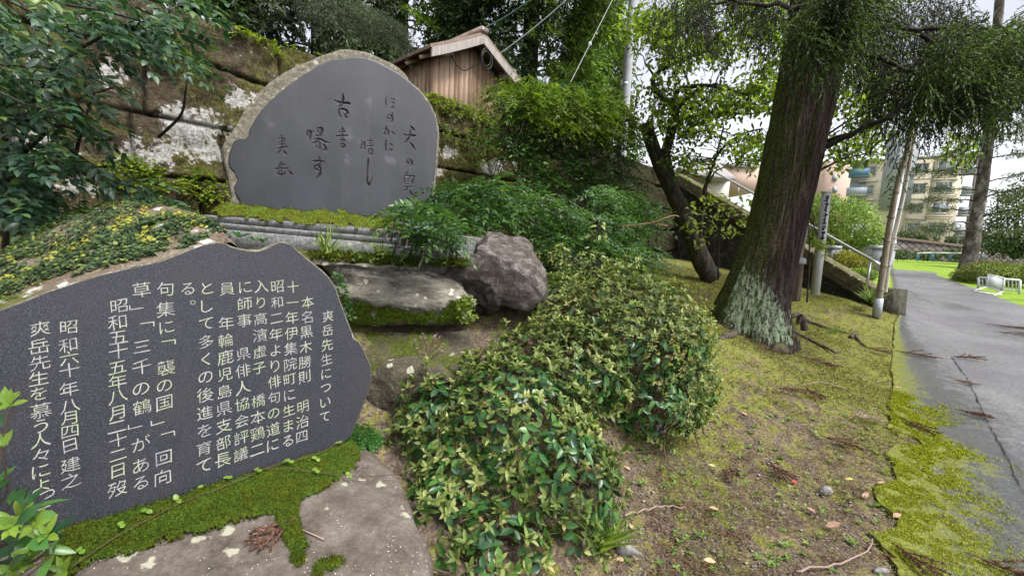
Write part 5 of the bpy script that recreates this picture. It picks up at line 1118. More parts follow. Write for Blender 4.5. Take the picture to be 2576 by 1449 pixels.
def rosettes(g, P0, N0, nl, ll, lw, rg, opening=(.5, 1.25), tpl=OVAL):
    N0 = nrm(N0); A = nrm(np.cross(N0, rdir(rg, len(N0)))); B = np.cross(N0, A)
    for k in range(nl):
        a = 2 * np.pi * k / nl * 1.618 + rg.uniform(-.3, .3, len(N0)); op = rg.uniform(*opening, len(N0))
        r_ = np.cos(a)[:, None] * A + np.sin(a)[:, None] * B; d = r_ * np.sin(op)[:, None] + N0 * np.cos(op)[:, None]; nn = N0 * np.sin(op)[:, None] - r_ * np.cos(op)[:, None]
        leaves(g, P0 + N0 * rg.uniform(-.006, .006, (len(N0), 1)), d, nn, ll * rg.uniform(.6, 1.15, len(N0)), lw * rg.uniform(.75, 1.1, len(N0)), tpl, .14)
def toward(p): return nrm(EYE - p)
def bush(name, label, E, foot, nros, njas, seed, jas_v=980, cut=None, ll=.045, lw=.018):
    rg = np.random.default_rng(seed); E = [(np.array(c), np.array(r)) for c, r in E]; o = thing(name, label, 'bush', foot, 'low bushes beside the moss bank'); g = G(); gi = G(); gj = G(); gd = G(); gs = G()
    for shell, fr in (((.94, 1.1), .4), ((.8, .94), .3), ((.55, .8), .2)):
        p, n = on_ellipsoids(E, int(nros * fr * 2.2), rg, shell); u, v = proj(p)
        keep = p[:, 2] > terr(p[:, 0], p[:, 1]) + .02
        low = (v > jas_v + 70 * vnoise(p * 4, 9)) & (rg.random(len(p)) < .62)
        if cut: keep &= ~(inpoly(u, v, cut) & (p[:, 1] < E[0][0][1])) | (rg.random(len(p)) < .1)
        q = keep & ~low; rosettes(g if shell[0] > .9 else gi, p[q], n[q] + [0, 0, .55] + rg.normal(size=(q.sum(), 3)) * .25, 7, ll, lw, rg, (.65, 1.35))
        q = keep & low; rosettes(g, p[q], n[q] + [0, 0, .3] + rg.normal(size=(q.sum(), 3)) * .5, 4, ll * .9, lw * 1.0, rg)
    p, n = on_ellipsoids(E, int(njas * 1.8), rg, (.8, 1.03)); u, v = proj(p); keep = (p[:, 2] > terr(p[:, 0], p[:, 1]) + .02) & ((v > jas_v - 60) | (rg.random(len(p)) < .1))
    p, n = p[keep], n[keep]; m = len(p); D = nrm(np.cross(n, rdir(rg, m)) + n * .35 - [0, 0, .35])
    for sd in (1, -1): leaves(gj, p, nrm(D + sd * np.cross(D, n) * .9), n + rg.normal(size=(m, 3)) * .3, rg.uniform(.04, .075, m), rg.uniform(.02, .034, m), OVAL, .12)
    p, n = on_ellipsoids(E, 420, rg, (1.0, 1.04)); k = (p[:, 2] > terr(p[:, 0], p[:, 1]) + .15) & (rg.random(len(p)) < .6); p, n = p[k], n[k]; tip = p + nrm(n * .5 + [0, 0, .9] + rg.normal(size=p.shape) * .35) * rg.uniform(.02, .13, (len(p), 1))
    for f_ in (.45, .8): rosettes(g, p + (tip - p) * f_, tip - p, 3, ll * .75, lw * .8, rg, (.9, 1.4))
    rosettes(g, tip, tip - p, 6, ll * .95, lw * .9, rg, (.3, 1.2))
    for a_, b_ in zip(p, tip): gs.tube([a_ - (b_ - a_) * .6, b_], .0018, 3, False)
    p, n = on_ellipsoids(E, 260, rg, (.7, .98)); u, v = proj(p); k = p[:, 2] > terr(p[:, 0], p[:, 1]); leaves(gd, p[k], rdir(rg, k.sum()), rdir(rg, k.sum()), rg.uniform(.02, .045, k.sum()), .014, OVAL, .3)
    g.obj('foliage', M_aza, o); gi.obj('shade_toned_leaves', M_azi, o); gj.obj('glossy_leaves', M_jas, o); gd.obj('dead_leaves', M_dead, o)
    p, n = on_ellipsoids(E, 420, rg, (.75, 1.0)); p = p[p[:, 2] > terr(p[:, 0], p[:, 1]) + .03]
    fts = [np.array([c[0], c[1], terr(c[0], c[1])]) for c, r in E]
    for q in p: a = fts[np.linalg.norm(np.array(fts) - q, axis=1).argmin()] + rg.normal(size=3) * [.12, .12, .01]; twig(gs, a, q, .006, .0018, rg, 6, .12, 4)
    gs.obj('stem', M_twig, o); return o
bush('low_bush', 'large low bush with olive leaf rosettes and glossy dark leaves, nearest, beside the base rock', [(P(1270, 1085, 2.2), (.44, .42, .4)), (P(1385, 1250, 1.98), (.33, .35, .42)), (P(1160, 1230, 2.0), (.3, .3, .34)), (P(1235, 1420, 1.62), (.24, .24, .24)), (P(1110, 1290, 1.8), (.15, .2, .2)), (P(1400, 930, 2.6), (.42, .4, .3)), (P(1105, 1070, 2.15), (.25, .25, .24))], onground(1290, 1250), 2300, 1700, 501, 985)
bush('low_bush', 'dome shaped olive bush with a dark hollow in its side, before the boulder', [(P(1560, 850, 3.05), (.6, .55, .46)), (P(1675, 950, 3.0), (.29, .4, .38)), (P(1400, 780, 3.25), (.42, .4, .26)), (P(1630, 1010, 2.75), (.3, .3, .26))], onground(1600, 1090), 3300, 1100, 502, 915, [(1480, 868), (1560, 852), (1640, 850), (1715, 862), (1730, 1060), (1600, 1110), (1500, 1000)], .036, .0145)
# loose shoots and weeds round their feet
def rosette_plant(name, label, cat, pts, lens, seed, mat, group=None, nl=6, lw=.4):
    rg = np.random.default_rng(seed); pts = np.array(pts); o = thing(name, label, cat, pts[pts[:, 2].argmin()], group); g = G(); rosettes(g, pts, np.tile([0, -.3, 1.], (len(pts), 1)) + rg.normal(size=(len(pts), 3)) * .4, nl, lens, lens * lw, rg); g.obj('foliage', mat, o); return o
# plant at the lower left corner
rg = np.random.default_rng(70); LLP = [(-60, 1000), (10, 985), (45, 1000), (40, 1030), (10, 1060), (20, 1090), (0, 1120), (10, 1200), (40, 1215), (100, 1240), (120, 1270), (100, 1310), (130, 1340), (145, 1400), (190, 1449), (-60, 1449)]
q = polysample(LLP, 95, rg); c = P(q[:, 0], q[:, 1], rg.uniform(.85, 1.08, 95)); o = thing('leafy_plant', 'glossy dark leaves with lime green shoots at the lower left corner before the slab', 'plant', P(20, 1460, 1.0)); g = G(); gl = G(); gs = G()
D = np.column_stack([rg.uniform(-.4, 1, 95), rg.normal(size=95) * .6 - .3, rg.uniform(-.5, .6, 95)]); lm = rg.random(95) < .32
leaves(g, c[~lm], D[~lm], np.column_stack([rg.normal(size=(~lm).sum()) * .4, -.7 + 0 * D[~lm, 0], .9 + 0 * D[~lm, 0]]), rg.uniform(.045, .075, (~lm).sum()), rg.uniform(.022, .034, (~lm).sum()), OVAL, .12)
g.obj('foliage', M_jas, o); M_lime = leafmat('lime_shoots', [(0, (.09, .19, .018)), (1, (.24, .36, .05))], .4, .4, .35); sh_ = P(np.array([30, 55, 85, 120, 95, 60, 30, 10]), np.array([1020, 1300, 1330, 1345, 1375, 1410, 1440, 1120]), np.full(8, .9)); 
for q_ in np.vstack([c[lm][:8], sh_]): gl = G(); rosettes(gl, q_[None], np.array([[.2, -.6, .8]]), 6, .042, .017, rg); gl.obj('young_shoot', M_lime, o)
for k in range(0, 95, 5): twig(gs, P(-40, 1500, .95), c[k], .004, .0015, rg, 6, .08, 4)
gs.obj('stem', M_twig, o)
# bright fern beside the slab
M_fern = leafmat('soft_green_fern', [(0, (.04, .14, .035)), (.5, (.09, .26, .06)), (1, (.17, .38, .1))], .5, .35, .25)
def ferntuft(label, c, r, n, seed, mat=M_fern):
    rg = np.random.default_rng(seed); d = rdir(rg, n); d[:, 2] = abs(d[:, 2]) * .8; d[:, 1] = -abs(d[:, 1]); p = c + d * r * rg.uniform(.5, 1, (n, 1)); o = thing('fern', label, 'fern', c, 'soft green fern tufts'); g = G(); fronds(g, p, d + [0, -.3, .2], .045, 6, .011, .0038, rg, .6); g.obj('foliage', mat, o)
ferntuft('feathery bright green fern tuft hugging the right foot of the front slab', P(908, 1100, 2.0), np.array([.095, .09, .085]), 620, 505)
ferntuft('small dark green fern tuft under the flat rock edge behind a dry sprig', P(1062, 862, 2.72), np.array([.08, .07, .09]), 300, 506)
# ivy on the stone back
M_ivy = leafmat('small_creeper_leaves', [(0, (.025, .05, .02)), (.42, (.06, .1, .035)), (.62, (.13, .19, .05)), (.76, (.28, .32, .05)), (.86, (.52, .46, .04)), (.97, (.58, .44, .05)), (1, (.5, .2, .05))], .5, .25, .3)
vs_ = np.array([v.co[:] for v in rbk.data.vertices]) + np.array(rbk['_o']); nr_ = np.array([v.normal[:] for v in rbk.data.vertices]); rg = np.random.default_rng(71)
uu, vv = proj(vs_); fr = np.arange(len(vs_)) // NB; okv = np.where((fr < 37) & (fr > 1) & (uu > -120))[0]
n = 13000; k = rg.choice(okv, n, p=(lambda w_: w_ / w_.sum())(np.where(fr[okv] < 20, 2.2, 1.))); p = vs_[k] + rg.normal(size=(n, 3)) * .008; nn = nr_[k]; nn = np.where((nn @ np.array([0, -.5, 1]) < 0)[:, None], -nn, nn)
keep = (fbm(p * 9, 121, 3) > -.2) & ((fr[k] > 3) | (fbm(p * 14, 125, 2) > .1)); p, nn, k = p[keep], nn[keep], k[keep]; n = len(p)
yl = fbm(p * 17, 122, 3) > .26
iv = thing('creeper', 'carpet of tiny green and yellow creeper leaves over the front stone back', 'creeper', P(250, 620, 1.6))
M_ivyy = leafmat('yellow_creeper_leaves', [(0, (.14, .2, .05)), (.4, (.32, .34, .05)), (.8, (.42, .39, .05)), (.97, (.44, .35, .07)), (1, (.5, .2, .06))], .5, .25, .3)
M_ivyg = leafmat('green_creeper_leaves', [(0, (.02, .045, .02)), (.45, (.05, .09, .035)), (.8, (.1, .16, .05)), (1, (.22, .28, .06))], .5, .25, .3)
for nm, mm_, mt in (('foliage', ~yl, M_ivyg), ('yellow_foliage', yl & (rg.random(n) < .6), M_ivyy)):
    g = G(); m2 = mm_.sum(); leaves(g, p[mm_] + nn[mm_] * rg.uniform(.003, .016, (m2, 1)), np.cross(nn[mm_], rdir(rg, m2)), nn[mm_] + rg.normal(size=(m2, 3)) * .3, rg.uniform(.007, .0155, m2), rg.uniform(.007, .014, m2), ROUND, .1); g.obj(nm, mt, iv)
g = G()
for k in range(26):
    s = rg.integers(0, n); q = [p[s]]
    for _ in range(14): d = np.linalg.norm(p - (q[-1] + [.035 * math.cos(k), .02, .02 * math.sin(k)]), axis=1); q.append(p[d.argmin()] + nn[d.argmin()] * .004)
    g.tube(smoothline(np.array(q), 20), .0018, 4, False)
g.obj('stem', M_twig, iv)
# runner on the moss
M_run = leafmat('runner_leaves', [(0, (.14, .26, .03)), (1, (.28, .42, .07))], .4, .35, .35)
def runner(label, pts, leafat, seed, ll=.019):
    rg = np.random.default_rng(seed); q = smoothline(np.array(pts, float), 40); p = onbase(q[:, 0], q[:, 1]) + BN * .03; o = thing('creeping_runner', label, 'runner', p[0], 'thin runners across the moss'); G().tube(p, .0016, 5).obj('stem', M_twig, o)
    g = G()
    for u, v in leafat:
        c = onbase(u, v) + BN * .034
        leaves(g, np.array([c, c]), np.array([[-.7, .25, .25], [.65, -.45, .1]]) + rg.normal(size=(2, 3)) * .25, np.tile(BN + [0, -.3, 0], (2, 1)), ll * rg.uniform(.85, 1.2, 2), ll * .75, ROUND, .1)
    g.obj('foliage', M_run, o)
runner('long thin runner with paired lime leaves along the moss strip', [(180, 1449), (300, 1365), (450, 1285), (560, 1243), (690, 1185), (800, 1160), (850, 1128), (885, 1100)], [(310, 1342), (447, 1278), (511, 1245), (571, 1222), (648, 1202), (713, 1180), (797, 1171), (205, 1408), (370, 1306), (850, 1130)], 511)
runner('second runner bending right across the bare lichened rock', [(660, 1196), (740, 1195), (800, 1205), (870, 1212), (950, 1214), (1010, 1206), (1040, 1192)], [(730, 1178), (797, 1200), (876, 1213)], 512)
# dry sprigs on rocks
M_dry = leafmat('dead_cedar_needles', [(0, (.07, .032, .024)), (.5, (.16, .085, .06)), (1, (.28, .17, .125))], .85, .15, .1)
M_drypale = leafmat('pale_dead_needles', [(0, (.22, .15, .12)), (.5, (.36, .25, .21)), (1, (.5, .38, .32))], .85, .15, .1)
def sprig(label, p, d, up, L, seed, mat=M_dry, group='dead cedar sprigs', nb=5, w=1.):
    rg = np.random.default_rng(seed); d = nrm(d); s = nrm(np.cross(up, d)); up = np.cross(d, s); o = G(); t = np.linspace(0, 1, 8)[:, None]
    axes = [(p, d, L)]
    for k in range(nb):
        f = .12 + .7 * k / nb; axes.append((p + d * L * f, nrm(d + s * (1 if k % 2 else -1) * rg.uniform(.35, .7) * w + up * rg.uniform(0, .25)), L * (.75 - .5 * f)))
    for a, e, l in axes:
        o.tube(a + e * l * t + s * .02 * l * np.sin(3 * t), np.linspace(.004, .0015, 8), 4, False); m = int(max(24, l * 620)); tt_ = rg.uniform(.08, 1, m); q = a + e * (l * tt_)[:, None]
        leaves(o, q, e + rg.normal(size=(m, 3)) * .42, rdir(rg, m), rg.uniform(.013, .026, m), .0055, DIAM, .1)
    b = o.obj('cedar_sprig', mat, None, False, p); return tag(b, label, 'sprig', group)
q = onbase(np.array([742, 655]), np.array([1310, 1372])) + BN * .012; sprig('rust red dead cedar sprig lying across the moss tongue on the base rock', q[0], q[1] - q[0], BN, .15, 521)
sprig('pale brown dead cedar sprig standing upright under the flat rock', P(1058, 932, 2.3), np.array([.35, 0, .95]), np.array([0, -1., .2]), .2, 522, M_drypale, None, 7, 1.3)
q = onbase(np.array([735, 815]), np.array([1325, 1360])) + BN * .006; tag(G().tube(q, .0025, 5).obj('dry_stalk', M_drypale, None, False, q[0]), 'thin pale dry stalk on the base rock right of the red sprig', 'stalk')
# flat stones' small vines and plinth plants
rosette_plant('small_plant', 'small glossy plant in the dark gap between plinth and front slab', 'plant', P(np.array([575, 600, 640, 660]), np.array([605, 598, 605, 612]), np.array([2.6, 2.55, 2.6, 2.5])), .06, 531, M_jas, None, 4, .5)
rosette_plant('small_plant', 'light green star leaved weed standing before the plinth', 'plant', P(np.array([948, 950, 943, 955]), np.array([575, 595, 625, 635]), np.full(4, 2.8)), .045, 532, M_fernb, None, 5, .35)
def grasstuft(label, c, n, L, seed, mat, spread=.6):
    rg = np.random.default_rng(seed); g = G(); d = np.column_stack([rg.normal(size=n) * spread, rg.normal(size=n) * spread, np.ones(n)]); leaves(g, c + rg.normal(size=(n, 3)) * [.02, .02, .003], d, np.column_stack([rg.normal(size=n), -np.ones(n), .3 + 0 * d[:, 0]]), L * rg.uniform(.6, 1.2, n), L * .075, BLADE, .35)
    o = g.obj('grass_tuft', mat, None, False, c); tag(o, label, 'grass tuft', 'grass tufts')
M_gr = leafmat('grass_green', [(0, (.06, .13, .02)), (.6, (.16, .27, .04)), (1, (.3, .36, .08))], .5, .35, .25)
grasstuft('grass tuft with broad blades between plinth and flat rock', P(825, 640, 2.85), 26, .2, 541, M_gr); grasstuft('grass tuft growing at the foot of the bamboo pole', P(2190, 762, 7.9), 60, .35, 542, M_gr); grasstuft('pale long grass at the far left under the shrub', P(130, 575, 2.6), 40, .25, 543, M_gr); grasstuft('grass tuft sprouting at the lower right edge of the nearest bush', onground(1500, 1380), 60, .22, 544, M_gr, .9)
grasstuft('grass tuft by a surface root right of the huge trunk', onground(2095, 838), 60, .12, 545, M_gr, .9)
grasstuft('thin grass on the moss below the plinth front', P(960, 640, 2.86), 60, .09, 546, M_gr, .9)
# undergrowth strip under plinth
def strip(u, v): return P(u, v, 2.92 - (np.asarray(v, float) - 610) * .003)
us2 = np.linspace(560, 1180, 90); vs2 = np.linspace(0, 1, 26); Ug, Vg = np.meshgrid(us2, vs2); Vt = np.interp(Ug, [560, 790, 1000, 1180], [626, 630, 645, 652]); Vg = Vt + (662 - Vt) * Vg; sp3 = strip(Ug, Vg); sp3[..., 2] += .03 * fbm(sp3 * 9, 131, 4)
tag(G().grid(sp3).obj('mossy_bank', M_mrock, smooth=True), 'mossy earth bank under the plinth', None, kind='structure')
moss_cushion([(775, 632), (850, 632), (960, 642), (1080, 650), (1180, 656), (1190, 676), (1060, 672), (940, 664), (830, 656), (770, 645)], strip, nrm(np.array([0, -.7, .7])), 4, .03, 6000, .012, 133, 12, .55).obj('moss', M_mossy, pl)
leafclump('undergrowth', 'tangle of small round green leaves on the bank under the plinth', 'plant', [(800, 632), (960, 628), (1050, 632), (1150, 640), (1150, 668), (1020, 664), (820, 652)], (2.72, 2.84), 240, .026, .02, M_nan2, 551, None, tpl=ROUND, thin=(.03, -.1, 3))
leafclump('creeper', 'small leaved creeper hanging over the left end of the flat rock', 'creeper', [(838, 680), (862, 690), (880, 740), (890, 800), (868, 810), (850, 760)], (2.52, 2.62), 130, .024, .018, M_nan, 552, None, tpl=ROUND)
leafclump('creeper', 'yellow green creeper over the right end of the flat rock', 'creeper', [(1150, 745), (1192, 740), (1200, 800), (1175, 815), (1150, 800)], (2.48, 2.56), 170, .02, .015, M_fernb, 553, None, tpl=ROUND)
leafclump('leafy_twig', 'spray of small pale yellow leaves before the shaded shrub', 'twig', [(1440, 640), (1480, 620), (1540, 650), (1580, 640), (1620, 640), (1600, 670), (1500, 670), (1440, 690), (1380, 660), (1390, 620), (1420, 600)], (3.5, 3.9), 300, .05, .02, M_aza, 554, [(1480, 780, 3.8), (1490, 720, 3.75), (1500, 670, 3.7), (1510, 640, 3.7)])
leafclump('leafy_twig', 'hanging spray of large cream green leaves against the dark shrub', 'twig', [(1480, 555), (1515, 550), (1530, 590), (1510, 618), (1488, 605)], (4.0, 4.1), 26, .07, .035, M_aza, 555, [(1470, 640, 4.2), (1485, 600, 4.15), (1490, 570, 4.1), (1505, 552, 4.05)])
tw = G().tube(P(*smoothline(np.array([(1560, 570, 4.4), (1600, 566, 4.3), (1640, 562, 4.25), (1665, 552, 4.2), (1690, 543, 4.2), (1705, 540, 4.2), (1708, 546, 4.2)], float), 24).T), .006, 5).tube(P(*np.array([(1640, 562, 4.25), (1680, 568, 4.2)]).T), .005, 5).obj('bare_twig', plain('red_brown_twig', (.28, .14, .09), .7), None, True, P(1560, 570, 4.4)); tag(tw, 'bare reddish twig sticking out before the dark wall end', 'twig')

# ================================================================== LEFT SHRUB TREE
M_left = leafmat('left_shrub_leaves', [(0, (.02, .055, .028)), (.5, (.05, .12, .055)), (.85, (.1, .19, .085)), (1, (.19, .27, .05))], .4, .3, .5, (1.6, (.6, .7, .72)))  # blue-green leaf colour of the far left shrub
rg = np.random.default_rng(72); ls = thing('leafy_shrub', 'dark green shrub with layered drooping leaves filling the far left', 'shrub', P(10, 640, 2.5)); g = G(); gs = G()
lay = [([(-80, -40), (480, -40), (540, 40), (500, 60), (380, 110), (250, 60), (60, 80), (-60, 100)], 120), ([(200, 30), (360, 60), (440, 130), (502, 150), (470, 160), (380, 130), (260, 100)], 60), ([(-80, 60), (130, 70), (230, 130), (260, 200), (120, 200), (-60, 180)], 75), ([(-80, 190), (100, 200), (200, 270), (275, 350), (240, 350), (160, 300), (60, 300), (-60, 330)], 85), ([(-80, 330), (120, 350), (240, 400), (330, 440), (420, 510), (380, 520), (270, 460), (150, 430), (40, 460), (-60, 480)], 110), ([(-80, 440), (110, 450), (150, 520), (60, 560), (-60, 560)], 70)]
for po_, n in lay:
    q = polysample(po_, n, rg); c = P(q[:, 0], q[:, 1], rg.uniform(1.9, 2.7, n) + .12 * (q[:, 0] > 300)); D = np.column_stack([rg.uniform(.2, 1.1, n), rg.normal(size=n) * .5 - .2, rg.uniform(-.7, .15, n)])
    fronds(g, c, D, rg.uniform(.1, .2, n), 4, .062, .026, rg, .3, OVAL)
    for k in range(0, n, 6): twig(gs, c[k] - nrm(D[k]) * .35 + [0, 0, .05], c[k], .006, .003, rg, 6, .06, 5)
for pts in ([(5, 700, 2.6), (20, 560, 2.5), (40, 400, 2.4), (60, 330, 2.4), (100, 200, 2.3), (200, 120, 2.3), (320, 60, 2.3)], [(40, 400, 2.4), (140, 310, 2.35), (200, 330, 2.3)], [(190, 390, 2.5), (205, 330, 2.4), (230, 250, 2.4)], [(20, 560, 2.5), (10, 300, 2.3), (0, 40, 2.2)], [(400, 345, 2.9), (460, 290, 2.8), (470, 210, 2.75), (475, 120, 2.7)], [(15, 480, 2.4), (150, 420, 2.4), (330, 470, 2.4)]):
    q = smoothline(np.array(pts, float), 20); gs.tube(P(q[:, 0], q[:, 1], q[:, 2]), np.linspace(.018, .006, 20) * (.55 if pts[0][0] > 100 else 1), 7)
g.obj('foliage', M_left, ls); gs.obj('branch', M_branch, ls, True)
rosette_plant('broad_leaf_plant', 'light green broad leaved weed growing behind the ivied stone, far left', 'plant', P(np.array([235, 225, 262, 210]), np.array([545, 548, 552, 556]), np.full(4, 2.4)), .12, 561, M_gr, None, 5, .33)

# ================================================================== RIGHT SIDE: BUSHES, TREE, FURNITURE, BUILDINGS
M_rb = leafmat('round_bush_leaves', [(0, (.11, .18, .03)), (.5, (.25, .38, .06)), (1, (.44, .56, .12))], .45, .35, .3, (1.3, (.6, .68, .6))); M_yb = leafmat('yellow_hedge_leaves', [(0, (.14, .15, .02)), (.5, (.3, .3, .04)), (1, (.48, .44, .06))], .5, .35, .25)
M_hm = leafmat('hedge_leaves', [(0, (.06, .09, .02)), (.5, (.15, .19, .04)), (1, (.27, .29, .07))], .5, .3, .2); M_sh = leafmat('far_shrub_leaves', [(0, (.03, .07, .025)), (.5, (.07, .13, .04)), (1, (.16, .24, .07))], .5, .3, .2, (.8, (.55, .6, .55)))
def blob(name, label, cat, E, n, ll, mat, seed, group=None, shells=3, trunk=None):
    rg = np.random.default_rng(seed); E = [(np.array(c), np.array(r)) for c, r in E]; ft = E[0][0].copy(); ft[2] = min(c[2] - r[2] for c, r in E); o = thing(name, label, cat, ft, group); g = G()
    for sh_ in ((.92, 1.1), (.75, .92), (.5, .75))[:shells]:
        p, nn = on_ellipsoids(E, int(n * .8), rg, sh_, -.95); m = len(p); leaves(g, p, nn + rg.normal(size=(m, 3)) * .9, nn + [0, 0, .6] + rg.normal(size=(m, 3)) * .5, ll * rg.uniform(.7, 1.2, m), ll * .5, DIAM, .15)
    g.obj('foliage', mat, o); gs = G()
    for c, r in E:
        for k in range(7): twig(gs, ft + rg.normal(size=3) * [.05, .05, 0], c + rdir(rg, 1)[0] * r * .7, .02 if not trunk else trunk, .006, rg, 6, .08, 5)
    gs.obj('stem', M_branch, o); return o
blob('round_bush', 'big rounded light green bush behind the handrail, below the apartment block', 'bush', [(P(2130, 555, 13), (.72, .7, .62)), (P(2070, 530, 13), (.45, .5, .5)), (P(2170, 590, 12.8), (.5, .5, .45)), (P(2080, 600, 13), (.5, .5, .5))], 4200, .085, M_rb, 601)
blob('hedge_bush', 'clipped yellow green hedge beside the grey metal box', 'hedge', [(P(2152, 660, 10.4), (.35, .3, .2)), (P(2125, 648, 10.8), (.25, .3, .18))], 1500, .05, M_yb, 602)
blob('hedge_bush', 'small low green plant at the foot of the grey metal box', 'hedge', [(P(2170, 690, 9.6), (.28, .25, .12))], 700, .05, M_rb, 603)
blob('hedge_mound', 'long low clipped hedge mound behind the white barrier on the right', 'hedge', [(P(2500, 687, 15.5), (1.0, .7, .38)), (P(2590, 692, 15), (1.0, .7, .4)), (P(2425, 695, 16.3), (.32, .4, .25))], 5200, .07, M_hm, 604)
blob('broad_tree', 'rounded broadleaf tree at the far right edge beyond the block wall', 'tree', [(P(2570, 560, 28), (1.9, 1.6, 1.7)), (P(2545, 605, 28), (1.5, 1.3, 1.1)), (P(2600, 500, 28), (1.5, 1.3, 1.3))], 3800, .2, M_sh, 605, trunk=.12)
for k, (u, v, d, r, lb) in enumerate([(2300, 588, 47, .8, 'small shrub behind the block wall under the left windows'), (2345, 590, 46, 1.0, 'taller shrub behind the block wall in the middle of the facade'), (2272, 588, 47, .7, 'leftmost small shrub at the apartment foot'), (2392, 600, 45, .6, 'small shrub at the right end of the apartment foot'), (2436, 602, 42, .9, 'shrub above the block wall left of the bare trunk'), (2320, 596, 46, .5, 'pale low shrub between taller ones above the block wall')]):
    blob('shrub', lb, 'shrub', [(P(u, v + 6, d), (r * .7, r * .6, r * .62))], 300, .2, M_sh, 610 + k, 'shrubs above the block wall', 2)
for k, (u, v, w_) in enumerate([(2262, 641, .9), (2330, 643, 1.1), (2400, 640, .9), (2446, 622, .6)]):
    blob('ground_ivy', ['ivy clump at the wall foot left of the blue posts', 'ivy clump at the wall foot between the blue posts', 'ivy clump at the wall foot right of the blue posts', 'ivy climbing the block wall by the bare trunk'][k], 'ivy', [(P(u, v, 36), (w_, .4, .35))], 300, .2, M_sh, 620 + k, 'ivy along the block wall', 2)
# layered conifer
rg = np.random.default_rng(73); rt_ = thing('layered_conifer', 'conifer with mottled pale trunk and flat thin branches beside the lane, right', 'tree', P(2432, 705, 17)); q = smoothline(np.array([(2428, 712), (2432, 690), (2444, 620), (2458, 540), (2472, 460), (2484, 360), (2496, 260), (2506, 120), (2514, 0), (2524, -120)], float), 60); tp_ = P(q[:, 0], q[:, 1], 17.); rad_ = np.interp(np.linspace(0, 1, 60), [0, .06, .2, .6, 1], [.42, .25, .195, .155, .11])
tq = G(); n_ = 26; an = np.linspace(0, 2 * np.pi, n_, endpoint=False); rr = rad_[:, None] * (1 + .08 * vnoise(np.stack([np.cos(an)[None] * 2 + 0 * tp_[:, :1], np.sin(an)[None] * 2 + 0 * tp_[:, :1], tp_[:, 2:] * 2 + 0 * an[None]], -1), 5)); V = np.stack([tp_[:, :1] + rr * np.cos(an), tp_[:, 1:2] + rr * np.sin(an), tp_[:, 2:3] + 0 * rr], -1); tq.grid(V, True)
mm_ = bark_material('mottled_bark', ((.02, .018, .012), (.12, .1, .085), (.55, .52, .48)), (3.2, 3.2, 2.2)); tq.obj('trunk', mm_.m, rt_, True)
M_lc = leafmat('layered_conifer_needles', [(0, (.03, .05, .02)), (.5, (.07, .1, .035)), (1, (.15, .19, .06))], .5, .3, .2); g = G(); gb = G()
BR = [(2452, 585, 2330, 575), (2455, 560, 2290, 570), (2460, 530, 2300, 520), (2462, 505, 2340, 500), (2466, 480, 2320, 470), (2472, 440, 2290, 425), (2474, 420, 2270, 445), (2480, 380, 2360, 380), (2486, 340, 2400, 350), (2492, 300, 2390, 300), (2460, 545, 2590, 520), (2465, 500, 2570, 470), (2472, 460, 2600, 430), (2478, 400, 2610, 380), (2482, 380, 2600, 330), (2488, 330, 2610, 300), (2492, 300, 2600, 250), (2498, 230, 2620, 200), (2500, 200, 2400, 190), (2505, 120, 2600, 90), (2506, 90, 2420, 60), (2470, 470, 2546, 500), (2452, 600, 2560, 575), (2488, 350, 2560, 330)]
for a in BR:
    p0, p1 = P(a[0], a[1], 17), P(a[2], a[3], 17 + rg.uniform(-1.6, .6)); twig(gb, p0, p1, .03, .008, rg, 9, .05, 5); t = rg.uniform(.25, 1, 20)[:, None]; b = p0 + (p1 - p0) * t + rg.normal(size=(20, 3)) * [.08, .2, .04]
    sprays(g, b, nrm(p1 - p0) * 1.0 + rg.normal(size=(20, 3)) * [.5, .7, .06], rg.uniform(.3, .65, 20), 6, 5, .1, .02, .12, rg, .7, .4)
g.obj('foliage', M_lc, rt_); gb.obj('branch', M_branch, rt_, True)
leafclump('leafy_branch', 'drooping branch of broad green leaves high at the right beside the thin branches', 'branch', [(2380, 330), (2440, 340), (2470, 380), (2440, 420), (2390, 420), (2370, 380)], (9, 10), 160, .12, .07, M_cherry, 630, [(2480, 300, 10), (2460, 340, 9.7), (2430, 370, 9.5), (2400, 380, 9.4)])
# white barrier
ba = thing('white_barrier', 'white painted pipe barrier with a folding end panel on the grass, right', 'barrier', P(2505, 728, 13)); M_wp = plain('white_pipe', (.75, .76, .77), .35, 0, .06)
def pipe(o, nm, a, b, r=.022): G().tube([a, b], r, 8).obj(nm, M_wp, o, True)
tl, tr_, bl, brr = P(2462, 698, 13.2), P(2566, 705, 12.6), P(2462, 722, 13.2), P(2566, 738, 12.6); pipe(ba, 'top_rail', tl, tr_, .03); pipe(ba, 'bottom_rail', bl + [0, 0, .05], brr + [0, 0, .05])
for a, b in ((tl, bl), (tr_, brr)): pipe(ba, 'post', a, b - [0, 0, .08], .03)
for k in range(1, 11): f = k / 11; pipe(ba, 'bar', tl + (tr_ - tl) * f, bl + (brr - bl) * f + [0, 0, .05], .012)
pa = [P(2487, 690, 12.6), P(2527, 700, 12.4), P(2522, 734, 12.4), P(2482, 722, 12.6)]; G().prism(pa, [0, .03, 0]).obj('end_panel', plain('pale_panel', (.6, .63, .64), .35, 0, .05), ba)
for a, b in ((pa[0], pa[1]), (pa[1], pa[2]), (pa[2], pa[3]), (pa[3], pa[0]), (pa[3], P(2450, 731, 12.5)), (P(2450, 733, 12.4), P(2520, 742, 12.2)), (pa[2], P(2500, 744, 12.1))): pipe(ba, 'pipe_frame', a, b, .018)
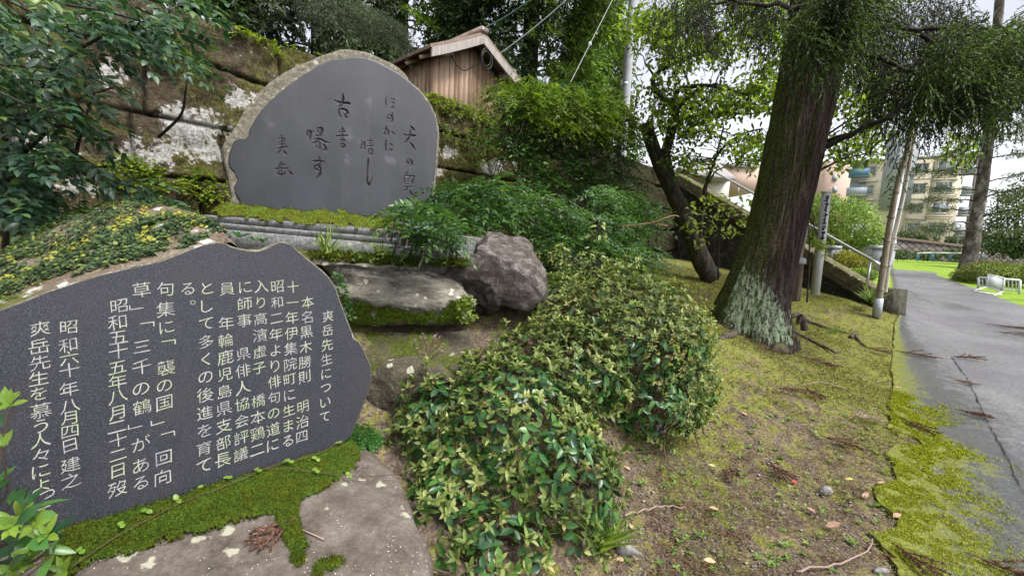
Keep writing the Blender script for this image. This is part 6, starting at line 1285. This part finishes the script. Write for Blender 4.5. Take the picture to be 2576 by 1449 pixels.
# low bars at the lawn
lb_ = thing('low_bars', 'low white horizontal bars on blue and yellow posts on the far lawn', 'bars', P(2342, 656, 31)); M_blue = plain('blue_post', (.12, .27, .6), .4); M_yel = plain('yellow_cap', (.6, .5, .12), .5)
xs = [(2309, 637, 656), (2345, 636, 657), (2390, 637, 655), (2470, 637, 652)]
for u, a, b in xs: G().tube([P(u, a, 31), P(u - 1, b, 31)], .07, 8).obj('post', M_blue, lb_, True); G().tube([P(u, a - 1, 31), P(u, a + 2, 31)], .09, 8).obj('cap', M_yel, lb_, True)
for a, b in zip(xs[:-1], xs[1:]): G().tube([P(a[0], a[1], 31), P(b[0], b[1], 31)], .045, 8).obj('bar', M_wp, lb_, True)
# block wall below the apartments
def blockmat():
    m = Mat('interlocking_block_wall', .9, .1); br_ = m.n('ShaderNodeTexBrick'); mp_ = m.scaled((1, 1, 1), (0, 0, 0)); q = m.n('ShaderNodeMapping'); q.inputs['Rotation'].default_value = (0, 0, math.radians(40)); sx_ = m.n('ShaderNodeSeparateXYZ'); cx_ = m.n('ShaderNodeCombineXYZ')
    m.L(m.co, sx_.inputs[0]); m.L(sx_.outputs[0], cx_.inputs[0]); m.L(sx_.outputs[2], cx_.inputs[1]); m.L(cx_.outputs[0], q.inputs[0]); m.L(q.outputs[0], br_.inputs['Vector'])
    br_.inputs['Scale'].default_value = 1.; br_.inputs['Brick Width'].default_value = .62; br_.inputs['Row Height'].default_value = .36; br_.inputs['Mortar Size'].default_value = .035; br_.inputs['Color1'].default_value = (.11, .095, .085, 1); br_.inputs['Color2'].default_value = (.19, .165, .15, 1); br_.inputs['Mortar'].default_value = (.03, .026, .024, 1)
    m.col(m.mix(.5, br_.outputs['Color'], m.mix(1, br_.outputs['Color'], m.ramp(m.noise(1.2, 5), [(.3, (.45, .42, .4)), (.7, (1.3, 1.3, 1.3))]), 'MULTIPLY'))); m.bump(br_.outputs['Fac'], -.8, .05); return m.m
wb = [(2215, 655, 598, 41), (2320, 648, 610, 40), (2420, 646, 622, 39), (2620, 655, 640, 38)]; bot = P(*[np.array([w_[i] for w_ in wb], float) for i in (0, 1, 3)]); topw = P(*[np.array([w_[i] for w_ in wb], float) for i in (0, 2, 3)]); bot[:, 2] -= .4
bwl = thing('block_wall', 'dark retaining wall of diagonal interlocking blocks below the apartment block', 'wall', bot[0]); back_ = np.array([0, .6, 0]); G().grid(np.stack([bot, topw, topw + back_])).obj('blocks', blockmat(), bwl); G().grid(np.stack([topw + [0, -.05, 0], topw + [0, -.05, .22], topw + [0, .6, .22], topw + [0, .6, 0]])).obj('coping', plain('stained_concrete', (.16, .12, .09), .9), bwl)
fe_ = thing('mesh_fence', 'thin dark rail fence on top of the block wall', 'fence', topw[0]); M_fe = plain('dark_rail', (.12, .1, .09), .6); tf = resample(topw, 15) + [0, .2, .2]
for h_ in (1.1, .6): G().tube(tf + [0, 0, h_], .02, 5).obj('rail', M_fe, fe_)
for p_ in tf: G().tube([p_, p_ + [0, 0, 1.15]], .03, 5).obj('post', M_fe, fe_)
terr_up = G().grid(np.stack([topw + [0, .5, .1], topw + [0, 6, .3], topw + [0, 40, .6]])).obj('upper_lawn', lawn_material()); tag(terr_up, 'raised ground of the apartment block', None, kind='structure')
# apartment block
AB0, AB1 = P(2395, 608, 55), P(2133, 590, 62); ax = nrm((AB1 - AB0) * [1, 1, 0]); an_ = np.array([ax[1], -ax[0], 0]); an_ = an_ if an_ @ (EYE - AB0) > 0 else -an_
ap = thing('apartment_block', 'cream four storey apartment block with grey stair panel beyond the lane', 'building', AB0)
M_cream = plain('cream_render', (.82, .74, .58), .85, 0, .06, .6); M_gpan = plain('grey_panel', (.4, .43, .47), .6, 0, .05, .4); M_trim = plain('pale_trim', (.66, .62, .55), .7, 0, .05); M_roof = plain('grey_roof_slab', (.4, .38, .36), .8); M_glass = plain('window_glass', (.34, .39, .43), .2, 0, .3, .8); M_frame = plain('window_frame', (.7, .71, .72), .5, 0, .03)
def fa(u, v, off=0.): return onplane(np.float64(u), np.float64(v), AB0 + an_ * off, an_)
zr = fa(2400, 396)[2]; zg = AB0[2] - 3
def aq(a): return (fa(a, 500) - AB0) @ ax
aL = aq(2133); 
G().box(AB0 + ax * aL / 2 - an_ * 5 + ez * ((zr + zg) / 2 - AB0[2]), (aL, 10, zr - zg), (ax, an_, ez)).obj('wall', M_cream, ap)
G().box(AB0 + ax * (aL / 2 - .4) - an_ * 4.8 + ez * (zr + .12 - AB0[2]), (aL + 1.6, 11, .28), (ax, an_, ez)).obj('roof', M_roof, ap)
p0_, p1_ = fa(2204, 555, .7), fa(2292, 555, .7); zt_, zb_ = fa(2230, 330, .7)[2], fa(2204, 527, .7)[2]
a0_, a1_ = aq(2292), aq(2212); G().box(AB0 + ax * (a0_ + a1_) / 2 + an_ * .35 + ez * ((zt_ + zb_) / 2 - AB0[2]), (a1_ - a0_, .7, zt_ - zb_), (ax, an_, ez)).obj('stair_panel', M_gpan, ap)
ZR = [fa(2384, 421)[2], fa(2376, 473)[2], fa(2369, 524)[2], fa(2359, 574)[2]]
def window(u, k, w_, h_, bay=False, awn=True, bars=False, ref=None):
    a = aq(u) ; c = AB0 + ax * a + ez * (ZR[k] - AB0[2]); o_ = .45 if bay else .0
    f = G()
    if bay: f.box(c + an_ * .2, (w_ + .7, .5, h_ + .6), (ax, an_, ez)); f.box(c + an_ * .28 - ez * (h_ / 2 + .35), (w_ + 1, .7, .14), (ax, an_, ez)); f.box(c + an_ * .28 + ez * (h_ / 2 + .35), (w_ + 1, .7, .14), (ax, an_, ez)); f.obj('bay_frame', M_cream, ap)
    wn_ = G(); t_ = .13
    for s in (-1, 1): wn_.box(c + an_ * (o_ + .06) + ax * s * w_ / 2, (t_, .1, h_), (ax, an_, ez)); wn_.box(c + an_ * (o_ + .06) + ez * s * h_ / 2, (w_ + t_, .1, t_), (ax, an_, ez))
    wn_.box(c + an_ * (o_ + .06), (t_, .1, h_), (ax, an_, ez))
    if bars:
        for s in (-.3, -.1, .1, .3): wn_.box(c + an_ * (o_ + .12) + ax * s * w_, (.05, .05, h_), (ax, an_, ez))
    wo_ = wn_.obj('window', M_frame, ap); G().box(c + an_ * (o_ + .03), (w_, .04, h_), (ax, an_, ez)).obj('pane', M_glass, wo_)
    if awn: G().box(c + an_ * .3 + ez * (h_ / 2 + (.55 if not bay else .62)), (w_ + .7, .6, .12), (ax, an_, ez)).obj('awning', M_trim, ap)
for k in range(4):
    window(2368, k, 1.5, 1.3, k < 3); window(2308, k, 1.2, 1.2, False, True, True); window(2178, k, 1.3, 1.2)
for u in (2285, 2336): c = AB0 + ax * aq(u) + an_ * .12; G().tube([[c[0], c[1], zg], [c[0], c[1], zr - .4]], .09, 8).obj('downpipe', M_trim, ap)
for k in (1, 2): c = AB0 + ax * aq(2330) + an_ * .2; G().box([c[0], c[1], ZR[k + 1] + .6], (.55, .35, .4), (ax, an_, ez)).obj('fan_hood', M_frame, ap)
for k in range(4):
    c = AB0 + ax * (aL - .9) + an_ * .45; z = ZR[k] - .75; G().box([c[0], c[1], z], (2.2, .9, .14), (ax, an_, ez)).box([c[0] + an_[0] * .42, c[1] + an_[1] * .42, z + .55], (2.2, .06, 1.0), (ax, an_, ez)).obj('balcony', plain('balcony_panel', (.45, .5, .56) if k else (.13, .25, .42), .5), ap); G().box([c[0] - an_[0] * .4, c[1] - an_[1] * .4, z + 1.3], (1.7, .06, 1.7), (ax, an_, ez)).obj('balcony_door', M_glass, ap)
G().box(AB0 - ax * 1.15 - an_ * .3 + ez * ((zr + zg) / 2 - AB0[2]), (.4, .5, zr - zg), (ax, an_, ez)).obj('outer_column', plain('taupe_column', (.26, .22, .2), .8), ap)
for k in range(4): c = AB0 - ax * .55 - an_ * .6; G().box([c[0], c[1], ZR[k] - .9], (1.1, 1.2, .16), (ax, an_, ez)).box([c[0] + an_[0] * .55, c[1] + an_[1] * .55, ZR[k] - .35], (.9, .05, 1.0), (ax, an_, ez)).obj('side_balcony', M_gpan, ap)
# pink building and house
pb_ = thing('pink_building', 'salmon pink apartment building partly hidden left of the cream block', 'building', P(2090, 600, 85)); M_pink = plain('salmon_render', (.55, .4, .33), .85, 0, .06, .5)
def block(o, nm, u0, u1, v0, v1, d, dep_, mat):
    a, b = P(u0, v1, d), P(u1, v1, d); z1 = P((u0 + u1) / 2, v0, d)[2]; x_ = nrm((b - a) * [1, 1, 0]); y_ = np.array([-x_[1], x_[0], 0]); w_ = np.linalg.norm((b - a)[:2]); z0 = min(a[2], b[2])
    return G().box((a + b) / 2 * [1, 1, 0] + y_ * dep_ / 2 + ez * (z0 + z1) / 2, (w_, dep_, z1 - z0), (x_, y_, ez)).obj(nm, mat, o)
block(pb_, 'wall', 2055, 2138, 405, 600, 85, 12, M_pink); pass
for k, v in enumerate((440, 470, 505)): block(pb_, 'window', 2096, 2106, v, v + 14, 84.8, .3, M_glass)
p2 = thing('pink_building', 'long low salmon wall of a building seen between the crooked tree and huge trunk', 'building', P(1880, 470, 45)); block(p2, 'wall', 1810, 1905, 418, 480, 45, 8, M_pink); block(p2, 'roof_edge', 1806, 1908, 412, 418, 44.8, 8.4, M_roof)
hs = thing('house', 'white walled house with hipped grey roof seen under the leafy tree', 'house', P(1790, 500, 26)); block(hs, 'wall', 1730, 1830, 438, 520, 26, 5, plain('white_render', (.62, .6, .55), .8, 0, .05)); block(hs, 'pillar', 1733, 1737, 432, 500, 25.6, .12, M_trim)
a, b, c2 = P(1700, 430, 25), P(1850, 446, 25), P(1775, 402, 28); d2, e2 = a + [0, 6, 0], b + [0, 6, 0]; G().add(np.array([a, b, c2 + [.6, 0, 0], c2 - [.6, 0, 0], d2, e2]), [[[0, 1, 2, 3], [5, 4, 3, 2]], [[1, 5, 2], [4, 0, 3]]]).box((a + b) / 2 + [0, 3, -.08], (np.linalg.norm(b - a), 6, .14), (nrm(b - a), [0, 1, 0], ez)).obj('roof', plain('grey_tile_roof', (.3, .28, .27), .8), hs)
bs = thing('far_building', 'low pale building beyond the block wall at the right edge', 'building', P(2520, 615, 70)); block(bs, 'wall', 2478, 2600, 596, 640, 70, 10, plain('pale_grey_render', (.55, .55, .56), .8)); block(bs, 'roof', 2472, 2606, 590, 596, 69.6, 11, M_roof)
for u in (2490, 2515, 2545): block(bs, 'window', u, u + 12, 602, 616, 69.8, .3, M_glass)
hl = P(np.linspace(2380, 2900, 50), np.full(50, 640.), 320.); hx = np.stack([hl * [1, 1, 0] + ez * z_ * (1 if z_ < 0 else 1) for z_ in (-5.,)] + [hl * [1, 1, 0] + (ez * (12 + 9 * fbm(hl * .02, 151, 3))[:, None])]); tag(G().grid(hx).grid(np.stack([hx[1], hx[1] * [1.25, 1.25, .6]])).obj('far_hills', plain('blue_green_hills', (.1, .16, .16), 1.)), 'distant wooded hills', None, kind='structure')
sp_ = G().tube([P(2507, 640, 40), P(2511, 480, 40)], .05, 6).tube([P(2511, 481, 40), P(2488, 478, 40)], .04, 6).obj('street_lamp', M_fe, None, True, P(2507, 640, 40)); tag(sp_, 'thin street lamp post in front of the right sky', 'lamp')

# ================================================================== GROUND LITTER
rg = np.random.default_rng(80); ep = [tuple(p) for p in np.vstack([edge[::3], rt[::-6]])]
def bank(n, r0, r1, a0, a1, seed, power=1.): 
    rg = np.random.default_rng(seed); r = r0 * (r1 / r0) ** (rg.random(n) ** power); a = np.radians(rg.uniform(a0, a1, n)); x, y = r * np.sin(a), r * np.cos(a); k = ~inpoly(x, y, ep); return x[k], y[k]
M_litter = leafmat('straw_and_moss_bits', [(0, (.06, .04, .025)), (.3, (.17, .12, .08)), (.5, (.3, .24, .14)), (.7, (.2, .2, .04)), (.88, (.32, .33, .07)), (1, (.5, .42, .26))], .85, .15, .1)
x, y = bank(52000, 1.5, 11, 6, 50, 81); z = terr(x, y) + .004; n = len(x); g = G(); gr = fbm(np.stack([x * 2.2, y * 2.2, 0 * x], 1), 161, 3); d = np.column_stack([rg.normal(size=(n, 2)), rg.uniform(-.05, .55, n)]); sc_ = np.clip(np.hypot(x, y) / 3, .7, 2.2)
leaves(g, np.column_stack([x, y, z + .018 * rg.random(n)]), d, rdir(rg, n) + [0, 0, 1], rg.uniform(.012, .04, n) * sc_, rg.uniform(.0018, .004, n) * sc_, DIAM, .2); tag(g.obj('ground_litter', M_litter), 'straw, needles and moss bits strewn over the bank', None, kind='stuff')
M_mg = leafmat('moss_sprigs', [(0, (.07, .085, .015)), (.5, (.2, .22, .045)), (1, (.4, .41, .11))], .8, .3, .1)
x, y = bank(120000, 1.6, 11, 8, 50, 82); k = fbm(np.stack([x * 1.9, y * 1.9, 0 * x], 1), 162, 5) + np.clip((np.hypot(x, y) - 2.6) * .12, -.05, .14) > .1; x, y = x[k], y[k]; n = len(x); sc_ = np.clip(np.hypot(x, y) / 3, .7, 2.5); g = G()
leaves(g, np.column_stack([x, y, terr(x, y) + .004]), np.column_stack([rg.normal(size=(n, 2)) * .7, np.ones(n)]), rdir(rg, n), rg.uniform(.008, .02, n) * sc_, .0035 * sc_, DIAM, .2); tag(g.obj('bank_moss', M_mg), 'short moss and fine grass on the bank', None, kind='stuff')
x, y = bank(5200, 1.5, 7, 12, 48, 83); n = len(x); g = G(); ico = np.array([[0, 0, 1], [.9, 0, .3], [.3, .85, .3], [-.7, .5, .3], [-.7, -.5, .3], [.3, -.85, .3], [0, 0, -.6]]); fI = np.array([[0, 1, 2], [0, 2, 3], [0, 3, 4], [0, 4, 5], [0, 5, 1], [6, 2, 1], [6, 3, 2], [6, 4, 3], [6, 5, 4], [6, 1, 5]])
s_ = rg.uniform(.003, .011, n)[:, None, None]; V = np.column_stack([x, y, terr(x, y) + .003])[:, None] + ico[None] * s_ * (1 + rg.normal(size=(n, 7, 1)) * .25) * np.array([1.2, .9, .6]); F = (fI[None] + (np.arange(n) * 7)[:, None, None]).reshape(-1, 3); g.add(V.reshape(-1, 3), [F])
mp_ = Mat('grey_gravel', .9, .2); mp_.col(mp_.ramp(mp_.island(), [(0, (.07, .065, .06)), (.6, (.2, .19, .18)), (1, (.42, .4, .38))])); tag(g.obj('gravel', mp_.m), 'small grey gravel in the bare soil', None, kind='stuff')
M_weed = leafmat('weed_leaves', [(0, (.08, .16, .03)), (.5, (.16, .27, .05)), (1, (.3, .4, .1))], .5, .35, .25)
x, y = bank(330, 1.6, 5.5, 8, 46, 84); n = len(x); g = G(); rosettes(g, np.column_stack([x, y, terr(x, y) + .012]), np.tile([0, 0, 1.], (n, 1)) + rg.normal(size=(n, 3)) * .2, 6, .03, .014, rg, (.8, 1.4)); tag(g.obj('weeds', M_weed), 'tiny green weeds dotted over the bank', None, kind='stuff')
rx_, ry_ = rg.uniform(1.3, 9, 5200), rg.uniform(1.2, 12, 5200); k = inpoly(rx_, ry_, ep); rx_, ry_ = rx_[k], ry_[k]; n = len(rx_); g = G(); leaves(g, np.column_stack([rx_, ry_, terr(rx_, ry_) + .042]), np.column_stack([rg.normal(size=(n, 2)), np.zeros(n)]), np.tile([0, 0, 1.], (n, 1)) + rg.normal(size=(n, 3)) * .2, rg.uniform(.008, .05, n) * rg.uniform(.4, 1, n), rg.uniform(.003, .011, n), DIAM, .1); tag(g.obj('lane_litter', M_litter), 'fallen needles and leaf bits scattered on the lane', None, kind='stuff')
k = rg.integers(0, 560, 46000); off = np.abs(rg.normal(size=46000)) * .5; ex_, ey_ = edge[30 + k, 0], edge[30 + k, 1]; rr0 = np.hypot(ex_, ey_); wd0 = np.interp(rr0, [1.5, 2.5, 3.5, 5, 6, 8, 10.5], [.8, .75, .66, .5, .4, .24, .06]) * .85; px, py = ex_ + off * wd0 * .8 + rg.normal(size=46000) * .04, ey_ - off * wd0 * .6 + rg.normal(size=46000) * .04
kk = inpoly(px, py, ep) & (fbm(np.stack([px * 5, py * 5, 0 * px], 1), 171, 4) > -.3 + .7 * (off - .5)) & (fbm(np.stack([px * 19, py * 19, 0 * px], 1), 172, 3) > -.12); px, py = px[kk], py[kk]; n = len(px); sc_ = np.clip(np.hypot(px, py) / 3, .7, 2.5); g = G(); leaves(g, np.column_stack([px, py, terr(px, py) + .02]), np.column_stack([rg.normal(size=(n, 2)) * .9, .75 * np.ones(n)]), rdir(rg, n), rg.uniform(.007, .018, n) * sc_, .004 * sc_, DIAM, .2)
M_lm = leafmat('lane_moss_sprigs', [(0, (.1, .12, .01)), (.5, (.28, .32, .02)), (1, (.5, .53, .06))], .85, .35, .1); tag(g.obj('lane_moss', M_lm), 'bright short moss along the broken edge of the lane', None, kind='stuff')
UPZ = np.array([0, 0, 1.])
def litter_sprig(u, v, du, dv, L, lb, seed, mat=M_dry):
    p = onground(np.float64(u), np.float64(v), .045); q = onground(np.float64(u + du), np.float64(v + dv), .045); return sprig(lb, p, q - p, UPZ, L, seed, mat)
for k, (u, v, du, dv, L, lb) in enumerate([(2240, 1385, 80, 60, .22, 'reddish dead cedar sprig on the bright moss at the lower right'), (2440, 1420, 110, 45, .25, 'long dead cedar sprig on bare asphalt at the lower right corner'), (2250, 890, 120, 20, .45, 'thin dead sprig crossing from moss onto the lane'), (2390, 905, 95, 6, .4, 'dead sprig lying on the lane, level with the trunk foot'), (2390, 965, 70, 14, .22, 'pinkish dead sprig on the dark mossy asphalt'), (2400, 1040, 90, 22, .25, 'brown dead sprig on the mossy asphalt nearest the crack'),
      (2260, 1060, 110, 60, .3, 'dead sprig hanging over the broken edge of the lane'), (2130, 1060, 120, 10, .3, 'dead sprig along the soil above the broken edge'), (1950, 990, 90, 12, .28, 'dark dead sprig on the moss right of the dome bush'), (2020, 985, 60, 40, .2, 'short dead sprig stuck in the moss slope'), (2010, 905, 140, 40, .4, 'long dead sprig on moss below the surface roots'), (2170, 880, 80, 20, .3, 'dead sprig on the soil near the lane edge'), (1900, 880, 70, 20, .3, 'dead sprig beside the foot of the huge cedar'), (1930, 1180, 60, 50, .2, 'dark dead sprig on the soil below the dome bush'), (1835, 1190, 10, 60, .16, 'dark red dead sprig pointing down the soil'), (2480, 820, 140, 20, .8, 'heap of red brown sprigs on the right of the lane'), (2500, 840, 110, 16, .8, 'second heap of red brown sprigs on the right of the lane'), (2060, 1110, 90, 30, .25, 'brown dead sprig lying at the bare gravel pocket')]):
    litter_sprig(u, v, du, dv, L, lb, 700 + k, M_drypale if k in (4, 7) else M_dry)
M_leafr = plain('red_leaf', (.6, .06, .04), .4, 0, .2, 30); M_leafp = plain('pinkish_dry_leaf', (.42, .25, .18), .7, 0, .2, 30); M_leaft = plain('tan_dry_leaf', (.5, .36, .2), .7, 0, .2, 30); M_leafy = plain('yellow_dry_leaf', (.55, .45, .12), .6, 0, .2, 30); M_leafd = plain('dark_brown_leaf', (.13, .07, .05), .7, 0, .2, 30)
for k, (u, v, L, mt, lb) in enumerate([(2005, 1222, .05, M_leafr, 'bright red fallen leaf on the moss, lone red one'), (1968, 1208, .04, M_leafp, 'small pink brown leaf just left of the red leaf'), (1782, 1283, .06, M_leaft, 'pointed tan leaf lying point down on the soil'), (1880, 1052, .05, M_leafp, 'pale pinkish leaf on the moss right of the dome bush'), (1830, 1075, .04, M_leafp, 'pink leaf near the lower right of the dome bush'), (2145, 1212, .05, M_leafy, 'yellowish leaf left of the broken lane edge'), (2205, 1224, .045, M_leaft, 'tan leaf touching the broken lane edge'), (2168, 1262, .06, M_leafp, 'curled brown leaf in the gravel by the lane edge'), (2245, 1312, .06, M_leafp, 'crumpled leaf tucked under the mossy lane edge'), (2050, 1300, .06, M_leafp, 'dull brown leaf among weeds at lower centre right'), (2075, 1335, .08, M_leafp, 'large ragged brown leaf low on the bank'), (1800, 1425, .06, M_leaft, 'round tan leaf near the bottom edge'), (1570, 1420, .06, M_leaft, 'pale broad leaf at the bottom edge by the near bush'), (1585, 1195, .05, M_leaft, 'dry leaf on the straw beside the nearest bush'), (1800, 1180, .05, M_leaft, 'narrow tan leaf across the soil below the dome bush'), (1880, 1160, .04, M_leafd, 'dark leaf on bare soil'), (1590, 1345, .04, M_leaft, 'curled grey tan leaf beside a moss cushion'), (2250, 980, .06, M_leafp, 'salmon leaf on the moss slope near the lane'), (2400, 1190, .04, M_leafp, 'pink leaf lying on bright green moss'), (2140, 1000, .05, M_leafp, 'pinkish leaf in mid slope soil'), (1850, 1255, .04, M_leafd, 'dark maroon leaf at the mid bank'), (2155, 1268, .04, M_leafd, 'dark curled leaf beside the pale stone'), (1555, 1075, .05, M_leafp, 'dry leaf caught low in the bush gap')]):
    rg = np.random.default_rng(750 + k); p = onground(np.float64(u), np.float64(v), .018); g = G(); leaves(g, p[None], np.array([[rg.normal(), rg.normal() * .6, .12]]), np.array([[.1, -.25, 1.]]), L, L * .5, OVAL, rg.uniform(-.25, .3)); tag(g.obj('fallen_leaf', mt, None, False, p), lb, 'leaf', 'fallen leaves on the bank')
M_nl = leafmat('red_brown_needle_litter', [(0, (.05, .022, .015)), (.5, (.13, .06, .04)), (1, (.27, .16, .12))], .9, .1, .1); rg = np.random.default_rng(90); cx_, cy_ = bank(420, 1.7, 9, 10, 47, 91); kk = rg.integers(0, len(cx_), 15000); th_ = rg.uniform(-.5, .5, len(cx_)) + .2; l_ = rg.normal(size=15000) * .07 * np.clip(np.hypot(cx_, cy_)[kk] / 3, .8, 2); w_ = rg.normal(size=15000) * .018; px = cx_[kk] + l_ * np.cos(th_[kk]) - w_ * np.sin(th_[kk]); py = cy_[kk] + l_ * np.sin(th_[kk]) + w_ * np.cos(th_[kk]); kq = ~inpoly(px, py, ep); px, py, kk = px[kq], py[kq], kk[kq]; n = len(px); g = G()
leaves(g, np.column_stack([px, py, terr(px, py) + .008 + .012 * rg.random(n)]), np.column_stack([np.cos(th_[kk]), np.sin(th_[kk]), 0 * px]) + rg.normal(size=(n, 3)) * [.5, .5, .2], rdir(rg, n) + [0, 0, 1], rg.uniform(.012, .035, n), .0035, DIAM, .2); tag(g.obj('needle_litter', M_nl), 'red brown needle litter in streaks over the bank', None, kind='stuff')
M_stone = rock_material('grey_pebble', ((.12, .11, .1), (.28, .27, .25), (.48, .46, .43)), 40, 0, (0, 0, 0), 0, 1, .5)
for k, (u, v, r, lb) in enumerate([(2078, 1235, 20, 'pale pinkish grey stone on the moss right of the red leaf'), (1570, 1385, 30, 'grey speckled stone at the foot of the nearest bush'), (1600, 1395, 16, 'small grey stone right of the speckled one'), (2215, 1440, 22, 'grey stone at the bottom edge below the lane lip'), (1572, 1345, 14, 'small dark stone above the speckled stone'), (1660, 1080, 20, 'pale speckled stone at the right foot of the dome bush'), (1960, 880, 26, 'brown stone by the foot of the huge cedar'), (1920, 850, 20, 'flat grey stone touching the trunk foot')]):
    po = [(u + r * math.cos(a) * (1 + .15 * math.sin(3 * a + k)), v + r * .7 * math.sin(a)) for a in np.linspace(0, 6.28, 14, endpoint=False)]; d = float(onground(np.float64(u), np.float64(v + r * .3))[1]); w_ = r / FPX * d
    o = outline_rock(po, (u, v), dlin(d), w_ * .8, w_ * .8, 780 + k, w_ * .12, 1.2 / w_, 0, 30, 10).obj('pebble', M_stone if k < 6 else M_mrock, None, True, onground(np.float64(u), np.float64(v + r * .4))); tag(o, lb, 'stone', 'stones on the bank')
for k, (pts, lb) in enumerate([([(2000, 1449), (2110, 1445), (2180, 1410), (2197, 1380), (2193, 1365)], 'pale bent root curling at the lower right by the lane lip'), ([(1460, 1120), (1470, 1160), (1455, 1190), (1440, 1200)], 'thin dry stem leaning from the near bush'), ([(1500, 1175), (1560, 1165), (1640, 1150)], 'reddish straight stick at the edge of the near bush'), ([(1570, 1312), (1640, 1300), (1720, 1290)], 'straight pale stick on the soil below the bushes'), ([(1640, 760), (1670, 735), (1695, 700), (1690, 670)], 'thin pale curved stem rising behind the dome bush'), ([(2130, 985), (2060, 970), (2010, 978)], 'thin brown twig lying on the moss slope')]):
    q = onground(*smoothline(np.array(pts, float), 16).T, .02); q[:, 2] += .02 * np.sin(np.linspace(0, 3, 16)); tag(G().tube(q, np.linspace(.005, .0025, 16) * (1.15 if k == 0 else 1), 6).obj('dry_stick', M_drypale if k != 2 else M_twig, None, True, q[0]), lb, 'stick', 'dry sticks on the bank')
